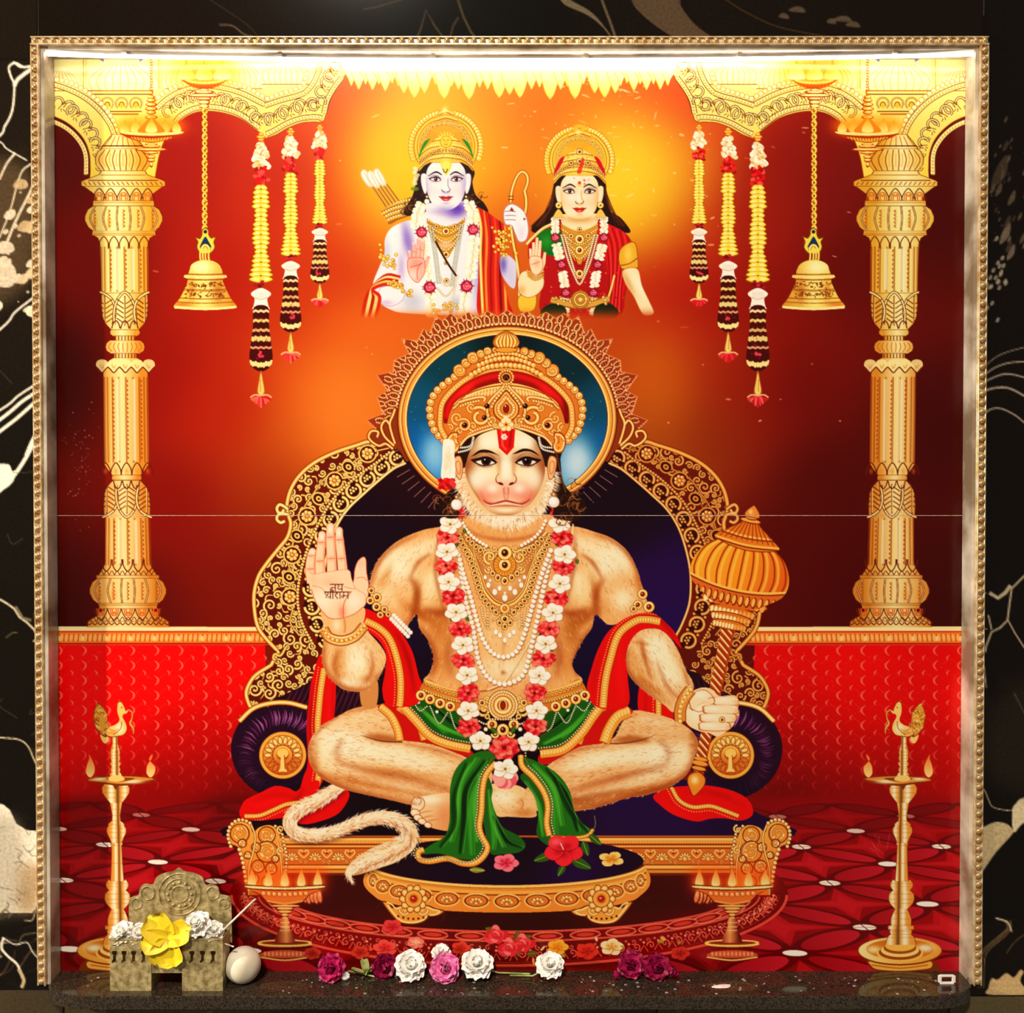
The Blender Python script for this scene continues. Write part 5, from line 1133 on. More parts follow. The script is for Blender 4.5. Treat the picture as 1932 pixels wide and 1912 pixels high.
AR = S('1176,511 1203,508 1212,540 1226,570 1234,592 1214,594 1196,560 1180,535'); c.shape(AR, SK2, 'b8643c', 1.2); c.push(AR); c.blob(1186, 535, 6, 30, S2, .6, -25); c.blob(1206, 540, 6, 26, 'fff6dc', .6, -25); c.pop()
c.shape(S('980,560 1010,556 1008,585 982,588'), 'f0c04c', '9a6a1c', 1.2)
FA = S('978,530 986,514 1005,512 1024,520 1026,540 1014,556 996,562 980,552'); c.shape(FA, SK2, 'b8643c', 1.2); c.blob(985, 548, 8, 10, S2, .5)
for d in (0, 5, 10): gline(c, L(f'{994+d*.2},{510+d} 1010,{519+d} 1027,{512+d}', 4), 2, 'f0b860', '8a4818', None)
c.part('raised_hand', F2, 'open palm')
for tx, ty, bx, by in ((1001, 470, 1003, 490), (1007, 458, 1008, 488), (1014, 449, 1012, 487), (1020, 455, 1017, 490)):
    c.fill(ribbon(P(f'{bx},{by+8} {bx},{by} {tx},{ty}'), [8, 7.5, 5.4]), 'c87050'); c.fill(ribbon(P(f'{bx},{by+8} {bx},{by} {tx},{ty}'), [6.8, 6.2, 4.4]), 'fbd8b4')
c.fill(ribbon(P('1020,512 1026,497 1029,476'), [9, 8, 5]), 'c87050'); c.fill(ribbon(P('1020,512 1026,497 1029,477'), [7.6, 6.6, 4]), 'fbd8b4')
c.shape(S('999,490 1006,484 1020,486 1025,498 1022,512 1012,520 1003,512'), 'fbd8b4', 'c87050', 1.2); c.blob(1013, 498, 6, 8, 'f09a80', .6); c.line(L('1003,500 1012,497 1020,494', 3), 1.2, 'c87050')
c.part('garland', F2, 'white flower garland with pink roses')
for s_ in (-1, 1):
    X = lambda d: 1094 + s_ * d
    strand(c, P(f'{X(46)},412 {X(46)},440'), 14); strand(c, P(f'{X(43)},464 {X(37)},488'), 17); strand(c, P(f'{X(32)},515 {X(28)},540'), 16); strand(c, P(f'{X(27)},566 {X(26)},594'), 14)
    for d, y in ((46, 449), (34, 500), (26, 553)): rose(c, X(d), y, 8, 'e0607c', '8a1430')
c.part('necklace', F2, 'gold necklaces with round pendants')
NK = S('1060,424 1076,432 1094,436 1112,432 1128,424 1124,450 1112,476 1094,500 1076,476 1064,450'); c.fill(NK, 'd8963c'); c.push(NK)
for r_ in range(6): beads(c, L(f'{1056+r_*4},{422+r_*11} 1094,{437+r_*13} {1132-r_*4},{422+r_*11}', 5), 2, 4.6, 'f8d070', 'fff4c0', '8a4c14')
c.pop()
for d in (0, 6):
    beads(c, L(f'{1060+d},445 {1072+d},490 {1084+d*.6},520 1094,{537-d*2} {1104-d*.6},520 {1116-d},490 {1128-d},445', 6), 1.8, 4, 'fff0c8', 'fffdf0', '8a5a28')
for x, y, r in ((1094, 434, 4), (1094, 452, 8.5), (1078, 446, 4.5), (1110, 446, 4.5), (1094, 473, 8), (1094, 517, 7), (1080, 460, 3.5), (1108, 460, 3.5)): jewel(c, x, y, r, '6a1c08')
c.line(L('1086,488 1090,500 1094,503 1098,500 1102,488', 4), 2, '8a1a18')
c.part('belt', F2, 'gold belt with a round buckle')
c.line(L('1040,566 1070,574 1094,578 1120,574 1150,564', 5), 14, '8a5a24'); c.line(L('1040,566 1070,574 1094,578 1120,574 1150,564', 5), 9, 'd8a04c')
c.fill(S('1020,588 1040,574 1066,580 1066,600 1030,602', 4), '142a14'); c.fill(S('1124,580 1148,572 1168,588 1160,600 1124,602', 4), '1c2810')
for k in range(40): bead(c, 1094 + rng.uniform(-52, 52), 568 + rng.normal(0, 5), rng.uniform(1.4, 2.6), 'ecc070', 'fff0c0', '8a5a24')
for r_ in (17, 13, 9, 5): c.dot(1095.6, 566, r_, ['c88a3c', 'f4cc78'][(r_ // 4) % 2]); c.line(ell(1095.6, 566, r_, r_, 0, 24), 1.2, '7a4414')
c.part('face', F2, 'face with dark eyes')
bustface(c, 1094, 362, 36.5, 'fde6c0', 'd8964c', 'f8b898', 'd0402c', '5a2410', .94)
for s_ in (-1, 1):
    bead(c, 1094 + s_ * 39.5, 388, 5.5, 'fbd878', 'fff6c8', '9a6424'); c.fill(S(f'{1094+s_*39.5},395 {1094+s_*30},408 {1094+s_*30},412 {1094+s_*49},412 {1094+s_*49},408', 4), 'f0c068'); beads(c, P(f'{1094+s_*31},413 {1094+s_*48},413'), 1.8, 4, 'fff4d8', 'ffffff', '9a6424'); c.dot(1094 + s_ * 39.5, 388, 2, '8a3010')
for k in range(9): c.dot(1094 + rng.normal(0, 14), 341 + rng.normal(0, 4), 2.2, rng.choice(['f0a0b0', 'fff0f0', 'd84a4a']), .7)
c.dot(1094, 346, 3.2, 'c02018'); c.blob(1094, 350, 5, 4, 'f4c050', .7)
c.part('crown', F2, 'gold crown with red lining')
crown(c, 1094, 328, 49, 238, 'e8b040', 62)
for s_ in (-1, 1): c.fill(S(f'{1094+s_*28},296 {1094+s_*38},302 {1094+s_*47},322 {1094+s_*48},330 {1094+s_*38},318', 4), 'c01430')
for x, y, r in ((1094, 287, 5.5), (1094, 305, 5), (1078, 308, 4), (1110, 308, 4)): jewel(c, x, y, r, '6a1c08')
c.fill(S('1089,326 1094,312 1099,298 1103,302 1100,316 1096,328', 4), 'e0301c', .8)
# the lower edge melts into the backdrop
c.cur = BACK
c.fill(P('640,592 1290,592 1290,650 640,650'), bgcol, 1.0, soft=8, own=True)
# ---- throne: back, halo, bolsters, bench, footstool
AX = 957.5
mt = lambda p: mir(p, True, AX)
THR = c.part('printed_throne', None, 'golden filigree throne with purple cushions')
outL = np.vstack([L('748,842 701,834 673,841 629,856 592,875 565,899 549,925 542,952 543,969 549,989 543,1014 526,1036 503,1065 488,1089 480,1121 481,1155 487,1183 500,1203 526,1231'), L('512,1256 484,1274 471,1291 465,1309 470,1329 478,1341')])
inL = L('765,875 742,886 710,912 682,937 659,959 641,984 627,1015 615,1060 611,1099 614,1141 628,1180 641,1204')
divL = L('735,855 711,874 670,903 628,944 600,992 583,1030 568,1080 562,1130 570,1175 590,1215')
c.fill(np.vstack([P('748,842'), outL, P('640,1345 640,1204'), P('1274,1204 1274,1345'), mt(outL)[::-1], P('1166,842')]), '1a0410')   # dark cushion back
c.fill(np.vstack([inL, P('640,1300 640,1500 1275,1500 1275,1300'), mt(inL)[::-1]]), field('780 900 2a0612 900 1000 200410 720 1000 1c0418 1180 950 1c0414 1260 1100 2c0648 1240 1180 2a0650 680 1150 1c0630 1130 1250 18062c 700 1350 180414 1200 1380 1a0424 957 1450 120208'))
for m_ in (0, 1):
    M = (lambda q: mt(q)) if m_ else (lambda q: np.asarray(q, float))
    zone = M(np.vstack([outL, P('600,1345 641,1320'), inL[::-1]]))
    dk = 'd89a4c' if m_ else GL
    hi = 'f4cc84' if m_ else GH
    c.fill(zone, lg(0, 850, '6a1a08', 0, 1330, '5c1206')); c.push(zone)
    # scroll work between the outer edge and the divider
    pts = []
    wide = M(np.vstack([outL, P('640,1330'), divL[::-1]])); r_ = c.cov(wide)
    tries = 0
    while tries < 4200 and r_ is not None:
        tries += 1
        x0, y0, mm = r_
        i = rng.integers(mm.size); yy_, xx_ = divmod(int(i), mm.shape[1])
        if mm[yy_, xx_] < .9: continue
        u, v = BX0 + (x0 + xx_) * CELL, BY0 + (y0 + yy_) * CELL
        rr = rng.choice([13, 10, 7.5, 5.5], p=[.2, .3, .3, .2])
        if all((u - a) ** 2 + (v - b) ** 2 > (rr + q) ** 2 * .6 for a, b, q in pts):
            pts.append((u, v, rr))
    for u, v, rr in pts:
        spiral(c, u, v, rr, rng.uniform(0, 360), 1.35, 4.0 if rr > 8 else 3.2, rng.choice([-1, 1]), dk, '3a0803', hi)
        if rr > 9:
            t = rng.uniform(0, 6.28); c.line(L(f'{u+math.cos(t)*rr},{v+math.sin(t)*rr} {u+math.cos(t+.5)*rr*1.5},{v+math.sin(t+.5)*rr*1.5} {u+math.cos(t+1.2)*rr*1.6},{v+math.sin(t+1.2)*rr*1.6}', 4), [3, 2.4, .8], dk)
    # vine with rosettes
    vine = M(L('735,846 690,858 660,878 638,890 612,905 590,935 575,958 566,990 560,1010 548,1040 545,1065 552,1095 543,1120 552,1150 548,1175 565,1200', 6))
    gline(c, vine, 2.4, dk, '3a0803', None)
    for x, y in M(P('694,857 632,908 580,975 552,1048 548,1127')):
        c.dot(x, y, 17.5, '3a0803'); c.line(ell(x, y, 16, 16), 3, dk); rosette(c, x, y, 12.5, 7, dk)
    for x, y in M(P('658,882 602,942 561,1012 546,1090')):
        c.fill(ell(x, y, 14, 12, 40), '3a0803'); c.line(ell(x, y, 12.5, 10.5, 40), 3, dk); c.fill(ell(x, y, 6, 5, 40), dk); c.dot(x, y, 2.4, '6a1a08')
    # medallion row
    band = M(np.vstack([divL, inL[::-1]])); c.fill(band, '6e1c0a')
    mid = (np.array([np.interp(np.linspace(0, 1, 60), np.linspace(0, 1, len(q)), q[:, k]) for q in (divL, inL) for k in (0, 1)]).reshape(2, 2, 60).mean(0).T)
    mid = M(mid); q, an = along(mid, 34)
    for (x, y), a in zip(q, an):
        c.dot(x, y, 17, '3a0803')
        for w_, cl in ((5, dk), (1.6, hi)): c.line(ell(x, y, 13.5, 13.5, a + (130 if not m_ else 30), 22, 20, 330), w_, cl)
        for k in range(4): t = math.radians(a + k * 60); bead(c, x + math.cos(t) * 6, y + math.sin(t) * 6, 2.4, dk, hi, None)
        bead(c, x, y, 2.6, dk, hi, None)
    for k in range(len(q) - 1):
        for sgn in (-1, 1):
            n_ = np.array([-(q[k + 1] - q[k])[1], (q[k + 1] - q[k])[0]]); n_ /= np.hypot(*n_); x, y = (q[k] + q[k + 1]) / 2 + n_ * sgn * 11; bead(c, x, y, 2.8, dk, hi, '3a0803')
    beads(c, M(divL), 2.8, 6, dk, hi, '3a0803')
    c.pop()
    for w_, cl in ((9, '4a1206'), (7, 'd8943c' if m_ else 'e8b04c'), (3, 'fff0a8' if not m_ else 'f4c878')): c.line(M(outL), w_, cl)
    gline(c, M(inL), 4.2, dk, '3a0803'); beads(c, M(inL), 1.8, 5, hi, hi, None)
    kx = M(P('533,966'))[0]
    for w_, cl in ((8, '4a1206'), (5.6, dk), (2, hi)):
        c.line(M(L('544,962 536,956 528,953 523,960 526,968 533,968 536,962', 5)), w_, cl); c.line(M(L('544,972 534,970 525,973 523,981 530,987 538,984', 5)), w_, cl)
    for w_, cl in ((6, '4a1206'), (4, dk)): c.line(M(L('540,1222 530,1238 519,1235 516,1243 520,1246', 4)), w_, cl)
    # sun rays below the halo
    for k in range(11):
        t = math.radians(128 + k * 4.2) if not m_ else math.radians(52 - k * 4.2)
        a = np.array([957.6 + 214 * math.cos(t), 791 + 186 * math.sin(t)]); b = np.array([957.6 + 243 * math.cos(t), 791 + 214 * math.sin(t)])
        c.line(np.array([a, b]), [.8, 2.6, .8], 'f0b8a8', .85)
# pleated purple behind the arms
for m_ in (0, 1):
    M = (lambda q: mt(q)) if m_ else (lambda q: np.asarray(q, float))
    z = M(S('505,1330 540,1310 580,1290 600,1270 640,1270 690,1320 690,1350 560,1350')); c.fill(z, '2a0618'); c.push(z)
    for k in range(16): c.line(M(L(f'{520+k*11},1350 {545+k*10},1318 {560+k*10},1280', 4)), [1, 3, .5], '7a3058', .55)
    c.pop()
# lace crest and halo
HALO = c.part('halo_disc', THR, 'blue halo disc in a gold ring with lace crest')
tipsL = [(823, 598), (799, 622), (758, 640), (744, 681), (711, 709), (712, 750), (692, 794)]; valL = [(812, 628), (788, 644), (772, 668), (742, 702), (732, 738), (722, 782), (712, 812)]
zz = []
for a, b in zip(tipsL, valL): zz += [a, b]
zz = np.array(zz, float); topz = P('823,598 835,606 850,592 866,602 884,590 902,600 920,588 940,598 957,586')
crest = np.vstack([zz[::-1], topz, mt(topz)[::-1], mt(zz), ell(957.6, 791, 206, 174, 0, 60, 175, 365)[::-1]])
c.fill(crest, '98401e'); c.push(crest)
for k in range(84):
    t = math.radians(178 + k * 184 / 83)
    for rad, r_ in ((1.065, 10), (1.17, 9), (1.28, 7)):
        tt = t + (.019 if rad > 1.1 else 0); x, y = 957.6 + 206 * rad * math.cos(tt), 791 + 176 * rad * math.sin(tt)
        if k % 2 == (1.1 < rad < 1.2): continue
        c.fill(ell(x, y, r_ + 1, r_ * .62 + 1, math.degrees(tt), 14), '5a1408'); c.line(ell(x, y, r_ - 1, r_ * .62 - 1, math.degrees(tt), 14), 3, 'f4b878' if x < 1100 else 'e4a070'); c.fill(ell(x, y, r_ * .42, r_ * .22, math.degrees(tt), 9), 'c8703c'); c.dot(x, y, 1.5, '3a0a04')
    x, y = 957.6 + 206 * 1.02 * math.cos(t), 791 + 176 * 1.02 * math.sin(t); c.dot(x, y, 2.4, 'fbd8a0'); x, y = 957.6 + 206 * 1.12 * math.cos(t), 791 + 176 * 1.12 * math.sin(t); c.dot(x, y, 1.7, 'fbd8a0')
for a, b in zip(tipsL, valL):
    for Mx in (lambda q: q, mt): beads(c, Mx(np.array([a, b], float)) , 2, 5, 'f4b888', 'ffe8c8', None)
c.pop()
for Mx in (lambda q: np.asarray(q, float), mt):
    c.fill(Mx(S('750,770 736,790 716,806 697,826 704,838 748,846 768,872 774,850')), '8a3e16')
    e = Mx(np.vstack([zz[::-1], topz])); c.line(e, 1.8, 'e89a68', .9)
    for w_, cl in ((7, '5a1408'), (4.6, 'eeb050'), (1.6, GH)):
        c.line(Mx(L('742,848 728,838 716,842 702,834 696,824 702,814 714,816 712,826', 5)), w_, cl); c.line(Mx(L('746,838 740,820 736,800 742,784 746,772', 5)), w_, cl); c.line(Mx(L('744,842 726,824 720,806 728,794 736,802', 5)), w_, cl)
for rx, ry, cl in ((208, 176, '5a1408'), (206, 174, 'c88434'), (203.5, 171.5, 'f8d080'), (199.5, 168, '8a3a10'), (198, 166.5, 'eeb450'), (193, 162, 'ffe8a0'), (190, 159.5, '6a2408')):
    c.fill(ell(957.6, 791, rx, ry, 0, 90), cl)
BL = ell(957.6, 791, 188.5, 158, 0, 90)
c.fill(BL, field('957 640 041c1e 840 680 06404c 1080 680 052c34 790 760 0a5470 1130 760 0a4a62 780 830 0a5c9c 1140 830 0e5a8c 830 880 5aa0dc 1090 890 8ab8e0 800 900 1c6ab0 1120 910 2c7ab4 850 930 1a6488 1070 930 3c88b0 957 850 1a5a90', reg=45.0))
c.push(BL); c.blob(820, 855, 26, 40, 'a8d0f4', .75); c.blob(1090, 870, 30, 46, 'e0ecf8', .75)
for k in range(60): c.dot(rng.uniform(770, 1150), rng.uniform(650, 900), rng.uniform(.6, 1.2), '8ad0e8', .5)
c.pop()
# bolsters
for m_ in (0, 1):
    c.part('bolster', THR, 'round purple bolster with a gold end disc'); ax = 956.5
    M = (lambda q: mir(q, True, ax)) if m_ else (lambda q: np.asarray(q, float))
    B = M(S('527,1334 560,1338 590,1356 614,1390 614,1440 590,1480 560,1505 520,1508 480,1492 450,1462 437,1425 440,1390 458,1358 490,1338'))
    c.fill(B, '2a0624'); c.push(B)
    dx, dy = M(P('534,1426'))[0]
    for k in range(100):
        t = math.radians(k * 3.6 + rng.normal(0, 1)); sg = -1 if m_ else 1
        up = .5 - .5 * math.sin(t); r0, r1 = 52 + rng.uniform(0, 8), 82 + rng.uniform(-4, 8)
        c.line(L(f'{dx+math.cos(t)*r0},{dy+math.sin(t)*r0} {dx+math.cos(t+.06)*(r0+r1)/2},{dy+math.sin(t+.06)*(r0+r1)/2} {dx+math.cos(t+.04)*r1},{dy+math.sin(t+.04)*r1}', 4), [.6, 3.2, .6], rng.choice(['c880b8', '9a4a88', '5c1c54']), .2 + .5 * up ** 2)
    c.blob(dx, dy + 70, 70, 30, '140420', .7); c.pop()
    for w_, cl in ((10, '7a3a10'), (7.4, 'f0bc58'), (3, GH)): c.line(M(L('452,1362 478,1338 510,1328 545,1327 580,1336', 5)), w_, cl)
    c.dot(dx, dy, 45.5, '5a1c08'); c.dot(dx, dy, 44, 'f2c05c'); c.dot(dx, dy, 38, '9a4414'); c.fill(ell(dx, dy, 36.5, 36.5), lg(0, dy - 36, 'fbd878', 0, dy + 36, 'b85a1c'))
    for k in range(18):
        t = math.radians(k * 20); x, y = dx + math.cos(t) * 28, dy + math.sin(t) * 28
        c.fill(ell(x, y, 8, 4.6, k * 20), '9a4a18'); c.fill(ell(x, y, 6.4, 3.2, k * 20), 'ffe490' if math.sin(t) < .3 else 'd88434')
    c.dot(dx, dy, 20, '9a4414'); c.fill(ell(dx, dy, 18, 18), lg(0, dy - 18, 'f8cc64', 0, dy + 18, 'c8641c')); c.dot(dx, dy - 2, 12, 'b05a1c'); c.fill(ell(dx, dy - 4, 11, 9), 'fbd878')
    c.fill(P(f'{dx-3},{dy-4} {dx+3},{dy-4} {dx+5},{dy+26} {dx+9},{dy+31} {dx-9},{dy+31} {dx-5},{dy+26}'), 'fbdc88'); c.line(P(f'{dx+3},{dy} {dx+4.5},{dy+26}'), 1.6, '9a4a18')
# seat and bench
c.part('seat_cushion', THR, 'dark purple seat cushion')
c.fill(S('560,1480 700,1470 957,1460 1220,1470 1350,1480 1420,1530 1440,1586 480,1586 500,1530', 5), field('560 1530 1c0414 800 1500 120208 957 1560 240620 1250 1550 2a0840 1400 1540 260634'))
c.part('bench', THR, 'carved golden bench')
c.fill(P('470,1578 1450,1578 1446,1652 476,1652'), 'd07a30')
for y, h, cl in ((1581, 2, '7a2c0a'), (1585, 5, 'fbd278'), (1590, 4.5, 'e09a44'), (1594.5, 2.2, '7a2c0a'), (1598, 3, 'f4bc64'), (1601.5, 1.8, '7a2c0a'), (1633, 2, '7a2c0a'), (1637, 5.5, 'fbcf74'), (1642, 2, 'a0501c'), (1645.5, 4.5, 'eeb050'), (1650, 3, '6a2408')): c.line(P(f'470,{y} 1450,{y}'), h, cl)
for k in range(40):
    x = 530 + k * 21.8
    if k % 2:
        for j in range(7): a = 180 + j * 30; c.fill(xf(ell(8.5, 0, 5.4, 2.6, 0, 10), x, 1622, 1, a), '7a2c0a'); c.fill(xf(ell(8.5, 0, 4.3, 1.8, 0, 10), x, 1622, 1, a), 'fbd684')
        bead(c, x, 1622, 4, 'f4bc64', GH, '7a2c0a')
    else:
        c.line(L(f'{x},1620 {x-9},1611 {x-6},1605 {x},1609 {x+6},1605 {x+9},1611 {x},1620', 4), 2.2, 'fbd684'); c.dot(x, 1611, 2.2, '7a2c0a')
        for j in (-1, 1): spiral(c, x + j * 5, 1627, 4.5, 90, 1, 1.8, j, 'f4c470', '7a2c0a', None)
for k in range(196): c.dot(474 + k * 5, 1590, 1.3, 'fff0b0', .8)
for m_ in (0, 1):
    M = (lambda q: mir(q, True, 961)) if m_ else (lambda q: np.asarray(q, float))
    Z = M(np.vstack([L('470,1690 464,1650 456,1620 450,1600 436,1592 431,1575 438,1558 455,1551 472,1558 478,1572 490,1562 510,1558 524,1568 530,1585 535,1610 533,1645 528,1690', 5)]))
    c.fill(Z, '8a3a12'); c.push(Z); c.fill(Z, lg(0, 1555, 'f4bc5c', 0, 1690, 'e88a34'))
    for x, y, r in ((453, 1574, 19), (504, 1577, 17), (504, 1608, 21), (458, 1592, 9), (487, 1636, 13), (512, 1640, 12), (484, 1600, 10), (478, 1660, 12), (505, 1665, 12), (520, 1622, 8), (468, 1615, 8)):
        xx, yy = M(np.array([[x, y]]))[0]
        c.dot(xx, yy, r, '7a2c0a'); c.dot(xx, yy, r - 2.2, 'e8a044'); spiral(c, xx, yy, r - 3, rng.uniform(0, 360), 1.4, 2.4, -1 if m_ else 1, 'ffe290', '7a2c0a', None)
        for k in range(int(r / 3)): a = rng.uniform(0, 6.28); c.dot(xx + math.cos(a) * r * .55, yy + math.sin(a) * r * .55, 1.7, 'fff0a8')
    c.pop()
    c.line(M(L('474,1556 482,1580 478,1610 470,1640 470,1690', 5)), 4.5, '7a2c0a'); c.line(M(L('474,1556 482,1580 478,1610 470,1640 470,1690', 5)), 2.6, 'ffe290')
    c.line(M(L('524,1588 530,1620 532,1650 528,1690', 5)), 4, '7a2c0a'); c.line(M(L('524,1588 530,1620 532,1650 528,1690', 5)), 2.4, 'ffe290')
    beads(c, M(L('436,1598 431,1580 434,1562 446,1550 460,1548 472,1554', 5)), 3.2, 7.5, 'fbd890', GH, '5a1c08'); beads(c, M(L('452,1604 458,1624 462,1645 466,1672', 4)), 3.6, 9, 'fbd890', GH, '5a1c08'); beads(c, M(L('520,1560 532,1572 536,1592 541,1615 540,1650', 5)), 2.6, 7, 'fbd890', GH, '5a1c08')
    for q in range(2): spiral(c, *M(np.array([[530, 1566 + q * 40]]))[0], 8, 90, 1.2, 3, -1 if m_ else 1)
# under the bench
c.fill(P('540,1652 1380,1652 1330,1720 600,1720'), '3a0a06', .55, soft=8, own=False)
# footstool
c.part('footstool', THR, 'oval golden footstool with dark top')
FT = np.vstack([L('688,1652 686,1664 690,1676 704,1690 724,1702 780,1714 866,1721 957,1723 1050,1721 1135,1714 1190,1702 1210,1690 1224,1676 1228,1662 1226,1650'), L('1200,1610 1120,1590 957,1582 800,1590 712,1620', 5)])
c.fill(FT, '7a2c0a'); c.push(FT); c.fill(FT, lg(690, 0, 'f0a850', 1226, 0, 'eca04c', 'e8953c'))
c.fill(ell(957, 1628, 268, 50), '7a2c0a')
for d, cl, h in ((0, 'fbd880', 5), (5.5, 'e09a40', 4), (11, 'f4bc5c', 5.5), (16, '6a2408', 2)): c.line(ell(957, 1628 + d - 2, 268 - d * .3, 48, 0, 60, 5, 175), h, cl)
for k in range(13):
    t = math.radians(168 - k * 13); x, y = 957 + 258 * math.cos(t), 1652 + 50 * math.sin(t); sc = max(.35, math.sin(t) ** .6)
    if k in (2, 3, 9, 10) and False: continue
    c.fill(ell(x, y, 27 * sc, 15), '7a2c0a'); c.line(ell(x, y, 25 * sc, 13.5), 3.4, 'fbcf78'); c.fill(ell(x, y, 20 * sc, 10), 'd8883a')
    for q in range(5): a = math.radians(180 + q * 45); bead(c, x + math.cos(a) * 9 * sc, y + 2 + math.sin(a) * 5, 3.2, 'f8c870', GH, '7a2c0a')
    bead(c, x, y + 5, 3, 'f8c870', GH, '7a2c0a')
c.pop()
c.fill(ell(957, 1626, 258, 45), field('720 1630 240618 900 1660 1c0420 1100 1650 2a0640 1190 1625 20041c 957 1600 1c0414'))
for m_ in (0, 1):
    M = (lambda q: mir(q, True, 958)) if m_ else (lambda q: np.asarray(q, float))
    Fp = M(S('722,1703 734,1706 742,1714 760,1710 782,1714 806,1710 822,1716 838,1720 828,1728 812,1730 800,1740 780,1745 756,1742 740,1728', 5)); c.shape(Fp, 'eeb050', '6a2408', 2.4); c.line(Fp * .86 + Fp.mean(0) * .14, 2.6, 'ffe9a0')
    for q in range(7): x, y = M(np.array([[752 + q * 9.5, 1730 + 5 * math.sin(q / 6 * 3.14)]]))[0]; c.dot(x, y, 2.4, '6a2408')
    for q in (-1, 1): x, y = M(np.array([[781 + q * 16, 1718]]))[0]; spiral(c, x, y, 11, 0, 1.2, 3.2, q, 'ffe08c')
    x, y = M(P('781,1697'))[0]
    for q in range(10): a = math.radians(q * 36); c.fill(xf(ell(17, 0, 11, 8, 0, 12), x, y, 1, q * 36), '7a2c0a'); c.fill(xf(ell(17, 0, 9.4, 6.5, 0, 12), x, y, 1, q * 36), 'f8c468'); c.blob(x + math.cos(a) * 20, y + math.sin(a) * 20, 4, 4, 'ffeab0', .8)
    c.dot(x, y, 17, '7a2c0a'); c.dot(x, y, 15.5, 'f4b858'); c.dot(x, y, 9.5, 'd88434'); c.dot(x, y, 6.4, '6a1408'); c.dot(x, y, 5, 'b83018'); c.dot(x - 1.6, y - 1.6, 1.6, 'ffc8a0')
# ---- the seated figure
FIG = c.part('printed_seated_figure', None, 'golden furred seated figure with raised palm and mace')
FH, FL, FM, FD, FX = 'fffadc', 'fde9b8', 'eab673', 'b8702c', '7a3a10'
FUR = ['fffbe4', 'fff0c4', 'cf8646', 'b0642c', 'f8d09a', 'a05a28']
def furry(poly, base, n, fn, ln=9, a=.5, shade=(), cols=FUR, w=1.5, edge=True):
    c.fill(poly, base); c.push(poly)
    for s_ in shade: c.blob(*s_)
    c.hairs(n, fn, ln, w, cols, a); c.pop()
    if edge:
        q, an = along(np.vstack([poly, poly[:1]]), 4.5)
        for (x, y), t in zip(q, an):
            if rng.random() < .6:
                d = fn(x, y) + rng.normal(0, 16); l = ln * .55
                c.fill(np.array([[x - 1, y - .6], [x + math.cos(math.radians(d)) * l, y + math.sin(math.radians(d)) * l], [x + 1, y + .8]]), rng.choice(['fbe0a8', 'd8a05c', 'b8702c']), .8, own=False)
# scarves behind
SC = c.part('scarf', FIG, 'red scarf with gold border stripes')
def scarf(poly, stripe=None, sw=13, folds=(), dk='b00808', lt='f01414'):
    c.fill(poly, 'd80c0c'); c.push(poly)
    for i, f in enumerate(folds): c.line(f, [2, 9, 3], [dk, lt, '8a0404', 'ff3428'][i % 4], .6, soft=2)
    if stripe is not None:
        c.line(stripe, sw + 3, '9a3c0c'); c.line(stripe, sw, 'f0b450'); c.line(stripe, sw * .45, 'fde08c'); q, an = along(stripe, 5)
        for (x, y), t in zip(q, an): c.line(xf(P('0,-1 0,1') * (1, sw * .3), x, y, 1, t), 1.1, 'b8661c', .8)
        off = stripe + np.stack([-np.gradient(stripe[:, 1]), np.gradient(stripe[:, 0])], -1) / np.maximum(np.hypot(np.gradient(stripe[:, 0]), np.gradient(stripe[:, 1])), 1e-6)[:, None] * (sw * .5 + 5)
        for x, y in along(off, 5)[0]: c.dot(x, y, 1.3, 'f8c070', .9)
    c.pop()
scarf(S('603,1238 614,1245 632,1278 634,1320 630,1360 622,1440 600,1490 575,1500 560,1520 572,1470 581,1440 579,1370 583,1324 588,1287'), L('612,1262 606,1300 602,1340 600,1375 604,1440 596,1500', 5), 11, [L('590,1290 586,1360 588,1440', 4), L('622,1280 622,1340 616,1430', 4), L('628,1290 628,1350', 3)], '8a0404')
scarf(S('452,1535 458,1518 466,1509 493,1496 520,1484 545,1488 560,1494 578,1478 602,1474 600,1495 580,1515 566,1528 545,1542 520,1546 495,1549 461,1547'), L('462,1541 490,1540 515,1530 540,1519 566,1515', 5), 7, [L('480,1512 520,1500 560,1505', 4), L('470,1525 510,1515 545,1510', 4), L('575,1485 560,1510 535,1525', 4)])
scarf(S('596,1500 640,1488 660,1500 640,1535 600,1552 570,1556 560,1545'), None, 0, [L('600,1520 640,1505', 3)], '700404')
scarf(S('1208,1293 1235,1300 1263,1330 1268,1360 1210,1356'), L('1243,1310 1243,1356', 3), 10, [L('1220,1300 1218,1352', 3)], '700404')
scarf(S('1233,1503 1262,1488 1300,1484 1335,1483 1382,1493 1413,1511 1421,1537 1400,1549 1366,1545 1340,1546 1314,1551 1275,1540 1248,1522'), L('1267,1486 1282,1511 1308,1524 1340,1522 1366,1530 1394,1541', 5), 7, [L('1290,1495 1350,1500 1410,1525', 4), L('1245,1505 1270,1530 1310,1545', 4), L('1330,1490 1380,1505', 3)])
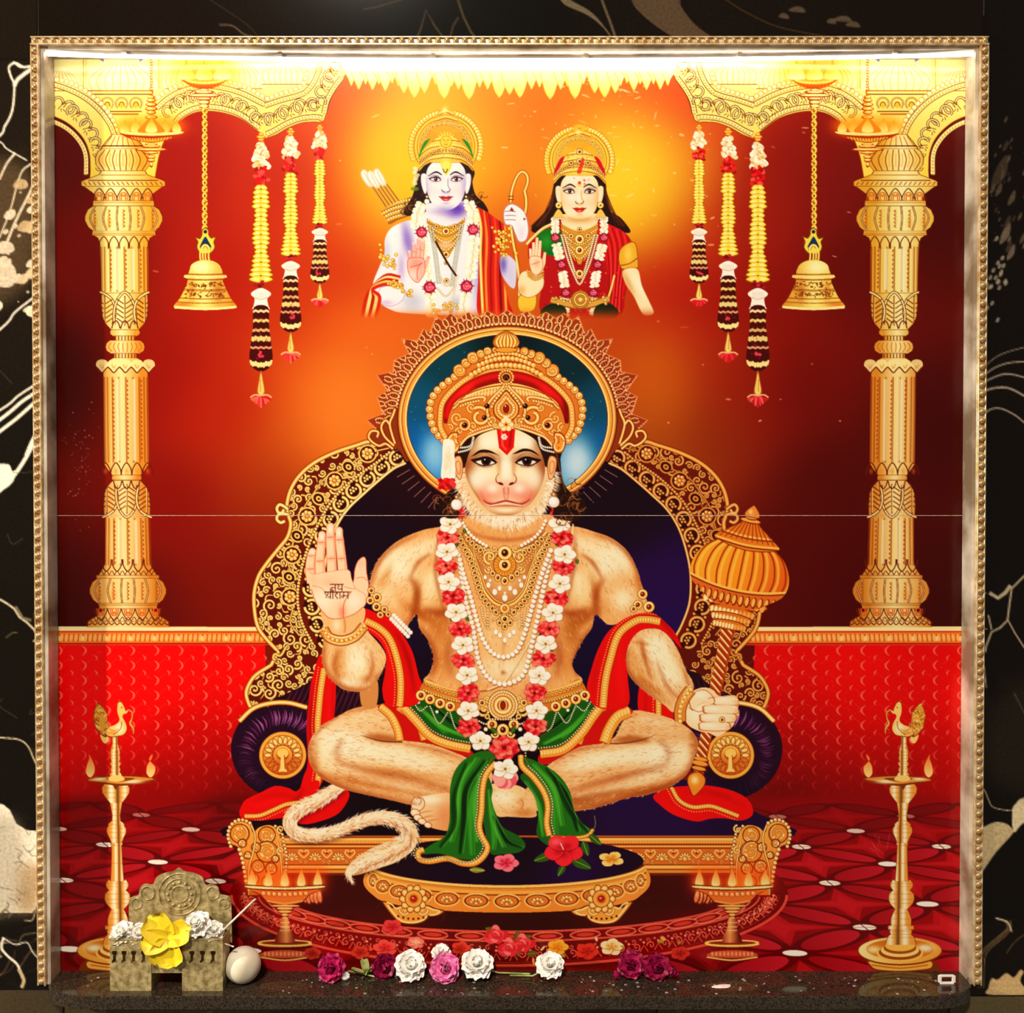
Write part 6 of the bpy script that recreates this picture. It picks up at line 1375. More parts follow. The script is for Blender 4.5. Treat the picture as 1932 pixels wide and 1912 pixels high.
# mace behind the fist
MC = c.part('mace', FIG, 'gold ribbed mace with twisted handle')
mx = lambda s_, n=6: xf(S(s_, n), 1397, 1082, 1, 11.8)
ml = lambda s_, n=6: xf(L(s_, n), 1397, 1082, 1, 11.8)
H1 = xf(P('-13,100 13,100 11,300 10,396 -10,396 -11,300'), 1397, 1082, 1, 11.8)
c.fill(H1, '7a2c0a'); c.push(H1); c.fill(H1, lg(1330, 1250, 'ffd888', 1362, 1256, 'b85a1c'))
for k in range(26):
    y = 104 + k * 12.5; c.line(ml(f'-16,{y-12} 0,{y} 16,{y+14}', 3), 4.2, '9a3c0e'); c.line(ml(f'-16,{y-7} -2,{y+4} 8,{y+12}', 3), 2.4, 'fff0b4')
c.pop()
for y, w_, h in ((360, 15, 5), (368, 17, 6), (378, 15, 5)): c.fill(xf(ell(0, y, w_, h), 1397, 1082, 1, 11.8), '7a2c0a'); c.fill(xf(ell(-1, y - 1, w_ - 2, h - 1.6), 1397, 1082, 1, 11.8), 'eeb050')
kn = mx('-15,392 -17,405 -10,418 0,430 10,418 16,405 14,392 0,384'); c.shape(kn, 'e89a38', '7a2c0a', 1.6); c.blob(*xf(P('-4,400'), 1397, 1082, 1, 11.8)[0], 8, 9, 'fff0a8', .9)
for y, w_, h in ((56, 64, 12), (74, 46, 10), (86, 40, 9), (100, 34, 9)):
    q = xf(ell(0, y, w_, h), 1397, 1082, 1, 11.8); c.shape(q, 'd8802c', '6a2408', 1.6)
    for k in np.linspace(-.85, .85, 11): p = xf(np.array([[k * w_, y]]), 1397, 1082, 1, 11.8)[0]; c.fill(ell(p[0], p[1] + 2, w_ * .07, h * .6, 12), 'fff0b0' if k < .3 else 'f0b860')
ball = mx('-20,-68 -52,-56 -80,-34 -94,0 -88,28 -66,46 -40,62 0,68 40,62 66,46 88,28 94,0 80,-34 52,-56 20,-68')
c.fill(ball, '7a2c0a'); c.push(ball); c.fill(ball, lg(1310, 1050, 'fbb840', 1490, 1110, 'd86a1c', 'f8a834'))
for k in np.linspace(-.92, .92, 9):
    c.line(ml(f'{k*30},-70 {k*78},-40 {k*95},0 {k*86},34', 6), 3, '9a400e'); c.line(ml(f'{k*30+5},-70 {k*78+7},-40 {k*95+7},0 {k*86+6},34', 6), 5, 'ffdc6c', .65)
low = mx('-96,20 -50,30 0,34 50,30 96,20 90,60 0,80 -90,60'); c.fill(low, 'd8762c')
c.line(ml('-96,18 -50,29 0,33 50,29 96,18', 6), 4, 'fbd070'); c.line(ml('-96,22 -50,33 0,37 50,33 96,22', 6), 2, '6a2408')
for k in np.linspace(-.9, .9, 13):
    p = xf(np.array([[k * 82, 46 + 6 * (1 - k * k)]]), 1397, 1082, 1, 11.8)[0]; c.fill(ell(p[0], p[1], 5, 11, 14), '7a2c0a'); c.fill(ell(p[0] - 1, p[1] - 1, 3.4, 8.5, 14), 'f8c468'); c.dot(p[0] + 6, p[1] + 6, 1.8, '8a1c08')
c.pop()
cap = mx('-60,-58 -40,-78 -18,-94 -16,-100 16,-100 18,-94 42,-76 62,-56 0,-44'); c.shape(cap, 'e08a30', '7a2c0a', 1.6); c.push(cap)
for y in (-62, -78): c.line(ml(f'-64,{y+6} 0,{y+12} 64,{y+6}', 4), 2, '6a2408'); c.line(ml(f'-64,{y+2} 0,{y+8} 64,{y+2}', 4), 3.4, 'fbd070')
for k in np.linspace(-.9, .9, 11): c.line(ml(f'{k*26},-96 {k*58},-62', 3), 2, '9a400e')
c.pop()
for y, w_, h in ((-100, 20, 5), (-106, 12, 4.5)): c.fill(xf(ell(0, y, w_, h), 1397, 1082, 1, 11.8), '7a2c0a'); c.fill(xf(ell(-1, y - .8, w_ - 1.5, h - 1.4), 1397, 1082, 1, 11.8), 'f4b858')
c.shape(mx('-12,-108 -13,-116 -5,-126 0,-130 5,-126 13,-116 12,-108'), 'e89a44', '7a2c0a', 1.4); c.blob(*xf(P('-4,-117'), 1397, 1082, 1, 11.8)[0], 4, 5, 'ffe8a0', .8)
c.use(FIG)
# tail
c.part('tail', FIG, 'long pale furry tail')
tp = L('646,1482 602,1510 566,1528 547,1551 557,1571 589,1578 636,1569 682,1551 723,1544 757,1553 773,1571 768,1591 739,1609 705,1622 675,1637 659,1650 664,1664', 6)
tw = [20, 27, 29, 27, 25, 24, 23, 24, 26, 28, 30, 36, 42, 40, 30, 15, 2]
tpoly = ribbon(tp, tw)
c.fill(ribbon(tp + (2, 5), np.array(tw) * 1.05), '1c0408', .45, soft=3, own=False)
c.fill(tpoly, 'f0cc98'); c.push(tpoly); c.line(tp + (-2, -5), 9, 'fff2d4', .8, soft=3); c.line(tp + (3, 9), 6, '9a5c34', .7, soft=2); c.pop()
q, an = along(tp, 1.6); ww = np.interp(np.linspace(0, 1, len(q)), np.linspace(0, 1, len(tw)), tw)
for k in range(1500):
    i = rng.integers(len(q)); o = rng.uniform(-.5, .5); t = math.radians(an[i]); x = q[i, 0] - math.sin(t) * o * ww[i]; y = q[i, 1] + math.cos(t) * o * ww[i]
    d = t + o * 1.1 + rng.normal(0, .12); l = rng.uniform(6, 13)
    cl = ['fffaf0', 'fff0d4', 'f8dcb0', 'c88c58', 'a0683c'][min(4, int(abs(rng.normal(0, 1.2) + (1.2 if o > .25 else 0)) * 1.6))]
    c.fill(np.array([[x - math.sin(d), y + math.cos(d)], [x + math.cos(d) * l, y + math.sin(d) * l], [x + math.sin(d), y - math.cos(d)]]), cl, .7)
# left (viewer) leg, right leg
c.part('leg', FIG, 'folded furry leg')
legL = S('716,1332 690,1333 662,1340 634,1355 606,1371 589,1392 582,1416 586,1443 603,1466 626,1480 655,1492 693,1501 739,1511 778,1520 850,1530 905,1520 930,1470 915,1440 885,1432 854,1418 812,1405 770,1397 756,1380 740,1350')
hl = lambda x, y: 8 + (x - 700) * .02 + (y - 1430) * .25
furry(legL, 'f2c48c', 1500, hl, 11, .5, [(640, 1400, 60, 34, FH, .9), (700, 1420, 90, 20, FH, .8, 6), (780, 1440, 70, 18, 'fff2d0', .8, 10), (650, 1450, 60, 20, 'fbe4b8', .7), (700, 1480, 120, 12, 'c07a3c', .75, 9), (830, 1500, 60, 14, 'd09050', .6), (595, 1430, 10, 40, 'c88a4c', .7), (690, 1360, 50, 12, 'fbe2b4', .6), (660, 1342, 60, 6, 'c88a4c', .6, -12), (770, 1460, 90, 8, 'd8984c', .5, 8)])
c.push(legL); c.fill(S('686,1389 720,1386 752,1394 760,1400 720,1401'), 'a05a24', .8, soft=3, own=False); c.line(L('680,1388 720,1399 760,1401', 4), 3, '6a3410', .8, (.2, 1)); c.pop()
c.part('leg', FIG, 'folded furry leg')
legR = S('1196,1342 1234,1347 1276,1361 1303,1378 1316,1396 1317,1412 1311,1430 1297,1461 1266,1485 1224,1500 1183,1507 1121,1526 1060,1534 1010,1530 990,1500 1010,1470 1038,1443 1063,1422 1095,1410 1140,1402 1160,1392 1176,1362')
hr = lambda x, y: 172 - (x - 1200) * .02 - (y - 1430) * .22
furry(legR, 'f0bf86', 1400, hr, 11, .5, [(1250, 1420, 50, 30, FH, .85), (1180, 1430, 80, 16, FH, .75, -6), (1110, 1440, 50, 16, 'fff2d0', .8, -10), (1230, 1460, 60, 18, 'fff0cc', .7, -20), (1190, 1495, 100, 12, 'b8702c', .75, -10), (1090, 1515, 60, 12, 'a8642c', .7), (1308, 1410, 10, 40, 'c88a4c', .7), (1240, 1362, 50, 10, 'fbe2b4', .6), (1260, 1395, 40, 12, 'e0ac6c', .5)])
c.push(legR); c.fill(S('1158,1400 1190,1388 1230,1398 1200,1404'), 'a05a24', .8, soft=3, own=False); c.line(L('1140,1404 1180,1403 1215,1396 1240,1386', 4), 3, '6a3410', .7, (1, .2)); c.pop()
# feet
c.part('foot', FIG, 'bare foot with five toes')
ft = S('778,1513 786,1505 800,1503 823,1499 850,1498 862,1530 858,1566 844,1569 818,1564 798,1556 786,1547 777,1535'); c.fill(ft, 'b8642c'); c.push(ft); c.fill(ft, lg(790, 1500, 'fde0b4', 850, 1565, 'e8a46c')); c.blob(812, 1510, 24, 8, 'fff6dc', .9); c.blob(840, 1540, 16, 24, 'd8905c', .6); c.pop()
for x, y, rx, ry, a in ((789, 1518, 12, 13, 30), (784, 1535, 8.5, 6.5, 15), (789, 1544, 7.5, 5.6, 15), (797, 1551, 7, 5, 15), (808, 1558, 6.5, 4.6, 15)):
    c.fill(ell(x, y, rx + 1.3, ry + 1.3, a), '9a4a20'); c.fill(ell(x, y, rx, ry, a), 'fbdcb0'); c.blob(x - 2, y - 2, rx * .6, ry * .6, 'fff6e0', .9)
for x, y in ((796, 1537), (800, 1546), (808, 1553)): c.line(L(f'{x-4},{y-1} {x+10},{y-5} {x+22},{y-6}', 3), 1.6, 'b0642c', .7, (1, .2))
c.line(ell(790, 1513, 5, 6.5, 20, 12, 200, 420), 1.5, 'a8643c')
hf = S('922,1484 945,1480 980,1484 1004,1502 1012,1530 1008,1543 960,1542 938,1540 926,1514'); furry(hf, 'f4cc94', 160, lambda x, y: 10, 7, .35, [(950, 1505, 26, 18, FH, .85), (990, 1535, 24, 10, 'b8702c', .6), (984, 1515, 6, 10, 'd8985c', .6)], edge=False); c.line(L('984,1508 988,1518 985,1528', 3), 2, 'c07a44', .8)
# torso
c.part('torso', FIG, 'muscular furry chest and shoulders')
tor = S('872,975 858,990 825,996 799,1001 761,1016 733,1036 712,1061 702,1085 698,1110 706,1140 735,1166 760,1190 786,1160 792,1186 808,1209 817,1232 818,1252 812,1270 803,1290 860,1330 957,1345 1040,1330 1098,1290 1085,1268 1080,1252 1089,1230 1103,1205 1117,1186 1125,1160 1150,1180 1190,1170 1225,1160 1218,1125 1210,1100 1204,1080 1194,1056 1178,1034 1152,1015 1121,1004 1095,996 1060,990 1044,972')
ht = lambda x, y: 90 + (x - 955) * -.16 + math.sin(y * .03) * 12
furry(tor, 'eeb878', 2300, ht, 10, .45, [(750, 1070, 40, 36, FH, .9, 30), (790, 1040, 50, 20, 'fff4d0', .8, -20), (1150, 1060, 44, 36, FH, .85, -30), (1115, 1035, 50, 20, 'fff4d0', .75, 20), (810, 1110, 40, 40, FL, .8), (1095, 1110, 36, 40, FL, .75), (795, 1160, 34, 12, 'a85c1c', .8, 30), (1105, 1165, 34, 14, 'a0541a', .8, -30), (830, 1180, 22, 40, 'b8702c', .7), (1080, 1190, 20, 40, 'a8601f', .7), (955, 1200, 70, 50, 'f8d8a0', .7), (955, 1262, 60, 26, 'fff0cc', .8), (830, 1250, 14, 30, 'd08c44', .6), (1070, 1250, 14, 30, 'd08c44', .6), (720, 1120, 26, 26, 'fbe8bc', .8), (728, 1085, 10, 30, 'c88838', .55, 20), (786, 1130, 8, 34, 'b06a28', .6, 10), (1124, 1120, 8, 34, 'b06a28', .6, -10), (1175, 1130, 24, 24, 'fff2d0', .8), (1205, 1100, 6, 30, 'c07c38', .6, -10), (955, 1000, 60, 16, 'e8b070', .6), (950, 1270, 5, 5, '9a5020', .7), (950, 1235, 4, 26, 'e0a868', .5)])
def mus(poly, dark, light=()):
    c.push(poly)
    for p_, w_, a_ in light: c.line(L(p_, 5), [w_ * .4, w_, w_ * .4], 'fff6d0', a_, soft=w_ * .35, own=False)
    for p_, w_, a_ in dark: c.line(L(p_, 5), [w_ * .4, w_, w_ * .4], '98481a', min(1, a_ * 1.25), soft=w_ * .35, own=False)
    c.pop()
mus(tor, (('698,1115 706,1082 722,1052 750,1028 790,1008', 9, .55), ('1212,1110 1204,1078 1188,1048 1160,1022 1120,1008', 9, .6), ('760,1185 782,1160 788,1130 784,1105 772,1090', 12, .7), ('1128,1170 1124,1140 1128,1112 1140,1092', 12, .7),
  ('800,1150 830,1158 850,1150', 14, .65), ('1110,1150 1080,1160 1060,1152', 14, .65), ('790,1180 812,1212 820,1250 812,1280', 14, .6), ('1122,1180 1100,1212 1086,1250 1092,1280', 14, .65), ('775,1090 790,1062 812,1046', 8, .45), ('1136,1092 1120,1064 1098,1046', 8, .5), ('850,1200 846,1240 852,1280', 16, .45), ('1050,1200 1056,1240 1050,1280', 16, .5), ('830,1010 826,1040 822,1080 832,1130 845,1180', 7, .45), ('1084,1010 1086,1050 1080,1090 1070,1140', 7, .45), ('880,995 905,1012 955,1020 1005,1012 1030,995', 8, .4), ('950,1170 950,1225', 5, .3)),
 (('716,1090 732,1060 758,1040', 16, .8), ('1190,1085 1174,1058 1150,1040', 16, .75), ('740,1130 748,1150', 16, .7), ('1180,1125 1172,1145', 16, .7), ('800,1030 840,1012', 12, .6), ('1110,1030 1075,1012', 12, .6), ('812,1120 818,1090 830,1070', 18, .6), ('1094,1120 1088,1090 1078,1070', 18, .55), ('955,1265 990,1262', 16, .5), ('900,1215 905,1195', 10, .5)))
mus(legL, (('586,1440 605,1465 650,1490 720,1506 790,1520', 12, .7), ('590,1395 584,1420 592,1450', 9, .5), ('640,1352 610,1372 592,1392', 6, .45), ('640,1440 700,1456 770,1468 850,1490', 12, .5), ('760,1404 830,1418 890,1440', 5, .45), ('650,1395 636,1415 640,1440', 12, .35)), (('620,1400 610,1425 625,1450', 22, .75), ('690,1412 770,1425 850,1450', 18, .7), ('680,1470 760,1485 830,1500', 9, .6), ('660,1356 700,1350', 12, .6)))
mus(legR, (('1314,1425 1298,1458 1262,1484 1200,1502 1120,1524 1050,1532', 12, .75), ('1303,1380 1316,1402 1312,1426', 9, .5), ('1260,1445 1200,1460 1130,1478 1060,1500', 12, .5), ('1150,1408 1090,1416 1045,1440', 5, .45), ('1245,1398 1262,1418 1258,1442', 12, .35), ('1060,1520 1110,1505 1180,1490', 9, .5)), (('1285,1402 1294,1428 1275,1456', 22, .7), ('1215,1414 1140,1428 1070,1450', 18, .7), ('1240,1474 1160,1490 1090,1508', 9, .55)))
# green dhoti, hems, thigh bands
DH = c.part('waist_cloth', FIG, 'green silk waist cloth with gold hems')
def cloth(poly, folds, base='1f5a14', w=9):
    c.fill(poly, base); c.push(poly)
    for i, f in enumerate(folds): c.line(f, [w * .3, w, w * .4], ['5aac3c', '071f06', '48983064'[:6], '0c300a'][i % 4], .85, soft=1.6)
    for i, f in enumerate(folds): c.line(f + (w * .6, 0), 1.6, '6cb848', .45)
    c.pop()
def hem(p, w=14, dots=None):
    c.line(p, w + 2.4, '9a4a10'); c.line(p, w, 'f0b04c'); c.line(p + (0, -w * .12), w * .5, 'fddc88'); q, an = along(p, 6)
    for (x, y), t in zip(q, an): c.line(xf(P('-1,-.3 1,.3') * (2, w), x, y, 1, t + 30), 1, 'c07424', .6)
    if dots is not None:
        for x, y in along(p + dots, 5.2)[0]: c.dot(x, y, 2.1, '14280c'); c.dot(x, y, 1.5, 'fff0c0')
c.fill(S('713,1334 760,1330 812,1388 885,1414 885,1430 812,1404 756,1396 745,1365'), 'c01410'); c.fill(S('1195,1342 1140,1328 1095,1386 1020,1424 1030,1444 1095,1410 1140,1402 1160,1370'), 'c01410')
hem(L('718,1334 738,1352 750,1376 755,1398', 5), 14); hem(L('1189,1343 1166,1354 1150,1378 1141,1402', 5), 20); hem(L('752,1334 780,1354 794,1372 802,1397', 5), 14); hem(L('1142,1334 1120,1350 1104,1374 1092,1404', 5), 12)
cloth(S('772,1330 798,1314 854,1336 890,1400 850,1402 823,1385 795,1356'), [L('790,1335 830,1370 880,1392', 4), L('810,1328 850,1360 885,1385', 4), L('800,1345 840,1385', 3)])
cloth(S('1126,1336 1096,1322 1032,1332 1010,1405 1042,1414 1074,1400 1100,1374'), [L('1110,1340 1075,1378 1025,1405', 4), L('1085,1335 1050,1370 1015,1390', 4), L('1100,1352 1060,1395', 3)])
hem(L('762,1336 786,1362 812,1390 845,1405 888,1414', 6), 15, (3, -11)); hem(L('1136,1332 1118,1356 1096,1387 1063,1416 1020,1424', 6), 15, (-3, -11))
for x0, y0, x1, y1, d in ((779, 1322, 806, 1334, 14), (812, 1334, 845, 1346, 26), (850, 1346, 866, 1380, 8), (1117, 1322, 1090, 1334, 14), (1087, 1332, 1054, 1346, 26), (1050, 1346, 1034, 1380, 8)):
    chain(c, L(f'{x0},{y0} {(x0+x1)/2},{(y0+y1)/2+d} {x1},{y1}', 6), 1.4, 4, 'fff4d0', '2a3a1c')
for x, y in ((790, 1326), (825, 1344), (1108, 1322), (1072, 1341)): c.dot(x, y, 3, 'fffbe8')
# hanging drapes
cloth(S('920,1468 930,1490 928,1510 938,1541 950,1562 980,1579 992,1596 980,1609 948,1613 925,1610 915,1566 908,1520'), [L('922,1490 930,1550 950,1600', 5), L('930,1540 955,1585 985,1600', 5), L('925,1520 932,1580 930,1605', 4)], '265e1c')
cloth(S('910,1418 877,1434 858,1457 850,1487 849,1522 848,1554 839,1579 812,1596 795,1612 830,1612 870,1622 900,1622 912,1606 908,1566 907,1530 911,1490 930,1440 940,1425'), [L('900,1430 868,1480 862,1540 850,1590', 6), L('915,1435 880,1490 875,1550 868,1612', 6), L('925,1440 893,1500 888,1560 890,1615', 6), L('880,1440 858,1500 856,1560 830,1600', 6), L('905,1460 898,1520 900,1590', 5)], '2a6a1c', 11)
hem(L('936,1440 918,1462 911,1490 909,1530 905,1560 910,1580 920,1600 912,1618 895,1630 872,1630 845,1621 812,1626 792,1622 790,1609 800,1604', 6), 9.5, (-8, -3))
cloth(S('982,1468 1007,1500 1016,1537 1013,1575 1030,1594 1040,1592 1036,1540 1026,1495 1000,1460'), [L('990,1475 1015,1520 1025,1580', 4)], '265e1c')
cloth(S('990,1430 1028,1445 1057,1466 1076,1495 1084,1529 1099,1554 1118,1568 1116,1578 1080,1582 1040,1580 1036,1530 1028,1495 1008,1465 988,1445'), [L('1005,1442 1045,1490 1060,1560', 6), L('1030,1450 1068,1500 1090,1570', 6), L('1000,1450 1040,1510 1048,1575', 6), L('1045,1470 1075,1530 1110,1572', 5)], '2a6a1c', 10)
hem(L('983,1426 986,1447 1007,1468 1026,1495 1034,1522 1032,1554 1037,1578', 6), 9.5, (9, -4)); hem(L('1040,1580 1080,1582 1108,1578 1120,1566', 5), 5)
# scarves in front
c.cur = SC
scarf(S('689,1150 712,1158 735,1166 762,1201 779,1232 790,1274 798,1300 786,1330 735,1334 722,1306 727,1269 729,1236 716,1210 696,1192 686,1172'), L('690,1172 715,1185 735,1205 748,1238 756,1278 756,1318 754,1334', 6), 12, [L('715,1165 755,1210 775,1270 778,1320', 5), L('700,1190 735,1230 735,1300', 5), L('745,1185 770,1240 785,1310', 5)])
scarf(S('1150,1191 1183,1166 1214,1157 1236,1159 1258,1177 1276,1198 1286,1224 1270,1208 1245,1189 1218,1188 1195,1204 1182,1236 1185,1280 1184,1334 1128,1336 1108,1304 1118,1258 1131,1222'), L('1246,1174 1222,1170 1199,1173 1168,1198 1152,1245 1143,1285 1138,1336', 6), 13, [L('1140,1215 1125,1265 1118,1310', 5), L('1172,1200 1168,1260 1170,1330', 5), L('1190,1168 1240,1166 1275,1205', 5), L('1178,1240 1176,1325', 4)])
# fore arms
c.part('forearm', FIG, 'bent furry forearm')
fa = S('618,1190 612,1212 608,1232 610,1256 619,1276 636,1293 649,1302 670,1306 690,1304 711,1286 725,1260 729,1241 720,1221 697,1195 684,1180'); c.fill(S('682,1290 712,1284 710,1333 684,1334'), 'd0985c')
furry(fa, 'f2c68e', 420, lambda x, y: 75 - (x - 665) * .3, 10, .45, [(672, 1245, 30, 34, FH, .9), (640, 1250, 14, 34, 'd8984c', .6, 10), (690, 1285, 30, 10, 'c07c3c', .6, -20), (664, 1290, 26, 10, 'fff4d8', .7), (612, 1240, 6, 40, 'c88a4c', .5), (696, 1255, 6, 20, 'e0ac6c', .5, -20)])
c.part('forearm', FIG, 'furry forearm reaching to the mace')
fr = S('1218,1188 1245,1189 1266,1206 1282,1233 1295,1266 1309,1294 1300,1330 1272,1345 1255,1332 1228,1314 1203,1293 1186,1272 1182,1243 1187,1218 1200,1198')
furry(fr, 'f2c68e', 520, lambda x, y: 60, 10, .45, [(1240, 1225, 24, 34, FH, .95, -25), (1262, 1270, 20, 34, FH, .85, -35), (1200, 1260, 14, 40, 'e0a860', .7, -25), (1225, 1295, 40, 8, 'b8702c', .7, 38), (1216, 1235, 5, 36, 'd8985c', .6, -25), (1288, 1260, 6, 36, 'd8a064', .5, -25), (1212, 1215, 16, 4, 'c07c3c', .6, 10)])
mus(fa, (('612,1215 610,1250 630,1286 665,1303 700,1298 722,1268', 9, .6), ('640,1225 632,1255 640,1285', 10, .45), ('700,1230 704,1262 690,1288', 8, .4)), (('670,1225 680,1255 668,1285', 20, .7),))
mus(fr, (('1185,1225 1184,1262 1204,1292 1250,1328', 9, .65), ('1210,1205 1216,1240 1230,1285', 7, .5), ('1290,1262 1302,1296', 7, .5), ('1240,1250 1262,1300 1285,1320', 7, .4)), (('1240,1205 1262,1245 1285,1290', 20, .75),))
# raised hand
c.part('raised_hand', FIG, 'open pink palm with small dark lettering')
HD, HS, HX = 'fdd8b4', 'f4a482', 'd86a4c'
wr = S('618,1158 606,1150 612,1180 640,1198 672,1192 686,1176 688,1148 660,1150'); c.fill(wr, 'f2c48c'); c.blob(636, 1180, 8, 12, 'fff0cc', .8); c.line(L('650,1168 652,1185 650,1195', 3), 4, 'c88a50', .6)
for p_, w_ in (('591,1100 586,1075 588,1050 590,1042', (24, 20, 17, 13)), ('606,1090 604,1060 607,1025 608,1010', (21, 19, 17, 13)), ('627,1086 626,1055 624,1015 624,995', (20, 19, 18, 14)), ('648,1086 645,1055 641,1020 640,1002', (20, 18, 17, 13))):
    p = L(p_, 6); c.fill(ribbon(p, np.array(w_)), HX); e = p[-1]; c.dot(e[0], e[1], w_[-1] / 2 + 1.2, HX)
    c.fill(ribbon(p, np.array(w_) - 2.4), HD); c.dot(e[0], e[1], w_[-1] / 2, HD); c.blob(e[0], e[1] + 4, 5, 7, 'fff0dc', .9); c.line(p + (w_[1] * .33, 0), 3, HS, .7)
    for t in (.35, .66): i = int(len(p) * t); x, y = p[i]; c.blob(x, y, 7, 5, 'f4a88c', .7); c.line(P(f'{x-7},{y} {x+7},{y-1}'), 1.4, HX, .75)
th = S('662,1110 668,1096 670,1076 676,1060 686,1052 691,1058 692,1080 696,1104 694,1130 684,1148 668,1140'); c.shape(th, HD, HX, 1.4); c.push(th); c.blob(683, 1064, 6, 10, 'f8b89c', .7); c.line(L('672,1092 684,1090 694,1096', 3), 1.6, HX, .7); c.pop()
pm = S('580,1078 590,1084 620,1080 657,1076 664,1093 672,1112 690,1124 686,1146 667,1160 640,1168 621,1166 609,1155 595,1136 586,1112'); c.fill(pm, HD); c.push(pm)
c.blob(622, 1100, 18, 10, 'f8b89c', .6); c.blob(610, 1132, 20, 18, 'fff0d8', .9); c.blob(668, 1135, 16, 18, 'fff0dc', .8); c.blob(646, 1156, 8, 14, 'f08a64', .7); c.blob(592, 1095, 8, 16, 'fbc4a0', .6); c.blob(630, 1128, 30, 6, 'fbe4c4', .7)
c.line(L('590,1106 606,1110 616,1118 640,1120', 5), 1.6, HX, .5); c.line(L('650,1108 668,1112 672,1106', 4), 1.5, HX, .6); c.line(L('664,1116 650,1138 648,1166', 5), 2.2, HX, .75); c.pop()
c.line(pm[4:40], 1.3, HX, .5); c.line(L('588,1112 596,1136 610,1156 622,1167 642,1168 668,1160 686,1146', 5), 1.8, HX, .8)
TX = '5a1a0a'
def t(s_, w_=1.7): c.line(L(s_, 4), w_, TX, .95)
t('623,1103.5 649,1103.5', 1.8); t('633,1104 633,1116.5'); t('633,1109.5 626,1109.5', 1.5); t('629,1109.5 625,1111 624.5,1114 627.5,1116.5 630.5,1114.5', 1.5)
t('646,1104 646,1116.5'); t('638,1104 640,1107 638,1109.5 640,1112.5 646,1112', 1.5)
t('612,1118 661,1118', 1.9); t('616,1118 614,1121.5 618,1123.5 620,1121 618,1119.5', 1.4); t('619,1123 615,1129', 1.5); t('624,1118 624,1131'); t('619,1129 624,1125.5', 1.4); t('628.5,1118 628.5,1131'); t('624,1118 624.5,1114 628,1113.5 628.5,1118', 1.3)
t('634,1118 637,1121 633,1123.5 638,1131', 1.6); t('642,1118 642,1131'); t('657,1118 657,1131'); t('649,1118 649,1127', 1.6); t('649,1125 657,1125', 1.5); t('649,1125 646,1125 645.5,1128 648.5,1128.5 649,1126', 1.4)
# fist on the mace
c.part('fist', FIG, 'closed fist around the mace handle')
fs = S('1294,1326 1307,1306 1328,1298 1346,1303 1358,1314 1386,1313 1395,1324 1393,1338 1395,1349 1388,1360 1384,1370 1373,1380 1355,1391 1338,1384 1321,1381 1300,1370 1292,1352'); c.fill(fs, 'b8602c'); c.push(fs); c.fill(fs, 'fbdcae'); c.blob(1315, 1345, 20, 22, FH, .8)
for y0, x0, x1 in ((1324, 1350, 1396), (1340, 1332, 1396), (1356, 1326, 1392), (1372, 1324, 1380)):
    f = S(f'{x0},{y0-8} {x1-8},{y0-8} {x1},{y0} {x1-4},{y0+8} {x0+2},{y0+8} {x0-6},{y0}', 5); c.fill(f, 'c0703c'); c.fill(f * .9 + f.mean(0) * .1 - (0, .6), 'fde4bc'); c.blob(x0 + 14, y0 - 2, 16, 4, 'fff8e4', .8); c.blob(x1 - 5, y0 + 2, 6, 5, 'f0a878', .6)
c.pop(); tb = S('1300,1320 1312,1306 1330,1302 1344,1312 1350,1324 1344,1330 1332,1326 1318,1332 1306,1342'); c.fill(tb, 'c0703c'); c.fill(tb * .92 + tb.mean(0) * .08, 'fde2b8'); c.blob(1322, 1312, 14, 7, 'fff6e0', .9); c.line(ell(1343, 1321, 5, 4, 0, 10, 180, 380), 1.3, 'b8602c'); c.line(L('1300,1336 1318,1344 1330,1340', 4), 2, 'c0703c', .7); jewel(c, 1363, 1359, 5, '4a1004')
# bracelets, arm rings
c.part('bracelet', FIG, 'gold bracelets and arm rings')
def band(p, w):
    c.line(p, w + 3, '7a3a10'); c.line(p, w, 'e09a44'); c.line(p + (0, -w * .32), w * .22, 'ffe8a8'); c.line(p + (0, w * .34), w * .2, 'fbd890'); beads(c, p, w * .2, w * .5, 'fbd47c', GH, '9a5418')
band(L('611,1188 622,1204 645,1210 670,1202 688,1182', 6), 17); band(L('1304,1302 1292,1318 1284,1340 1284,1362', 6), 20)
for x, y, r in ((701, 1115, 6), (712, 1128, 8), (699, 1134, 7), (711, 1146, 8), (726, 1151, 6), (718, 1161, 6), (733, 1160, 5), (1213, 1122, 9), (1204, 1142, 8), (1225, 1146, 10), (1196, 1150, 6)): jewel(c, x, y, r, '7a1408')
for k in range(8):
    for d in (-4, 3): bead(c, 742 + k * 4.4 + d * .7, 1165 + k * 4.6 - d, 3.8, 'fffaf0', 'ffffff', 'c8a890')
# necklaces
NK = c.part('necklace', FIG, 'gold jewelled necklaces')
cx_ = 953
def sym(s_, n=6):
    a = L(s_, n); return np.vstack([a, mir(a, True, cx_)[::-1][1:]])
NKp = sym('868,1008 880,1030 893,1052 905,1088 914,1116 932,1138 953,1147'); NKi = sym('878,1002 900,1022 925,1034 953,1040')
nz = np.vstack([NKp, NKi[::-1]]); c.fill(nz, '8a4a18', .55); c.push(nz); c.blob(cx_, 1090, 40, 40, 'f4c888', .9)
for k in range(5): beads(c, sym(f'{872+k*5},{1008+k*8} {900+k*3},{1030+k*9} 930,{1044+k*9} 953,{1050+k*9}', 5)[:], 1.6, 6, 'e8b45c', GH, None)
c.pop()
gline(c, sym('874,1004 892,1024 920,1038 936,1042', 5)[:18], 4, GL, GX)
gline(c, mir(L('874,1004 892,1024 920,1038 936,1042', 5), True, cx_), 4, GL, GX)
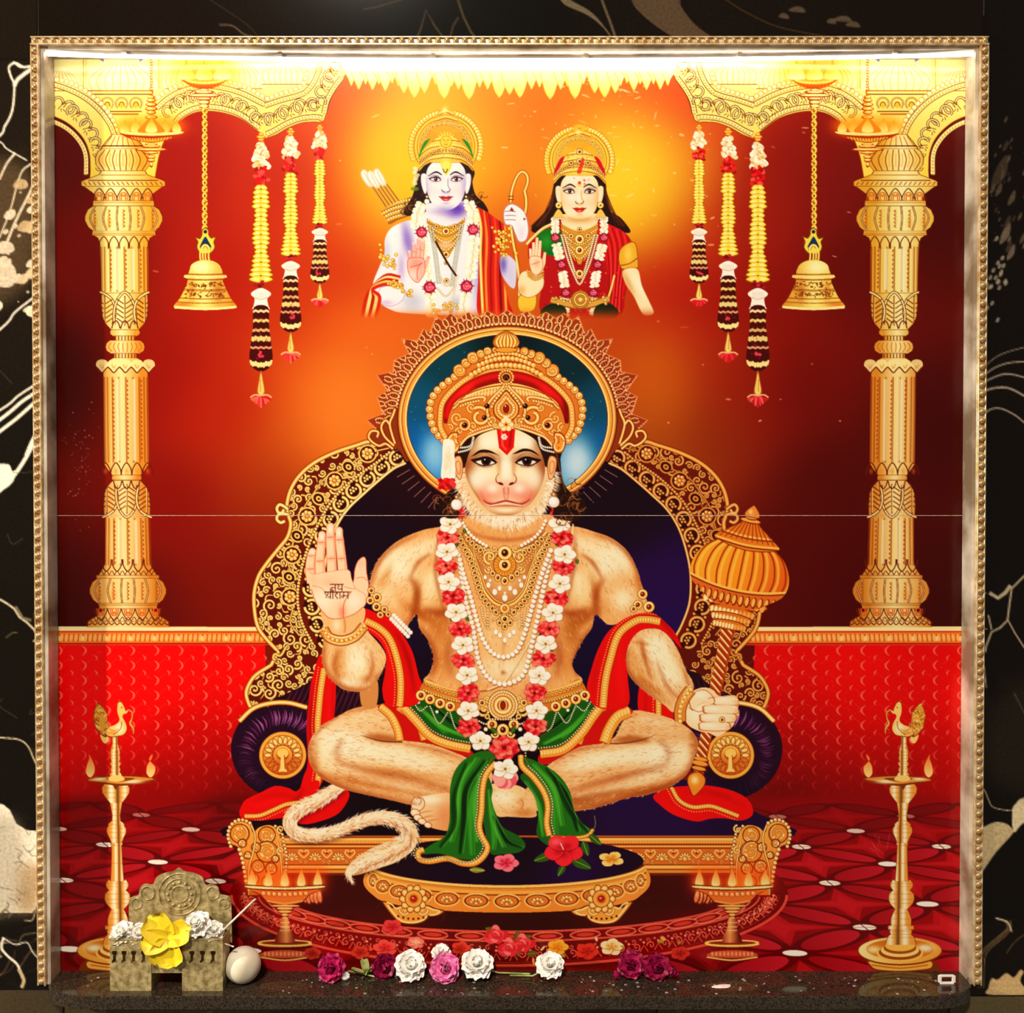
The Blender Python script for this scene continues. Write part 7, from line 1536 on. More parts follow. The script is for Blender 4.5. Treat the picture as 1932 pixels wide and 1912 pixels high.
gline(c, NKp, 5.5, 'f0b84c', GX); gline(c, sym('892,1030 898,1056 910,1088 918,1112 934,1132 953,1141', 6), 2.4, 'fbd880', GX, None)
q, an = along(sym('866,1012 879,1040 890,1062 899,1092 908,1122 926,1146 953,1164', 6), 9.6)
for (x, y), tt in zip(q, an): jewel(c, x, y, 6.2, '4a1008', 4.2, tt + 75)
q, an = along(sym('884,1018 900,1034 922,1046 938,1050', 5)[:19], 10)
for (x, y), tt in zip(q, an): jewel(c, x, y, 6, '5a1408', 4.6, tt + 90); jewel(c, 2 * cx_ - x, y, 6, '5a1408', 4.6, 90 - tt)
for sx in (-1, 1):
    spiral(c, cx_ + sx * 28, 1052, 13, 90, 1.4, 4.4, -sx, GL); spiral(c, cx_ + sx * 30, 1075, 8, 0, 1.2, 3.4, sx, GL); spiral(c, cx_ + sx * 20, 1036, 7, 40, 1.2, 3, sx, GL)
c.dot(cx_, 1067, 22, GX); c.dot(cx_, 1067, 20.5, 'f0b450'); 
for k in range(20): a = math.radians(k * 18); c.line(np.array([[cx_ + 12 * math.cos(a), 1067 + 12 * math.sin(a)], [cx_ + 19 * math.cos(a), 1067 + 19 * math.sin(a)]]), 1.5, 'b8661c')
jewel(c, cx_, 1067, 11.5, '5a0a06'); jewel(c, cx_, 1044, 13, '4a0c06'); beads(c, ell(cx_, 1044, 10, 10), 1.4, 4, GH, GH, None)
for dx, y, r in ((0, 1097, 8), (-13, 1091, 7), (13, 1091, 7), (-23, 1083, 6), (23, 1083, 6)): jewel(c, cx_ + dx, y, r, '5a1008', r * .8, 90)
PRL = 'fffaf0'
for dx, y, r in ((0, 1129, 5.5), (-19, 1118, 5), (19, 1118, 5), (-10, 1111, 4), (10, 1111, 4), (-31, 1105, 4.4), (31, 1105, 4.4), (-37, 1090, 3.4), (37, 1090, 3.4), (0, 1120, 2.4), (-28, 1096, 2.6), (28, 1096, 2.6)): c.dot(cx_ + dx, y + r * .2, r, 'a87848', .8, r * 1.25); c.dot(cx_ + dx, y, r * .9, PRL, 1, r * 1.15)
jewel(c, cx_, 1149, 9, 'd8842c'); jewel(c, cx_, 1169, 7.5, '3a0c06')
for dx, y in ((-10, 1176), (10, 1176), (0, 1183), (-17, 1156), (17, 1156)): jewel(c, cx_ + dx, y, 6.4, '4a1008', 4.8, 90 + dx * 2)
for sx in (-1, 1):
    beads(c, L(f'{cx_+sx*44},1148 {cx_+sx*40},1170 {cx_+sx*30},1188', 4), 2, 5, 'fde8b0', GH, '8a5020'); beads(c, L(f'{cx_+sx*32},1158 {cx_+sx*32},1185', 3), 1.9, 5, 'fde8b0', GH, '8a5020'); gline(c, L(f'{cx_+sx*8},1160 {cx_+sx*18},1170 {cx_+sx*24},1168', 4), 2.4, GL)
for dx, y in ((0, 1209), (-9, 1200), (9, 1200), (-17, 1194), (17, 1194)): c.dot(cx_ + dx, y + 1, 4, 'a87848', .8, 5.2); c.dot(cx_ + dx, y, 3.6, PRL, 1, 4.8)
# pearls and thread
c.part('pearl_strings', FIG, 'long strings of white pearls')
def pearls(p, r, st):
    for x, y in along(p, st)[0]: c.dot(x + .8, y + 1.6, r + .9, '8a4c20', .55); c.dot(x, y, r, 'f4dcc0'); c.dot(x - .4, y - .5, r * .82, 'fffdf4')
c.line(L('1082,990 1080,1010 1075,1030', 4), 3, 'fbe8b8'); c.line(L('1010,1198 990,1230 968,1268 950,1290 920,1304 858,1308', 6), 3.6, 'b07838'); c.line(L('1010,1197 990,1229 968,1267 950,1289 920,1303', 6), 2.4, 'fdeec8')
pearls(L('874,988 882,1002 895,1016 918,1031', 5), 3.3, 7); pearls(L('1030,984 1022,1000 1008,1016 985,1030', 5), 3.3, 7)
pearls(L('868,1062 872,1090 878,1128 886,1160 893,1185 900,1232 906,1254 922,1280 948,1292 975,1285 991,1268 1000,1236 1010,1191 1021,1138 1030,1093 1038,1060', 6), 4.7, 9.6)
pearls(L('866,1048 875,1084 889,1129 900,1170 911,1205 929,1232 952,1241 975,1230 989,1200 1000,1164 1012,1120 1026,1076 1040,1040', 6), 4.5, 9.2)
# belt
c.part('belt', FIG, 'broad gold belt with ruby buckle')
for sx in (-1, 1):
    M = (lambda q_: mir(np.asarray(q_, float), True, 949.5)) if sx > 0 else (lambda q_: np.asarray(q_, float))
    b_ = M(S('805,1283 830,1294 864,1303 900,1308 896,1346 858,1342 822,1330 791,1313', 5)); c.fill(b_, '7a3a10'); c.push(b_); c.fill(b_, 'd08834')
    for d, w_, cl in ((0, 4, 'fbd880'), (8, 1.6, '6a2c0a'), (17, 3, 'f4c060'), (22, 1.6, '6a2c0a')): c.line(M(L(f'800,{1284+d} 830,{1295+d} 864,{1304+d} 905,{1310+d}', 5)), w_, cl)
    c.pop()
    for x, y in along(M(L('806,1291 830,1301 862,1311 895,1316', 5)), 8)[0]: c.dot(x, y, 3.3, 'fbd880'); c.dot(x, y, 1.5, '5a1c08')
    for x, y in along(M(L('800,1303 825,1313 858,1323 892,1328', 5)), 5)[0]: bead(c, x, y, 2.1, 'fbd070', GH, '6a2c0a')
    for x, y in M(P('795,1313 812,1320 831,1328 850,1334')): jewel(c, x, y, 9.5, '8a1408')
    spiral(c, *M(P('914,1340'))[0], 13, 0, 1.3, 5, sx); spiral(c, *M(P('920,1320'))[0], 8, 0, 1.2, 4, -sx); jewel(c, *M(P('910,1327'))[0], 6.5, '6a1008'); jewel(c, *M(P('920,1353'))[0], 5, '4a0c06')
    jewel(c, *M(P('929,1368'))[0], 9.5, '9a2a14'); bead(c, *M(P('917,1377'))[0], 3.6, 'fffbe8', 'ffffff', '8a6a40'); beads(c, M(L('905,1362 915,1367 922,1366', 3)), 1.8, 4.4, 'fff0c0', 'ffffff', None)
    spiral(c, *M(P('936,1386'))[0], 8, 0, 1, 4, sx)
c.dot(949.5, 1332, 29, '6a2c0a')
for r_, cl in ((27.5, 'fbd880'), (25, 'b8701f'), (23.5, 'f8cc68'), (18, 'b06418'), (16.5, 'fbdc88'), (11, 'a85c18')): c.dot(949.5, 1332, r_, cl)
beads(c, ell(949.5, 1332, 26, 26), 1.9, 5, GH, 'fffbe0', None); beads(c, ell(949.5, 1332, 20.5, 20.5), 2, 4.6, 'fde9a4', 'fffbe0', 'b06418'); beads(c, ell(949.5, 1332, 13.5, 13.5), 1.6, 4, 'fff0b4', 'fffbe0', 'b06418')
c.dot(949.5, 1332, 8, 'fbd880', 1, 11); c.dot(949.5, 1332, 5.5, '5a1008', 1, 9); c.dot(949.5, 1332, 4, '9a2010', 1, 7); jewel(c, 949.5, 1378, 11, '4a0c06'); beads(c, P('925,1358 975,1358'), 1.8, 5, 'fff0c0', GH, '6a2c0a')
# flower garland
c.part('flower_garland', FIG, 'long garland of red and white flowers')
W5 = [(850, 990), (844, 1042), (847, 1099), (861, 1156), (874, 1218), (882, 1275), (884, 1342), (907, 1399), (998, 1401), (1057, 988), (1066, 1047), (1057, 1102), (1044, 1157), (1030, 1216), (1018, 1276), (1013, 1342)]
R5 = [(845, 1015), (842, 1068), (856, 1125), (868, 1188), (875, 1246), (884, 1309), (886, 1372), (1060, 1015), (1064, 1070), (1051, 1129), (1037, 1188), (1026, 1244), (1009, 1309), (1011, 1372)]
for x, y in W5 + R5: c.blob(x + 3, y + 5, 20, 14, '7a2c10', .35)
for i, (x, y) in enumerate(W5 + R5):
    for k in range(2): leaf(c, x + rng.normal(0, 9), y + 8, 11, 7, rng.uniform(20, 160), rng.choice(['4a5a1c', '2c4414', '6a7a34']), '8a9a4c')
def redf(x, y, r, col=None):
    a0 = rng.uniform(0, 60)
    for ring, n in ((1.12, 7), (.78, 6), (.45, 4)):
        for k in range(n):
            a = a0 + ring * 50 + rng.uniform(-9, 9) + 360 * k / n; col_ = C(rng.choice(['e8303a', 'd01828', 'f0504a', 'f87868', 'c81020'])); kk = r * ring * rng.uniform(.88, 1.08)
            p = xf(S('0,0 .35,-.34 .78,-.4 1,-.12 1.02,.14 .78,.4 .35,.34', 4), 0, 0, kk, a) * (1, .86) + (x, y); c.fill(p, '7a060c', .75); c.fill(p * .9 + p.mean(0) * .1, col_); m_ = p.mean(0); e_ = m_ + (m_ - (x, y)) * .55; c.blob(e_[0], e_[1], r * .17, r * .13, 'ffa090', .65); c.line(np.array([[x, y], m_]), 1.1, '9a0c14', .5)
    c.dot(x, y, r * .16, '7a0610')
def whitef(x, y, r):
    rot = rng.uniform(0, 72)
    for k in range(5):
        a = rot + k * 72 + rng.normal(0, 5); p = xf(S('0,0 .3,-.36 .75,-.42 1.05,0 .75,.42 .3,.36', 4), 0, 0, r, a) * (1, .85) + (x, y)
        c.fill(p * 1.06 - p.mean(0) * .06 + (.6, 1), 'b08458', .55); c.fill(p, 'fffaf0'); aa = math.radians(a); c.blob(x + math.cos(aa) * r * .3, y + math.sin(aa) * r * .26, r * .2, r * .18, 'f0d8a8', .8)
    c.dot(x, y, r * .13, '9a8434')
for x, y in R5: redf(x, y, 20)
for x, y in W5: whitef(x, y, 21)
redf(867, 968, 13); redf(1056, 966, 15)
for k in range(7): c.fill(xf(S('0,0 .3,-.4 .75,-.45 1.05,0 .75,.45 .3,.4', 4), 954, 1466, 24, 10 + k * 27), rng.choice(['f08a8c', 'e8606c', 'f8a8a0']), .95)
redf(952, 1412, 27); whitef(954, 1452, 23)
for x, y, a in ((930, 1430, 120), (990, 1430, 60), (965, 1384, -60), (938, 1384, 220)): leaf(c, x, y, 16, 10, a, '3a5a1c', '7a9a3c')
# hair and head
c.part('hair', FIG, 'dark curled hair beside the face')
c.fill(S('866,840 860,880 862,915 850,925 836,940 832,960 842,978 866,976 880,950 1030,950 1045,975 1075,984 1098,978 1106,958 1096,938 1075,928 1062,905 1058,870 1052,842 957,800'), '2c1006')
for k in range(70):
    s_ = k % 3; x, y = (rng.normal(850, 10), rng.normal(955, 14)) if s_ == 0 else (rng.normal(1078, 14), rng.normal(955, 16))
    c.line(ell(x, y, rng.uniform(5, 11), rng.uniform(4, 9), rng.uniform(0, 180), 14, 0, rng.uniform(150, 300)), 1.8, rng.choice(['8a5a30', '5c3416', 'b08050', '1c0a04']), .7, own=False)
c.line(L('1050,855 1060,900 1068,930', 5), 3, '8a5c34', .6)
c.part('beard', FIG, 'pale beard fur round the face')
brd = S('862,900 858,915 870,936 878,955 893,975 916,990 955,1000 995,990 1020,976 1032,955 1039,936 1046,914 1042,896 1020,880 890,880')
c.fill(brd, 'f0d0a0'); c.push(brd); c.blob(955, 985, 50, 12, 'fff6e4', .9); c.blob(955, 1000, 40, 6, 'c08a54', .7); c.pop()
for k in range(900):
    tt = rng.uniform(-.12, math.pi + .12); rr = rng.uniform(.86, 1.1); x, y = 955 + 88 * rr * math.cos(tt), 900 + 88 * rr * math.sin(tt) * (1.02)
    d = tt + rng.normal(0, .18) + (math.pi / 2 - tt) * .25; l = rng.uniform(7, 14)
    c.fill(np.array([[x - math.sin(d) * .9, y + math.cos(d) * .9], [x + math.cos(d) * l, y + math.sin(d) * l], [x + math.sin(d) * .9, y - math.cos(d) * .9]]), rng.choice(['fffaf0', 'fff2dc', 'f8dcb4', 'd8a870', 'b07c48'], p=[.34, .26, .18, .14, .08]), .75)
FC = c.part('face', FIG, 'calm rosy face with a long muzzle')
for sx in (-1, 1):
    ex = 865.5 if sx < 0 else 1041.5; e_ = S(f'{ex-3*sx},862 {ex+8*sx},866 {ex+8*sx},884 {ex+2*sx},902 {ex-5*sx},904 {ex-8*sx},880', 5); c.shape(e_, 'f4c08c', 'a05a28', 1.5); c.line(e_ * .55 + e_.mean(0) * .45, 2.2, 'c07c48', .8)
fc = S('903,824 941,810 972,810 1007,828 1016,843 1025,866 1029,888 1024,912 1014,934 999,954 979,969 954,974 929,969 912,956 899,937 889,921 881,903 878,886 881,872 888,851')
c.fill(fc, 'fdf0c4'); c.push(fc)
for b in ((881, 890, 17, 56, 'a05a2c', .95, 8), (1028, 890, 17, 56, '98502a', .95, -8), (900, 940, 16, 26, 'b8703c', .75, -30), (1010, 940, 16, 26, 'b8703c', .75, 30), (955, 975, 50, 8, 'a85c28', .8), (930, 966, 26, 8, 'd08c50', .6), (980, 966, 26, 8, 'd08c50', .6),
          (894, 832, 12, 14, '8a5a34', .6), (1014, 836, 12, 14, '8a5a34', .6), (917, 862, 30, 14, 'c89058', .55), (994, 862, 30, 14, 'c08850', .55), (917, 871, 24, 12, '8a5438', .4), (994, 871, 24, 12, '8a5438', .4),
          (905, 905, 26, 20, 'fffae4', .9), (1002, 903, 24, 20, 'fff4d8', .85), (925, 836, 22, 12, 'fffbe8', .9), (990, 836, 20, 12, 'fffbe8', .9), (955, 885, 9, 32, 'fffbe8', .95), (942, 880, 5, 24, 'd09a68', .6), (970, 880, 5, 24, 'c88c5c', .6),
          (930, 930, 27, 22, 'f6a48c', .95), (981, 930, 27, 22, 'f09a84', .95), (915, 940, 14, 14, 'f08a74', .5), (996, 940, 14, 14, 'ec8470', .55), (930, 922, 12, 10, 'fff0dc', .9), (980, 922, 12, 10, 'ffeedc', .85), (955, 932, 5, 18, 'f09a84', .6),
          (955, 962, 24, 7, 'fff0d4', .9), (957, 955, 40, 5, 'c87c50', .6), (955, 912, 18, 6, 'f4b8a0', .5)): c.blob(*b)
c.line(L('882,870 880,890 890,922 905,946', 5), 3, '8a4a1c', .5, soft=2); c.pop()
for sx in (-1, 1):
    x = 955.5 + sx * 18.5
    c.line(L(f'{955.5+sx*5},917 {955.5+sx*12},914 {955.5+sx*18},910 {955.5+sx*19},902 {955.5+sx*14},894', 5), [1, 2.6, 1], 'a04c34', .9); c.fill(ell(955.5 + sx * 10, 913.5, 5, 2.4, -sx * 20), '5a1810')
    c.line(L(f'{955.5+sx*2},934 {955.5+sx*4},928 {955.5+sx*3},920', 4), 1.4, 'b86450', .8)
c.line(L('912,944 918,949 930,952 944,948 955,946 966,948 982,952 994,948 1001,942', 6), [1.5, 3.4, 3, 3.4, 1.5], 'a02c24'); c.line(L('926,955 942,952 955,951 970,952 985,955', 5), 2.2, 'ffe8d0', .9); c.line(L('924,957 955,955 988,957', 4), 1.3, '9a4a34', .8)
c.line(L('953,944 946,949 932,950 918,946 910,936 908,926', 6), [1, 3, 1], 'd05a4c', .55, soft=1.2, own=False); c.line(L('958,944 965,949 980,950 994,945 1002,935 1004,925', 6), [1, 3, 1], 'd05a4c', .55, soft=1.2, own=False)
c.line(L('950,921 951,935 954,945', 4), 1.6, 'd07c68', .8); c.line(L('961,921 960,935 957,945', 4), 1.6, 'd07c68', .8)
for sx in (-1, 1):
    x = 955.3 + sx * 38.5
    c.blob(x, 866, 26, 9, '9a6448', .55); c.line(L(f'{x-sx*20},868 {x-sx*8},858 {x+sx*6},856 {x+sx*24},866', 5), 1.6, '8a5438', .7)
    c.fill(S(f'{x-sx*21},874 {x-sx*12},866 {x},862.5 {x+sx*12},865 {x+sx*27},869 {x+sx*16},877 {x+sx*4},881 {x-sx*10},879', 5), '3a140c')
    c.fill(S(f'{x-sx*17},874 {x-sx*8},870 {x+sx*2},868.5 {x+sx*12},870 {x+sx*18},872.5 {x+sx*10},877 {x},878.5 {x-sx*10},877', 5), 'f8e8dc')
    c.push(S(f'{x-sx*17},874 {x-sx*8},869.5 {x+sx*2},867.5 {x+sx*12},869.5 {x+sx*18},872 {x+sx*10},877 {x},878.5 {x-sx*10},877', 5)); c.dot(x + 1, 870.2, 9.4, '3a1408'); c.dot(x + 1, 870.2, 6, '100202'); c.pop(); c.dot(x - 1.5, 867.5, 1.6, 'ffffff')
    c.line(L(f'{x-sx*22},874 {x-sx*12},867 {x},864.5 {x+sx*12},866 {x+sx*28},869', 5), [1.4, 5.4, 2], '1c0604'); c.line(L(f'{x-sx*12},881 {x+sx*2},883 {x+sx*16},879', 4), 1.4, 'b0705c', .8)
c.fill(np.vstack([L('889,863 898,855 906,850 916,849 928,852 943,861', 5), L('935,858 922,855 908,855 897,860', 4)]), '2c0c08'); c.fill(np.vstack([L('967,858 980,850 990,847 1002,849 1011,854 1019,862', 5), L('1010,857 1000,853 988,853 975,857', 4)]), '2c0c08')
tk = P('937,806 973,806 970,845 957,860 942,846'); c.fill(tk, 'd81818'); c.push(tk); c.line(P('946,808 949,842 956,850'), 4, 'f86a50', .8); c.line(P('966,808 962,845'), 4, '9a0c10', .8); c.pop()
for k in range(6): c.dot(952 + 4 * math.cos(k), 825 + 4 * math.sin(k), 2.2, 'fff0e8')
c.dot(952, 825, 2, 'f8c0b0')
for sx, x in ((-1, 880), (1, 1031)):
    for d in (0, 5): chain(c, L(f'{x-sx*14},{822+d} {x-sx*8},{842+d} {x+sx*14},{846+d*1.6}', 5), 1.8, 4, 'fffbf0', '6a5040')
c.part('crown', FIG, 'ornate gold crown with red lining and dark gems')
axc = 955.5
def cs(s_, n=6):
    a = L(s_, n); return np.vstack([a, mir(a, True, axc)[::-1]])
oc = np.vstack([cs('841,834 822,818 814,800 810,771 816,750 826,736 842,723 860,709 868,695 888,676 914,664 935,660 955,658'), cs('868,842 880,828 893,821 926,810 955.5,807')[::-1]])
c.fill(oc, '8a3a0e'); c.push(oc); c.fill(oc, 'd8883a')
q, an = along(cs('846,828 826,814 820,798 816,772 822,752 832,738 848,725 862,714'), 13)
c.pop()
for x, y in list(along(L('838,832 822,816 815,798 811,772 817,750 828,735 843,723 858,712', 6), 13.2)[0]):
    for X in (x, 2 * axc - x):
        c.dot(X, y, 8, '8a3a0e'); c.dot(X, y, 6.8, 'f8c868'); c.dot(X - 1, y - 1.5, 4, 'fff0b4'); c.line(ell(X, y, 3.4, 3.4, 0, 10, 0, 250), 1.3, 'b8661c')
for x, y, r in ((868, 700, 13), (880, 686, 10), (893, 676, 12), (908, 669, 9), (921, 664, 9), (935, 662, 7)):
    for X, s_ in ((x, 1), (2 * axc - x, -1)): c.dot(X, y, r, '8a3a0e'); c.dot(X, y, r - 1.4, 'f0b450'); spiral(c, X, y, r - 2.5, 200 if s_ > 0 else -20, 1.3, 3.2, s_, 'fde08c', '8a3a0e', None)
inn = cs('838,800 837,786 841,762 858,740 886,718 920,704 955,699'); c.fill(inn, '8a0a08'); c.push(inn); c.line(cs('842,790 850,762 868,742 893,724 925,712 955,708'), 9, 'e01c18', .9, soft=2); c.blob(880, 736, 20, 8, 'f83028', .8, -38); c.blob(1032, 738, 20, 8, 'e82420', .8, 40); c.blob(1068, 780, 8, 40, '5a0404', .7); c.pop()
for w_, cl in ((12, '8a3a0e'), (9.5, 'f0b450'), (4, 'ffe8a0')): c.line(cs('842,828 832,808 831,788 835,762 853,738 882,715 918,700 955,694'), w_, cl)
for x, y in along(cs('842,828 832,808 831,788 835,762 853,738 882,715 918,700 955,694'), 6)[0]: c.dot(x, y, 1.2, 'b0601c')
for p_, r in (('890,708 918,694 955,689', 5), ('904,690 928,680 955,676', 4.6), ('918,676 938,669 955,667', 3.6)):
    a = cs(p_); c.line(a, r * 2.6, '9a4a14'); beads(c, a, r * .95, r * 1.75, 'f8cc70', 'fff2bc', 'a85c1c')
c.fill(S('948,660 934,656 930,646 936,634 948,627 955.5,624 963,627 975,634 981,646 977,656 963,660'), '8a3a0e'); fb = S('948,658 936,654 932,646 938,635 949,629 955.5,626 962,629 973,635 979,646 975,654 963,658'); c.fill(fb, 'f0b040'); c.push(fb)
for k in np.linspace(-.85, .85, 7): c.line(L(f'{955.5+k*6},626 {955.5+k*25},644 {955.5+k*16},660', 5), 2, 'b06018'); c.line(L(f'{955.5+k*6+3},626 {955.5+k*25+3},644 {955.5+k*16+2},660', 5), 2.6, 'fff0a4', .9)
c.pop(); c.fill(ell(955.5, 661, 22, 5), 'e8a844'); c.line(ell(955.5, 661, 22, 5), 1.4, '8a3a0e')
# front plate
pl = np.vstack([L('868,842 880,828 893,821 926,810 955.5,807', 5), mir(L('868,842 880,828 893,821 926,810 955.5,807', 5), True, axc)[::-1], mir(L('844,800 850,778 862,758 893,738 926,727 955.5,722', 5), True, axc), L('844,800 850,778 862,758 893,738 926,727 955.5,722', 5)[::-1]])
c.fill(pl, '8a3a0e'); c.push(pl); c.fill(pl, lg(0, 725, 'd88e3c', 0, 840, 'da8838'))
for k in range(4): c.line(cs(f'856,{772-k*7} 880,{750-k*7} 915,{736-k*6} 955,{730-k*6}'), 3, 'fde48c'); c.line(cs(f'856,{775-k*7} 880,{753-k*7} 915,{739-k*6} 955,{733-k*6}'), 1.4, '8a3a0e')
for k in range(26): c.fill(ell(880 + k * 6, 752 - 14 * math.sin(k / 25 * math.pi), 2.4, 7, (k - 12) * -1.5), 'fff0ae', .8)
for x, y, r in ((863, 790, 12), (850, 808, 9), (893, 805, 9), (890, 770, 9), (930, 795, 10), (867, 815, 9), (856, 822, 8)):
    for X, s_ in ((x, 1), (2 * axc - x, -1)): spiral(c, X, y, r, 90, 1.3, 3.4, s_, 'fbd070', '8a3a0e')
for x, y in along(cs('870,838 893,818 926,807 955,804'), 5)[0]: c.dot(x, y - 3, 1.7, 'fff0b0')
c.pop()
for w_, cl in ((6, '8a3a0e'), (4, 'fbd070'), (1.4, 'fff6c8')): c.line(cs('868,842 880,828 893,821 926,810 955.5,807'), w_, cl)
for x, y, r, s_ in ((906, 787, 18, 1), (876, 803, 12, 1)):
    for X, q_ in ((x, s_), (2 * axc - x, -s_)):
        for w_, cl in ((9, '8a3a0e'), (6.4, 'f4bc58'), (2.4, 'fff0b0')):
            tt = np.linspace(0, 1, 24); aa = -2.2 + tt * 6.6; rr = r * (1.05 - .6 * tt); c.line(np.stack([X + q_ * rr * np.cos(aa), y + rr * np.sin(aa)], -1), w_ * r / 18, cl)
for sx in (-1, 1):
    for w_, cl in ((8, '8a3a0e'), (5.4, 'f8c868'), (2, 'fff2b8')):
        c.line(L(f'{axc+sx*4},728 {axc+sx*10},736 {axc+sx*24},750 {axc+sx*34},764 {axc+sx*36},780', 6), w_ * .8, cl); c.line(L(f'{axc+sx*90},760 {axc+sx*70},754 {axc+sx*50},750 {axc+sx*40},752 {axc+sx*42},758', 6), w_ * .8, cl)
    beads(c, L(f'{axc+sx*6},738 {axc+sx*18},752 {axc+sx*27},768', 5), 2.6, 6, 'fde48c', GH, '8a3a0e'); beads(c, L(f'{axc+sx*52},757 {axc+sx*70},761 {axc+sx*86},767', 5), 2.2, 5, 'fde48c', GH, '8a3a0e'); beads(c, L(f'{axc+sx*34},785 {axc+sx*28},798 {axc+sx*18},804', 4), 2.6, 6, 'fde48c', GH, '8a3a0e')
    for dx, y, r in ((36, 767, 5), (41, 789, 4.8), (78, 803, 4.8)): c.dot(axc + sx * dx, y, r, '2a0604'); c.dot(axc + sx * dx - 1.4, y - 1.4, 1.3, 'f0a080')
    for d in (-1, 1): spiral(c, axc + sx * 20, 803, 6, 0, 1.1, 3, d)
dr = S('955.5,740 966,752 977,766 976,782 966,792 955.5,795 945,792 935,782 934,766 945,752', 6)
for k_, cl in ((1.12, '8a3a0e'), (1.0, 'fbd070'), (.86, 'c8802c'), (.78, 'f8c868'), (.5, 'a85418'), (.42, 'f0b04c')): c.fill(dr * k_ + (np.array([955.5, 771]) * (1 - k_)), cl)
beads(c, dr * .66 + np.array([955.5, 771]) * .34, 2.2, 5, 'fff0b0', 'fffbe0', 'b86a20'); c.dot(955.5, 772, 6.2, '5a0c06', 1, 8.6); c.dot(955.5, 772, 5, '8a1c10', 1, 7.2); c.dot(954, 767, 1.6, 'ffd0b0')
beads(c, ell(955.5, 713, 13, 13), 2, 5, 'fde48c', GH, '8a3a0e'); c.dot(955.5, 713, 10, '8a3a0e'); c.dot(955.5, 713, 9, 'f0b450'); c.dot(955.5, 713, 6.8, '2a0c06', 1, 6.4); c.line(P('951,717 955,709 960,717'), 1.3, 'b87048')
for k in range(6): a = k * 1.047; c.dot(955.5 + 9 * math.cos(a), 802 + 8 * math.sin(a), 6, 'c07c30', .9); c.dot(955.5 + 9 * math.cos(a), 802 + 8 * math.sin(a), 5, 'fff0b8')
c.dot(955.5, 802, 5, 'f0b860'); c.dot(955.5, 802, 2.4, '9a2c10'); c.dot(955.5, 790, 4.6, 'fff0b8')
for sx in (-1, 1):
    pz = xf(S('-8,-18 4,-18 12,-8 12,6 6,18 -6,18 -11,6 -6,-4', 5), axc + sx * 99, 836, 1, 0, sx); c.shape(pz, 'f0a848', '8a3a0e', 2.2); c.line(pz * .78 + pz.mean(0) * .22, 2.4, 'fff0a8'); 
    for k in range(14): c.dot(axc + sx * 99 + rng.normal(0, 4), 838 + rng.normal(0, 7), 1.4, '9a5014', .8)
# tassel and ear drops
c.part('tassel', FIG, 'white flower tassel with red end')
c.fill(S('838,832 857,834 858,860 858,905 834,905 835,870', 4), 'fffaea')
for k in range(40): c.line(L(f'{836+rng.uniform(0,21)},{834+rng.uniform(0,55)} {836+rng.uniform(0,21)},{846+rng.uniform(0,58)}', 2), 1, 'e8d8b0', .5)
for k in range(34): c.dot(846 + rng.uniform(-17, 17), 906 + rng.uniform(0, 17), 4, rng.choice(['d81c1c', 'f04438', 'a80c10']))
for x, y in ((862, 953), (1045.5, 948)): c.dot(x, y, 11, 'a08068', .9); c.dot(x, y, 10, 'f4e0d4'); c.dot(x - 2, y - 2, 7, 'fffdf8'); bead(c, x, y - 14, 3, 'e8b050')
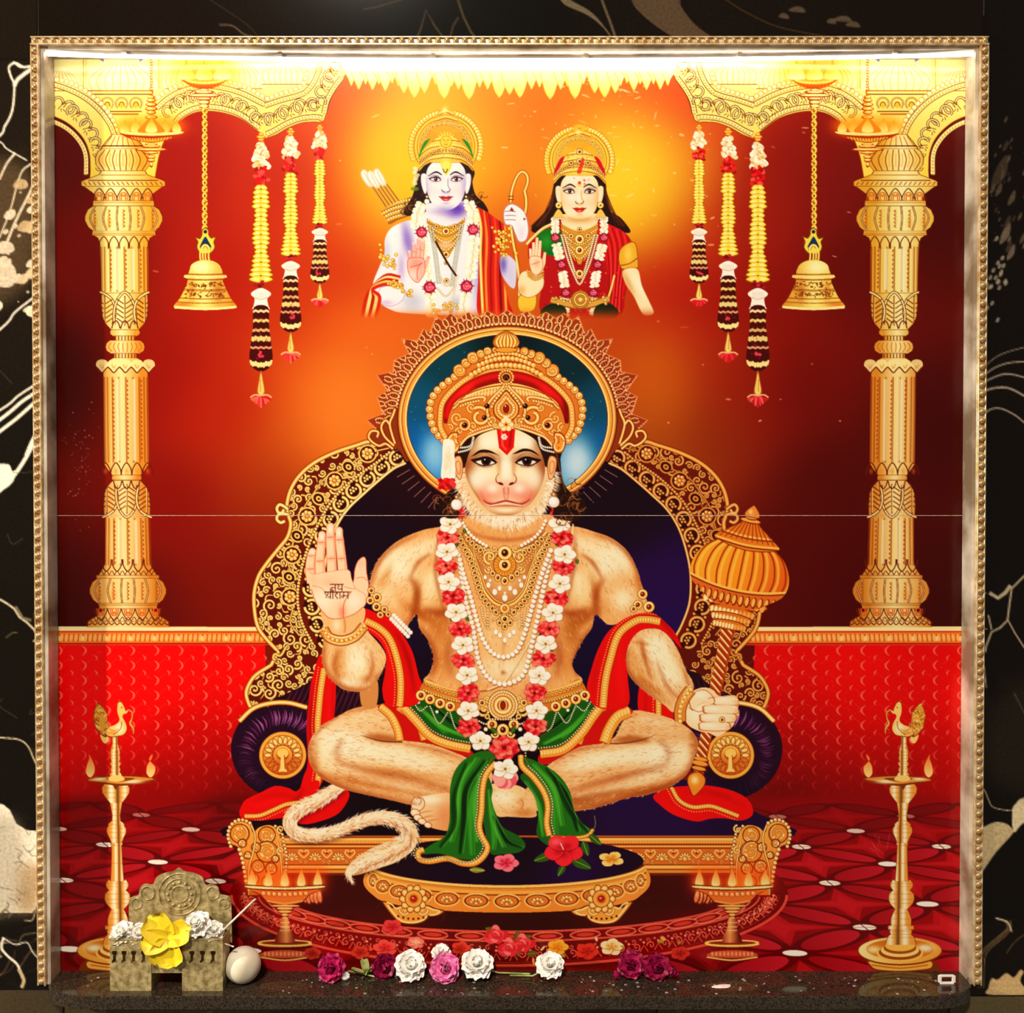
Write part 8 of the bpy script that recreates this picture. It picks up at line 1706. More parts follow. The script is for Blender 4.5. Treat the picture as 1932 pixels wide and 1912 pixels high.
# ---- oil lamps before the bench, peacock lamps, scattered printed flowers
def flame2(x, y, w, h):
    c.blob(x, y - h * .3, w * 1.5, h * .9, 'f85010', .5); c.blob(x, y - 2, w * .8, h * .4, 'ffd050', .7)
    c.fill(S(f'{x-w*.5},{y-1} {x-w*.4},{y-h*.4} {x-w*.08},{y-h*.8} {x},{y-h} {x+w*.1},{y-h*.8} {x+w*.42},{y-h*.4} {x+w*.5},{y-1} {x},{y+2}', 5), lg(0, y - h, 'f88830', 0, y, 'fff8b0'))
def diya(x0, s):
    X = lambda d: x0 + d * s
    CB, CL_, CHI = '6a1c0a', 'd8803c', 'fbd890'
    for k in range(5): c.fill(ell(X(38 + k * 7), 1694 + (k % 2) * 2, 6, 13, -12 * s), '6a1c0a'); c.fill(ell(X(38 + k * 7) - 1, 1693 + (k % 2) * 2, 4.2, 11, -12 * s), 'e08a5c'); c.blob(X(38 + k * 7), 1688, 3, 6, 'ffe0b8', .8)
    bw = S(f'{x0-60},1676 {x0+60},1676 {x0+46},1690 {x0+30},1704 {x0},1708 {x0-30},1704 {x0-46},1690', 4); c.shape(bw, CL_, CB, 1.8)
    for k in range(-4, 5): bead(c, x0 + k * 10, 1689 + abs(k) * -.6, 4.2, 'f4bc78', 'fff2c8', CB)
    c.line(L(f'{x0-34},1701 {x0},1706 {x0+34},1701', 4), 3, 'f0a860')
    for k in range(-2, 3): flame2(x0 + k * 31, 1671, 15, 34)
    c.fill(S(f'{x0-74},1673 {x0-70},1670 {x0},1675 {x0+70},1670 {x0+74},1673 {x0+66},1679 {x0},1682 {x0-66},1679', 4), CB); c.fill(S(f'{x0-71},1672.5 {x0},1676 {x0+71},1672.5 {x0+64},1677 {x0},1679.5 {x0-64},1677', 4), 'fde6a0')
    for y, h, q in ((1711, 31, 3.4), (1716, 17, 4), (1722, 14, 4), (1728, 7, 4), (1734, 6, 4)): c.fill(ell(x0, y, h, q), CB); c.fill(ell(x0, y - .8, h * .9, q * .6), 'f4c074')
    c.fill(P(f'{x0-7},1734 {x0+7},1734 {x0+9},1752 {x0+22},1780 {x0-22},1780 {x0-9},1752'), lg(x0 - 18, 0, '7a2c12', x0 + 18, 0, '5a1408', 'f0b070'))
    for y in (1742, 1750, 1757): c.line(P(f'{x0-9},{y} {x0+9},{y}'), 1.8, 'f8d09a', .8)
    c.fill(ell(x0, 1782, 52, 6), CB); c.line(ell(x0, 1781, 50, 5), 4, 'fbd878'); c.fill(ell(x0, 1780, 44, 3.4), '8a2c14'); c.fill(P(f'{x0-7},1762 {x0+7},1762 {x0+22},1780 {x0-22},1780'), lg(x0 - 18, 0, '7a2c12', x0 + 18, 0, '6a1c0c', 'e8a068'))
    c.fill(S(f'{x0-50},1806 {x0-38},1796 {x0},1792 {x0+38},1796 {x0+50},1806 {x0+30},1812 {x0},1814 {x0-30},1812', 4), CB); c.fill(S(f'{x0-47},1805 {x0-36},1797 {x0},1794 {x0+36},1797 {x0+47},1805 {x0},1809', 4), 'c05a3a')
    for k in range(-5, 6): c.fill(ell(x0 + k * 7.5, 1801, 2.6, 4.5), 'f0a078', .8)
    c.line(L(f'{x0-48},1807 {x0},1813 {x0+48},1807', 5), 2.6, 'f8d080')
c.part('printed_oil_lamp', None, 'printed brass oil lamp with five flames'); diya(538, 1)
c.part('printed_oil_lamp', None, 'printed brass oil lamp with five flames'); diya(1382, -1)
def plamp(c):
    B0, B1, B2, B3 = '7a3c10', 'd8903c', 'fbd884', 'fff8d4'
    cx = lambda y: 217.5 + (y - 1400) * .016
    def sec(rows):
        p = np.array([[cx(y) - h, y] for y, h in rows] + [[cx(y) + h, y] for y, h in rows[::-1]]); p = p
        c.fill(p, B0); h = max(r[1] for r in rows); m = cx(rows[0][0])
        q = np.array([[cx(y) - max(h_ - 1.2, .8), y] for y, h_ in rows] + [[cx(y) + max(h_ - 1.2, .8), y] for y, h_ in rows[::-1]])
        def f(X, Y):
            t_ = np.clip((X - m) / h, -1, 1)[..., None]
            w = np.exp(-((t_ + .45) / .22) ** 2) + .9 * np.exp(-((t_ - .5) / .2) ** 2); d_ = np.exp(-(t_ / .13) ** 2)
            return C('e8a850') * (1 - np.clip(w, 0, 1)) * (1 - .5 * d_) + C(B3) * np.clip(w, 0, 1)
        c.fill(q, f)
        for y, h_ in rows[1:-1]: c.line(P(f'{cx(y)-h_},{y} {cx(y)+h_},{y}'), 1.1, 'a8641c', .45)
    # base
    yb = 1800
    c.fill(S('150,1832 166,1812 225,1806 284,1812 284,1822 270,1833 225,1836 180,1833', 4), B0); c.fill(S('166,1826 170,1814 225,1808 280,1814 280,1822 268,1830 225,1833 182,1830', 4), 'f0c060'); c.line(L('172,1822 225,1828 278,1822', 4), 2.4, 'b8741f')
    c.fill(ell(225, 1796, 80, 27), B0); c.fill(ell(225, 1794.5, 78, 25.5), lg(150, 0, 'e8b050', 300, 0, 'fff0b0', 'f4c868')); c.fill(ell(225, 1792, 64, 19), 'c8842c'); c.blob(178, 1790, 18, 8, B3, .9); c.blob(275, 1793, 16, 8, 'fff0b0', .9)
    for r_, y, cl in ((44, 1800, 'f8d070'), (40, 1798, '9a5414'), (36, 1794, 'fbe090'), (31, 1790, 'a05c18'), (28, 1786, 'f8cc68')): c.fill(ell(225, y, r_, r_ * .36), cl)
    sec([(1752, 18), (1758, 22), (1764, 20), (1770, 26), (1784, 30)])
    sec([(1716, 12), (1724, 16), (1735, 20), (1746, 20), (1752, 18)]); sec([(1748, 25), (1755, 25)])
    sec([(1680, 16), (1688, 24), (1698, 25), (1706, 22), (1716, 13)]); sec([(1662, 18), (1668, 22), (1674, 22), (1682, 16)]); sec([(1596, 10), (1630, 11), (1664, 13)])
    sec([(1590, 12), (1596, 11)]); sec([(1556, 12), (1564, 19), (1572, 19), (1582, 14), (1592, 10)]); sec([(1516, 12), (1528, 10), (1540, 8), (1550, 9), (1556, 16), (1559, 16)])
    sec([(1480, 22), (1488, 27), (1497, 26), (1506, 20), (1516, 12)]); c.fill(P(f'{cx(1486)-6},1482 {cx(1486)+6},1482 {cx(1486)},1492'), B0)
    # oil dish with arms and flames
    c.fill(S('163,1473 190,1466 228,1464 262,1465 294,1470 290,1475 262,1480 228,1484 196,1480', 4), B0); c.fill(S('166,1473 195,1468 228,1466 262,1467 291,1471 262,1476 228,1480 198,1477', 4), 'd89a4c'); c.blob(252, 1476, 20, 4, B3, .8); c.blob(188, 1471, 14, 3, B3, .8); c.fill(S('200,1470 228,1468 256,1470 228,1476', 4), '8a4a18')
    c.fill(S('205,1472 214,1462 226,1462 236,1472 220,1476', 4), B2)
    for x, s_ in ((171, 1), (285, -1)):
        c.blob(x, 1452, 12, 20, 'f06020', .25); c.fill(S(f'{x-8},1455 {x-6},1444 {x-2*s_},1432 {x-3*s_},1424 {x+3*s_},1434 {x+8},1448 {x+7},1460 {x},1468 {x-7},1462', 5), lg(0, 1425, 'e88a4c', 0, 1466, 'fff0a0'))
    sec([(1414, 8), (1420, 10), (1426, 9), (1432, 10), (1438, 8), (1442, 11), (1448, 8), (1452, 10), (1458, 9), (1464, 13)])
    sec([(1384, 7), (1394, 6), (1404, 6), (1412, 8), (1416, 9)])
    # peacock (facing right)
    c.fill(S('190,1388 198,1384 206,1396 200,1404 194,1400', 4), B2)
    tail = S('201,1392 188,1384 179,1368 177,1348 182,1332 186,1327 194,1334 202,1346 204,1362 206,1376', 5); c.fill(tail, B0); c.fill(tail * .93 + tail.mean(0) * .07, 'd8ac4c'); c.push(tail)
    for k in range(26): x, y = rng.uniform(178, 205), rng.uniform(1330, 1392); c.line(ell(x, y, 4, 5, 0, 9, 180, 350), 1.5, rng.choice(['7a4a10', 'fff0a8', '9a6418']), .85)
    c.pop()
    bd = S('198,1386 206,1374 218,1369 226,1360 222,1345 222,1332 224,1325 230,1325 236,1336 238,1342 244,1339 240,1346 234,1348 232,1354 238,1366 240,1378 234,1388 222,1391 208,1392', 5); c.fill(bd, B0); c.fill(bd * .95 + bd.mean(0) * .05, B2); c.push(bd); c.blob(226, 1376, 8, 10, B3, .9); c.blob(210, 1384, 10, 4, B1, .7); c.line(L('230,1362 228,1376 214,1388', 4), 1.5, B0, .8); c.line(L('206,1376 216,1380 224,1376', 4), 1.3, B0, .6); c.pop(); c.dot(230, 1336, 1.2, '3a1c08')
    c.line(L('243,1340 250,1346 249,1358 246,1366 252,1376 252,1388', 5), [3, 2.6, 5, 2], B0); c.line(L('243,1340 250,1346 249,1358 246,1366 252,1376 252,1386', 5), [2, 1.6, 3.6, 1], 'f0c068')
for fl in (0, 1):
    c.flip = bool(fl); c.part('printed_peacock_lamp', None, 'printed tall brass lamp topped by a peacock'); plamp(c)
c.flip = False
# flowers on the footstool and along the lower edge
c.part('printed_flower', None, 'printed loose flowers and leaves')
def simple(x, y, r, col, mid, n=5, sq=.75, rot=None):
    rot = rng.uniform(0, 72) if rot is None else rot
    for k in range(n):
        p = xf(S('0,0 .3,-.36 .75,-.44 1.05,0 .75,.44 .3,.36', 4), 0, 0, r, rot + k * 360 / n) * (1, sq) + (x, y); c.fill(p * 1.05 - p.mean(0) * .05 + (.5, .8), '4a0c10', .5); c.fill(p, col); a = math.radians(rot + k * 360 / n); c.blob(x + math.cos(a) * r * .3, y + math.sin(a) * r * .3 * sq, r * .26, r * .2, mid, .8)
    c.dot(x, y, r * .12, mid)
for x, y, l, w, a, in ((1100, 1588, 30, 14, 70), (1045, 1612, 40, 16, 160), (1078, 1622, 42, 18, 25), (1066, 1632, 26, 12, 120), (1112, 1576, 30, 13, 40)): leaf(c, x, y, l, w, a, '3a5c1c', 'a8c04c')
simple(1064, 1605, 36, 'e8303c', 'a80c20', 5, .82, 18); c.blob(1050, 1590, 12, 8, 'ff8a88', .6); c.line(P('1064,1605 1058,1592'), 2, 'f8c8b0'); c.line(L('1118,1572 1124,1556 1122,1540', 3), 1.5, '8a9a5c', .8)
simple(955, 1629, 24, 'f47a8c', 'c01830', 5, .7); simple(1154, 1622, 24, 'fbe08c', 'd8901c', 4, .6, 30); leaf(c, 886, 1642, 30, 10, 3, '8a8a3c', 'd8d888')
for x, y, r, col, mid in ((741, 1750, 20, 'e04848', 'a81c24'), (680, 1798, 18, 'c84434', '8a1c14'), (727, 1790, 22, 'e85a50', 'b82828'), (785, 1780, 16, 'f08070', 'f8d0a0'), (870, 1790, 18, 'd84c38', '9a2414'), (1053, 1788, 20, 'f4c048', 'e08a20'), (1108, 1796, 22, 'd8402c', 'a02018'), (1155, 1788, 22, 'fbe4b0', 'd8a040'), (1284, 1800, 18, 'c83c30', '8a1c18'), (590, 1800, 16, 'c04030', '8a1c14')): simple(x, y, r, col, mid, 5 if r > 17 else 6, .72)
for x, y in ((935, 1766), (985, 1782), (960, 1790)):
    for k in range(3): leaf(c, x + rng.normal(0, 14), y + rng.normal(4, 8), 22, 12, rng.uniform(0, 360), '6a5a24', 'a88a40')
    for k in range(12): a = k * 2.4; c.fill(ell(x + math.cos(a) * (15 - k), y + math.sin(a) * (11 - k * .8), 12 - k * .5, 9 - k * .4, k * 40, 12), ['c82c34', 'e84a50', 'f47a78', 'd83840'][k % 4])
    c.line(ell(x, y, 6, 4, 0, 12, 0, 280), 1.4, '9a1c24')
for k in range(14): c.fill(ell(rng.uniform(640, 1300), rng.uniform(1770, 1822), rng.uniform(3, 7), rng.uniform(2, 4), rng.uniform(0, 180), 9), rng.choice(['f0c060', 'f8e0b0', 'e05848', 'a8a048']), .9)
for k in range(22): c.line(L(f'{1650+k*3+rng.normal(0,8)},{1590+rng.normal(0,14)} {1658+k*3+rng.normal(0,8)},{1602+rng.normal(0,14)}', 2), 1.2, 'f0a8a8', .3) if k < 7 else None
# ---------------------------------------------------------------- the two printed tiles
mural = thing('tile_mural', (0, 0, ZB), 'large glossy printed tile picture of a seated furred deity under two crowned figures', 'mural')
M_print = printmat('printed_glaze', .2, .86, .10, 900)
M_tile = mat('tile_body', '5c1008', .5, col2='4a0c06', scale=60)
for nm, za, zb in (('tile_panel', ZS + .0007, ZT), ('tile_panel', ZB, ZS - .0007)):
    bm = bmesh.new(); box(bm, -.6, .6, .0002, .010, za, zb); o = bmobj(bm, nm, mural, M_tile); o.location = (0, 0, -ZB)
M_joint = mat('pale_joint', 'f0dcc8', .7, col2='c8a890', scale=150)
bm = bmesh.new(); box(bm, -.6, .6, .0003, .009, ZS - .0007, ZS + .0007); o = bmobj(bm, 'joint_line', mural, M_joint); o.location = (0, 0, -ZB)
g_ = np.clip(cv.rgb, 0, 1); lum = (g_ @ np.array([.3, .59, .11], np.float32))[..., None]; g_ = np.clip(lum + (g_ - lum) * 1.1, 0, 1)
wv = np.clip((np.arange(cv.ch) * cv.cell + cv.by0 - 560) / 140, 0, 1).astype(np.float32)[:, None]; yel = np.clip((np.minimum(g_[..., 0], g_[..., 1]) - g_[..., 2]) * 2.2, 0, 1) * (g_[..., 0] > g_[..., 1])
g_[..., 1] *= 1 - .13 * wv * yel * np.clip(4 * lum[..., 0] * (1.08 - lum[..., 0]), 0, 1); g_[..., 2] *= 1 - .10 * wv * yel     # warmer gold and fur inks
cv.rgb = g_ * .6 + (g_ * g_ * (3 - 2 * g_)) * .4                 # ink density of the print
vs = (UY - ZS * UM - cv.by0) / cv.cell; cv.id[int(round(vs)) - 0:int(round(vs)) + 1, :] = 0
pr, nq = lattice(cv, M_print, lambda o: mural, .016, pieces=('printed_backdrop', 'printed_damask_wall', 'scarf', 'printed_ledge', 'shawl', 'printed_flower', 'foot', 'bracelet', 'hair', 'garland', 'tassel'))
for o in pr.values():
    if o.parent == mural: o.location = (0, 0, -ZB)
print('print quads', nq, 'wall quads', nwq)
# ---------------------------------------------------------------- offerings on the shelf
random.seed(5)
PXM = (CAM_D - .035) / FPX                                   # metres per photo pixel at the shelf
def petal_mesh(name, ln, wd, cup, curl, m, ruffle=0.0, nu=7, nv=5, base=.25):
    bm = bmesh.new(); g = []
    for i in range(nu):
        u = i / (nu - 1); w = wd * (base + (1 - base) * math.sin(math.pi * min(1, u * .62 + .12)) ** .8) * (1 if u < .8 else math.sqrt(max(.05, 1 - ((u - .8) / .2) ** 2 * .9)))
        row = []
        for j in range(nv):
            v = -1 + 2 * j / (nv - 1)
            row.append(bm.verts.new((w * v, -cup * ln * v * v - curl * ln * u * u + ruffle * ln * math.sin(7 * v + 4 * u) * u * u, ln * u)))
        g.append(row)
    for i in range(nu - 1):
        for j in range(nv - 1): bm.faces.new((g[i][j], g[i][j + 1], g[i + 1][j + 1], g[i + 1][j]))
    me = bpy.data.meshes.new(name); bm.to_mesh(me); bm.free(); me.shade_smooth(); me.materials.append(m); return me
def petals(root, layers, axis, at=Vector((0, 0, 0)), name='petal', tw=0.0):
    """layers = [(mesh, n, tilt in degrees, scale)]; axis = direction the flower faces"""
    q = Vector((0, 0, 1)).rotation_difference(Vector(axis).normalized())
    for li, (me, n, tilt, sc) in enumerate(layers):
        for k in range(n):
            a = 2 * math.pi * k / n + li * .55 + random.uniform(-.12, .12)
            m = Matrix.Rotation(a, 4, 'Z') @ Matrix.Rotation(math.radians(-tilt + random.uniform(-7, 7)), 4, 'X') @ Matrix.Rotation(tw, 4, 'Z') @ Matrix.Scale(sc * random.uniform(.92, 1.06), 4)
            o = bpy.data.objects.new(name, me); COL.objects.link(o); o.parent = root; o.matrix_local = Matrix.Translation(at) @ q.to_matrix().to_4x4() @ m
def stem(root, pts, r, m, name='stem'):
    bm = bmesh.new(); tube(bm, pts, r, 7); return bmobj(bm, name, root, m, True)
M_mag = mat('magenta_petal', 'd8186c', .5, col2='8c0440', scale=120, fac=.5, sss=.15)
M_dkr = mat('dark_rose_petal', 'b40c50', .45, col2='6c0230', scale=120, fac=.5, sss=.12)
M_pink = mat('pink_petal', 'e83c9c', .5, col2='f8a8d8', scale=160, fac=.5, sss=.2)
M_wht = mat('white_petal', 'ffffff', .5, col2='fffaf0', scale=80, fac=.5)
M_yel = mat('yellow_petal', 'fbe224', .5, col2='f4c810', scale=60, fac=.4, sss=.25)
M_grn = mat('green_stem', '8a9a4c', .5, col2='b8bc74', scale=90)
M_sep = mat('sepal_green', '4a5c2c', .5, col2='6c7c3c', scale=90)
M_blush = mat('blush_petal', 'f8c8d0', .5, col2='fff0f0', scale=90)
def rosebloom(px, py, by, rpx, m, axis, label, group=None, leafy=True):
    r = rpx * PXM; b = on_z(px, by, ZB); cz = max(r * .95, (on_y(px, py, b.y).z - ZB))
    root = thing('rose', (b.x, b.y, ZB), label, 'flower', group); at = Vector((0, 0, cz))
    p1 = petal_mesh('rose_petal', r * 1.0, r * .5, .22, .16, m, .03); p2 = petal_mesh('rose_petal', r * 1.05, r * .62, .16, -.22, m, .06)
    ax = Vector(axis).normalized()
    petals(root, [(p1, 3, 6, .55), (p1, 4, 18, .7), (p1, 5, 30, .82), (p2, 5, 46, .92), (p2, 6, 64, .98), (p2, 6, 82, .95)], ax, at - ax * r * .45)
    bm = bmesh.new(); bmesh.ops.create_icosphere(bm, subdivisions=2, radius=r * .32); bmesh.ops.translate(bm, verts=bm.verts, vec=at - ax * r * .5); bmobj(bm, 'calyx', root, M_sep, True)
    sp = petal_mesh('sepal', r * .7, r * .14, .1, -.2, M_sep)
    if leafy: petals(root, [(sp, 5, 105, 1.0)], ax, at - ax * r * .55, 'sepal')
    return root, at, ax, r
rosebloom(622, 1836, 1853, 27, M_mag, (-.12, -.85, .35), 'ruffled magenta rose facing out on the granite ledge, apart from the other blooms')
r_, at, ax, rr = rosebloom(727, 1830, 1848, 24, M_dkr, (.35, -.75, .2), 'dark crimson rose lying between a cut stem and a white bloom')
rosebloom(1190, 1826, 1846, 27, M_dkr, (-.15, -.8, .45), 'deep magenta rose of a touching pair, with petals rising behind it')
rosebloom(1240, 1832, 1851, 27, M_dkr, (.05, -.85, .4), 'deep magenta rose of a touching pair, beside a small side bud')
# side bud and petal fan of the pair
def bud(px, py, by, rpx, m, axis, label):
    r = rpx * PXM; b = on_z(px, by, ZB); root = thing('rose_bud', (b.x, b.y, ZB), label, 'flower'); ax = Vector(axis).normalized()
    p1 = petal_mesh('bud_petal', r * 1.7, r * .6, .22, .1, m, .02); petals(root, [(p1, 3, 4, .8), (p1, 5, 14, 1.0), (p1, 4, 34, 1.0)], ax, Vector((0, 0, r * 1.05)) - ax * r * .7)
    sp = petal_mesh('sepal', r * 1.3, r * .18, .1, -.1, M_sep); petals(root, [(sp, 4, 30, 1.0)], ax, Vector((0, 0, r * 1.05)) - ax * r * .9, 'sepal')
bud(1266, 1833, 1849, 13, M_dkr, (.5, -.5, .6), 'small crimson rose bud tucked against the magenta pair')
bud(1166, 1840, 1850, 10, M_mag, (-.7, -.5, .25), 'tiny magenta bud at the outer side of the rose pair')
def whitebloom(px, py, by, rpx, axis, label, n=9, stems=(), lay=None, m=None, name='white_blossom', sx=.4):
    r = rpx * PXM; b = on_z(px, by, ZB); root = thing(name, (b.x, b.y, ZB), label, 'flower'); ax = Vector(axis).normalized(); cz = max(r * .7, on_y(px, py, b.y).z - ZB); at = Vector((0, 0, cz))
    pm = petal_mesh('blossom_petal', r * 1.05, r * sx, .12, -.12, m or M_wht, .03)
    petals(root, lay(pm) if lay else [(pm, n, 18, .75), (pm, n + 2, 45, .95), (pm, n + 3, 75, 1.0)], ax, at - ax * r * .3)
    bm = bmesh.new(); bmesh.ops.create_icosphere(bm, subdivisions=2, radius=r * .24); bmesh.ops.translate(bm, verts=bm.verts, vec=at - ax * r * .32); bmobj(bm, 'calyx', root, M_sep, True)
    for s in stems: stem(root, [Vector((0, 0, cz)) - ax * r * .3] + [Vector(on_z(x, y, ZB + z)) - Vector((b.x, b.y, ZB)) for x, y, z in s], .0011, M_grn)
    return root
whitebloom(775, 1822, 1849, 31, (.1, -.6, .7), 'white blossom with drooping petals between the crimson rose and the pink bloom')
whitebloom(832, 1797, 1838, 19, (0, -.4, .9), 'white blossom raised behind the ruffled pink bloom')
rosebloom(840, 1834, 1853, 29, M_pink, (.08, -.75, .5), 'bright pink ruffled bloom among white blossoms', None, False)
whitebloom(900, 1818, 1847, 31, (.05, -.5, .8), 'tall white blossom with its pale stem pointing away from the pink bloom', 10, [((940, 1836, .004), (1000, 1838, .003))])
whitebloom(1038, 1820, 1849, 27, (0, -.55, .8), 'tall white blossom standing alone on the ledge with a thin stem', 10, [((1005, 1842, .004), (962, 1841, .003))])
whitebloom(652, 1842, 1849, 8, (.3, -.8, .4), 'tiny white bud beside the ruffled magenta rose', 6)
# cut stem with leaves
b = on_z(690, 1845, ZB); cs_ = thing('cut_stem', (b.x, b.y, ZB), 'pale green cut flower stem with leaves beside the crimson rose', 'stem'); rel = lambda x, y, z: Vector(on_z(x, y, ZB + z)) - Vector((b.x, b.y, ZB))
stem(cs_, [rel(656, 1833, .010), rel(680, 1836, .006), rel(708, 1843, .002)], .0014, M_grn); stem(cs_, [rel(690, 1840, .004), rel(695, 1830, .016), rel(700, 1826, .024)], .001, M_grn)
lf = petal_mesh('leaf', .022, .0055, .1, .1, M_grn)
for a, t in ((.4, 60), (1.9, 72), (3.4, 55), (5.0, 65)): o = bpy.data.objects.new('leaf', lf); COL.objects.link(o); o.parent = cs_; o.matrix_local = Matrix.Translation(rel(692, 1838, .004)) @ Matrix.Rotation(a, 4, 'Z') @ Matrix.Rotation(math.radians(-t), 4, 'X')
# loose petal
b = on_z(1360, 1863, ZB); pe = petal_mesh('loose_petal', .025, .0085, .2, .06, M_blush); o = link(pe, 'loose_petal'); o.matrix_world = Matrix.Translation((b.x - .012, b.y, ZB + .0008)) @ Matrix.Rotation(math.radians(-82), 4, 'Z') @ Matrix.Rotation(math.radians(-84), 4, 'X') @ Matrix.Rotation(math.pi, 4, 'Z'); tag(o, 'single pale pink petal lying flat on the ledge', 'petal')
# ---------------------------------------------------------------- tin incense holder
HY = -.052
def hx(x, y): p = on_y(x, y, HY); return (p.x, p.z)
hb = on_y(314, 1866, HY); H0 = Vector((hb.x, HY + .015, ZB))
holder = thing('incense_holder', H0, 'aged brass incense holder with slotted boxes and a lotus shaped back plate', 'incense holder')
M_tin = mat('aged_brass', 'd0bc88', .42, .3, '8a7648', 130, .5, .2)
def loc(x, y): a, z = hx(x, y); return (a - H0.x, z - H0.z)
def slot(x, y0, y1, w):
    pts_ = []
    for dx, y in ((-.5, y0), (.5, y0), (.55, y0 + 5), (.3, y0 + 8), (.3, y1 - 8), (.6, y1 - 4), (.55, y1), (-.55, y1), (-.6, y1 - 4), (-.3, y1 - 8), (-.3, y0 + 8), (-.55, y0 + 5)): pts_.append(loc(x + dx * w, y))
    return pts_
fr_ = HY - H0.y
for xa, xb, slots in ((207, 285, (216, 234, 252, 271)), (343, 420, (362, 382, 402))):
    x0, zt = loc(xa, 1772); x1, _ = loc(xb, 1772)
    plate([(x0, 0), (x1, 0), (x1, zt), (x0, zt)], [slot(s, 1795, 1819, 9) for s in slots], fr_, fr_ + .0009, 'slotted_front', holder, M_tin)
    for nm, q in (('side_panel', (x0, x0 + .0009)), ('side_panel', (x1 - .0009, x1))): bm = bmesh.new(); box(bm, q[0], q[1], fr_ + .0009, fr_ + .03, 0, zt); bmobj(bm, nm, holder, M_tin)
    bm = bmesh.new(); box(bm, x0 + .0009, x1 - .0009, fr_ + .0009, fr_ + .03, .034, .0352); bmobj(bm, 'tray', holder, M_tin)
    bm = bmesh.new(); box(bm, x0 + .0009, x1 - .0009, fr_ + .0291, fr_ + .03, 0, zt); bmobj(bm, 'rear_panel', holder, M_tin)
    bm = bmesh.new(); box(bm, x0 - .0006, x1 + .0006, fr_ - .0008, fr_ + .0018, zt - .002, zt + .0004, .0004); bmobj(bm, 'rolled_rim', holder, M_tin)
x0, za = loc(285, 1838); x1, zb = loc(343, 1822)
bm = bmesh.new(); box(bm, x0, x1, fr_ + .002, fr_ + .0032, za, zb); bmobj(bm, 'cross_bar', holder, M_tin)
bm = bmesh.new(); box(bm, x0, x1, fr_ + .0032, fr_ + .028, zb - .0012, zb); bmobj(bm, 'middle_tray', holder, M_tin)
bo = [loc(x, y) for x, y in sm(P('226,1800 226,1724 232,1712 244,1708 247,1694 257,1686 272,1687 279,1673 296,1665 312,1662 322,1655 333,1662 350,1665 367,1673 374,1688 386,1686 398,1693 402,1706 414,1709 423,1720 425,1800'), False, 4)]
plate(bo, [], .0155, .0167, 'lotus_back_plate', holder, M_tin)
for x, y, r in ((324, 1706, 40), (324, 1706, 30), (324, 1706, 16), (262, 1704, 13), (388, 1704, 12), (241, 1724, 10), (410, 1724, 10)):
    cx_, cz_ = loc(x, y); R_ = r * PXM; bm = bmesh.new(); tube(bm, [(cx_ + R_ * math.cos(t), .0152, cz_ + R_ * math.sin(t)) for t in [2 * math.pi * k / 28 for k in range(29)]], .0009, 5, False); bmobj(bm, 'embossed_ring', holder, M_tin, True)
for k in range(12):
    t = 2 * math.pi * k / 12; cx_, cz_ = loc(324 + 23 * math.cos(t), 1706 + 23 * math.sin(t)); bm = bmesh.new(); bmesh.ops.create_icosphere(bm, subdivisions=1, radius=.0024); bmesh.ops.translate(bm, verts=bm.verts, vec=(cx_, .0152, cz_)); bmobj(bm, 'embossed_stud', holder, M_tin, True)
# flowers laid in the holder
def infl(px, py, rpx, axis, label, m, n, sx, name, lay=None, dy=.012):
    r = rpx * PXM; p = on_y(px, py, HY + dy); root = thing(name, (p.x, p.y, p.z - r * .3), label, 'flower'); ax = Vector(axis).normalized(); pm = petal_mesh('blossom_petal', r * 1.05, r * sx, .14, -.12, m, .04)
    petals(root, lay(pm) if lay else [(pm, n, 20, .75), (pm, n + 2, 48, .95), (pm, n + 2, 78, 1.0)], ax, Vector((0, 0, r * .3)))
    bm = bmesh.new(); bmesh.ops.create_icosphere(bm, subdivisions=2, radius=r * .22); bmesh.ops.translate(bm, verts=bm.verts, vec=(0, 0, r * .22)); bmobj(bm, 'calyx', root, M_sep if m is not M_yel else M_yel, True)
infl(232, 1764, 24, (-.2, -.5, .8), 'white blossom at the outer end of the incense holder', M_wht, 8, .42, 'white_blossom')
infl(262, 1764, 22, (.2, -.6, .7), 'white blossom in the slotted box with four slots, next to the yellow bloom', M_wht, 8, .42, 'white_blossom')
infl(372, 1748, 27, (-.1, -.6, .8), 'large white blossom heaped highest in the incense holder', M_wht, 9, .42, 'white_blossom')
infl(402, 1760, 21, (.3, -.5, .8), 'white blossom in the holder under the incense stick', M_wht, 8, .42, 'white_blossom')
infl(352, 1766, 18, (-.3, -.7, .5), 'small white blossom in the holder against the yellow bloom', M_wht, 8, .42, 'white_blossom')
# yellow trumpet flower: five broad limp petals hanging over the middle tray
yc = on_y(316, 1772, HY - .002); yf = thing('yellow_flower', yc, 'broad yellow trumpet flower laid across the incense holder', 'flower')
pm = petal_mesh('yellow_petal', .034, .0165, .16, -.18, M_yel, .07, 9, 7, .35)
for dx, dz, dy, sc, tw in ((-.75, .95, -.15, 1.1, .3), (.85, .45, -.1, .95, -.3), (.25, -1, -.25, 1.05, .1), (-.9, -.05, -.3, .95, .2), (-.3, -1, -.2, 1.0, -.2)):
    d = Vector((dx, dy, dz)).normalized(); sd = d.cross(Vector((0, -1, 0))).normalized(); nr = sd.cross(d).normalized()
    m3 = Matrix((sd, -nr, d)).transposed().to_4x4() @ Matrix.Rotation(tw, 4, 'Z') @ Matrix.Scale(sc, 4)
    o = bpy.data.objects.new('petal', pm); COL.objects.link(o); o.parent = yf; o.matrix_local = m3
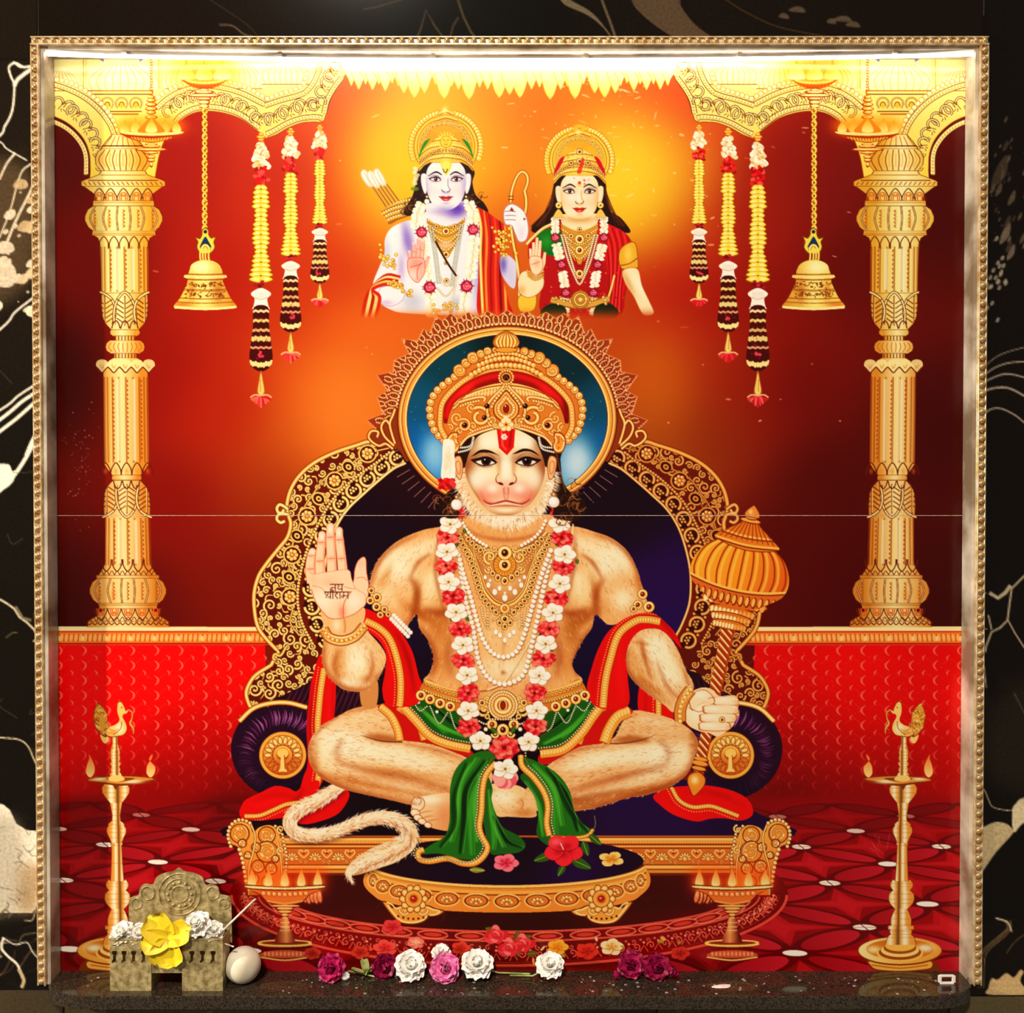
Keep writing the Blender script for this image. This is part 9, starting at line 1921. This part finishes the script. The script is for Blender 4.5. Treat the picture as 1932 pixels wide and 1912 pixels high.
bm = bmesh.new(); tube(bm, [Vector((0, .002, 0)), Vector((.002, .010, -.004)), Vector((.003, .018, -.002))], [.006, .0045, .003], 10); bmobj(bm, 'flower_tube', yf, M_yel, True)
# incense stick
p0, p1 = on_y(408, 1768, HY + .016), on_y(482, 1697, HY + .005)
bm = bmesh.new(); tube(bm, [Vector((0, 0, 0)), (p1 - p0) * .5, p1 - p0], .0014, 8); M_stick = mat('incense_paste', 'f4ecdc', .7, col2='d8ccb4', scale=200); o = bmobj(bm, 'incense_stick', None, M_stick, True); o.location = p0; tag(o, 'pale incense stick leaning out of the brass holder', 'incense stick')
p0, p1 = on_y(404, 1774, HY + .012), on_y(441, 1787, HY + .004)
bm = bmesh.new(); tube(bm, [Vector((0, 0, 0)), p1 - p0], .0009, 6); o = bmobj(bm, 'twig', None, M_stick, True); o.location = p0; tag(o, 'short thin twig poking out of the holder over the white ball', 'twig')
# white ball
b = on_z(459, 1852, ZB); R_ = 33.5 * PXM
bm = bmesh.new(); bmesh.ops.create_icosphere(bm, subdivisions=4, radius=R_)
for v in bm.verts: v.co *= 1 + .008 * math.sin(v.co.x * 260) * math.sin(v.co.y * 310 + 1) * math.sin(v.co.z * 280) ; v.co.z = max(v.co.z, -R_ * .965)
M_ball = mat('chalk_white', 'fbf4e4', .45, col2='c8b488', scale=26, fac=.28, bump=.15)
o = bmobj(bm, 'white_ball', None, M_ball, True); o.location = (b.x, b.y - .001, ZB + R_ * .965); tag(o, 'pale round ball standing beside the brass incense holder', 'ball')
# small white clip in the corner
p = on_z(1786, 1857, ZB); clip = thing('cable_clip', (p.x, p.y, ZB), 'small white plastic clip with a dark opening in the ledge corner', 'clip')
bm = bmesh.new(); box(bm, -.009, .009, -.0015, .0015, 0, .0025, .0004); bmobj(bm, 'clip_foot', clip, M_white)
for s in (-1, 1): bm = bmesh.new(); box(bm, s * .009 - .002, s * .009 + .002, -.0015, .0015, .002, .011, .0004); bmobj(bm, 'clip_post', clip, M_white)
bm = bmesh.new(); box(bm, -.009, .009, -.0012, .0012, .0095, .012, .0004); bmobj(bm, 'clip_bar', clip, M_white)
# water droplets on the ledge: too many to count
M_drop = mat('water_drop', 'ffffff', .03, spec=.8, trans=.85)
bm = bmesh.new()
for k in range(170):
    x, y = random.uniform(-.56, .575), random.uniform(-.061, -.012)
    if -.535 < x < -.31: continue
    r = random.choice((.0008, .0012, .0016, .0022)); rs = bmesh.ops.create_icosphere(bm, subdivisions=1, radius=1.0)
    for v in rs['verts']: v.co = Vector((x + v.co.x * r * random.uniform(.9, 1.3), y + v.co.y * r, ZB + .0001 + max(0, v.co.z) * r * .6))
o = bmobj(bm, 'water_droplets', None, M_drop, True); tag(o, 'scattered clear water drops on the granite ledge', 'water drops', None, 'stuff')
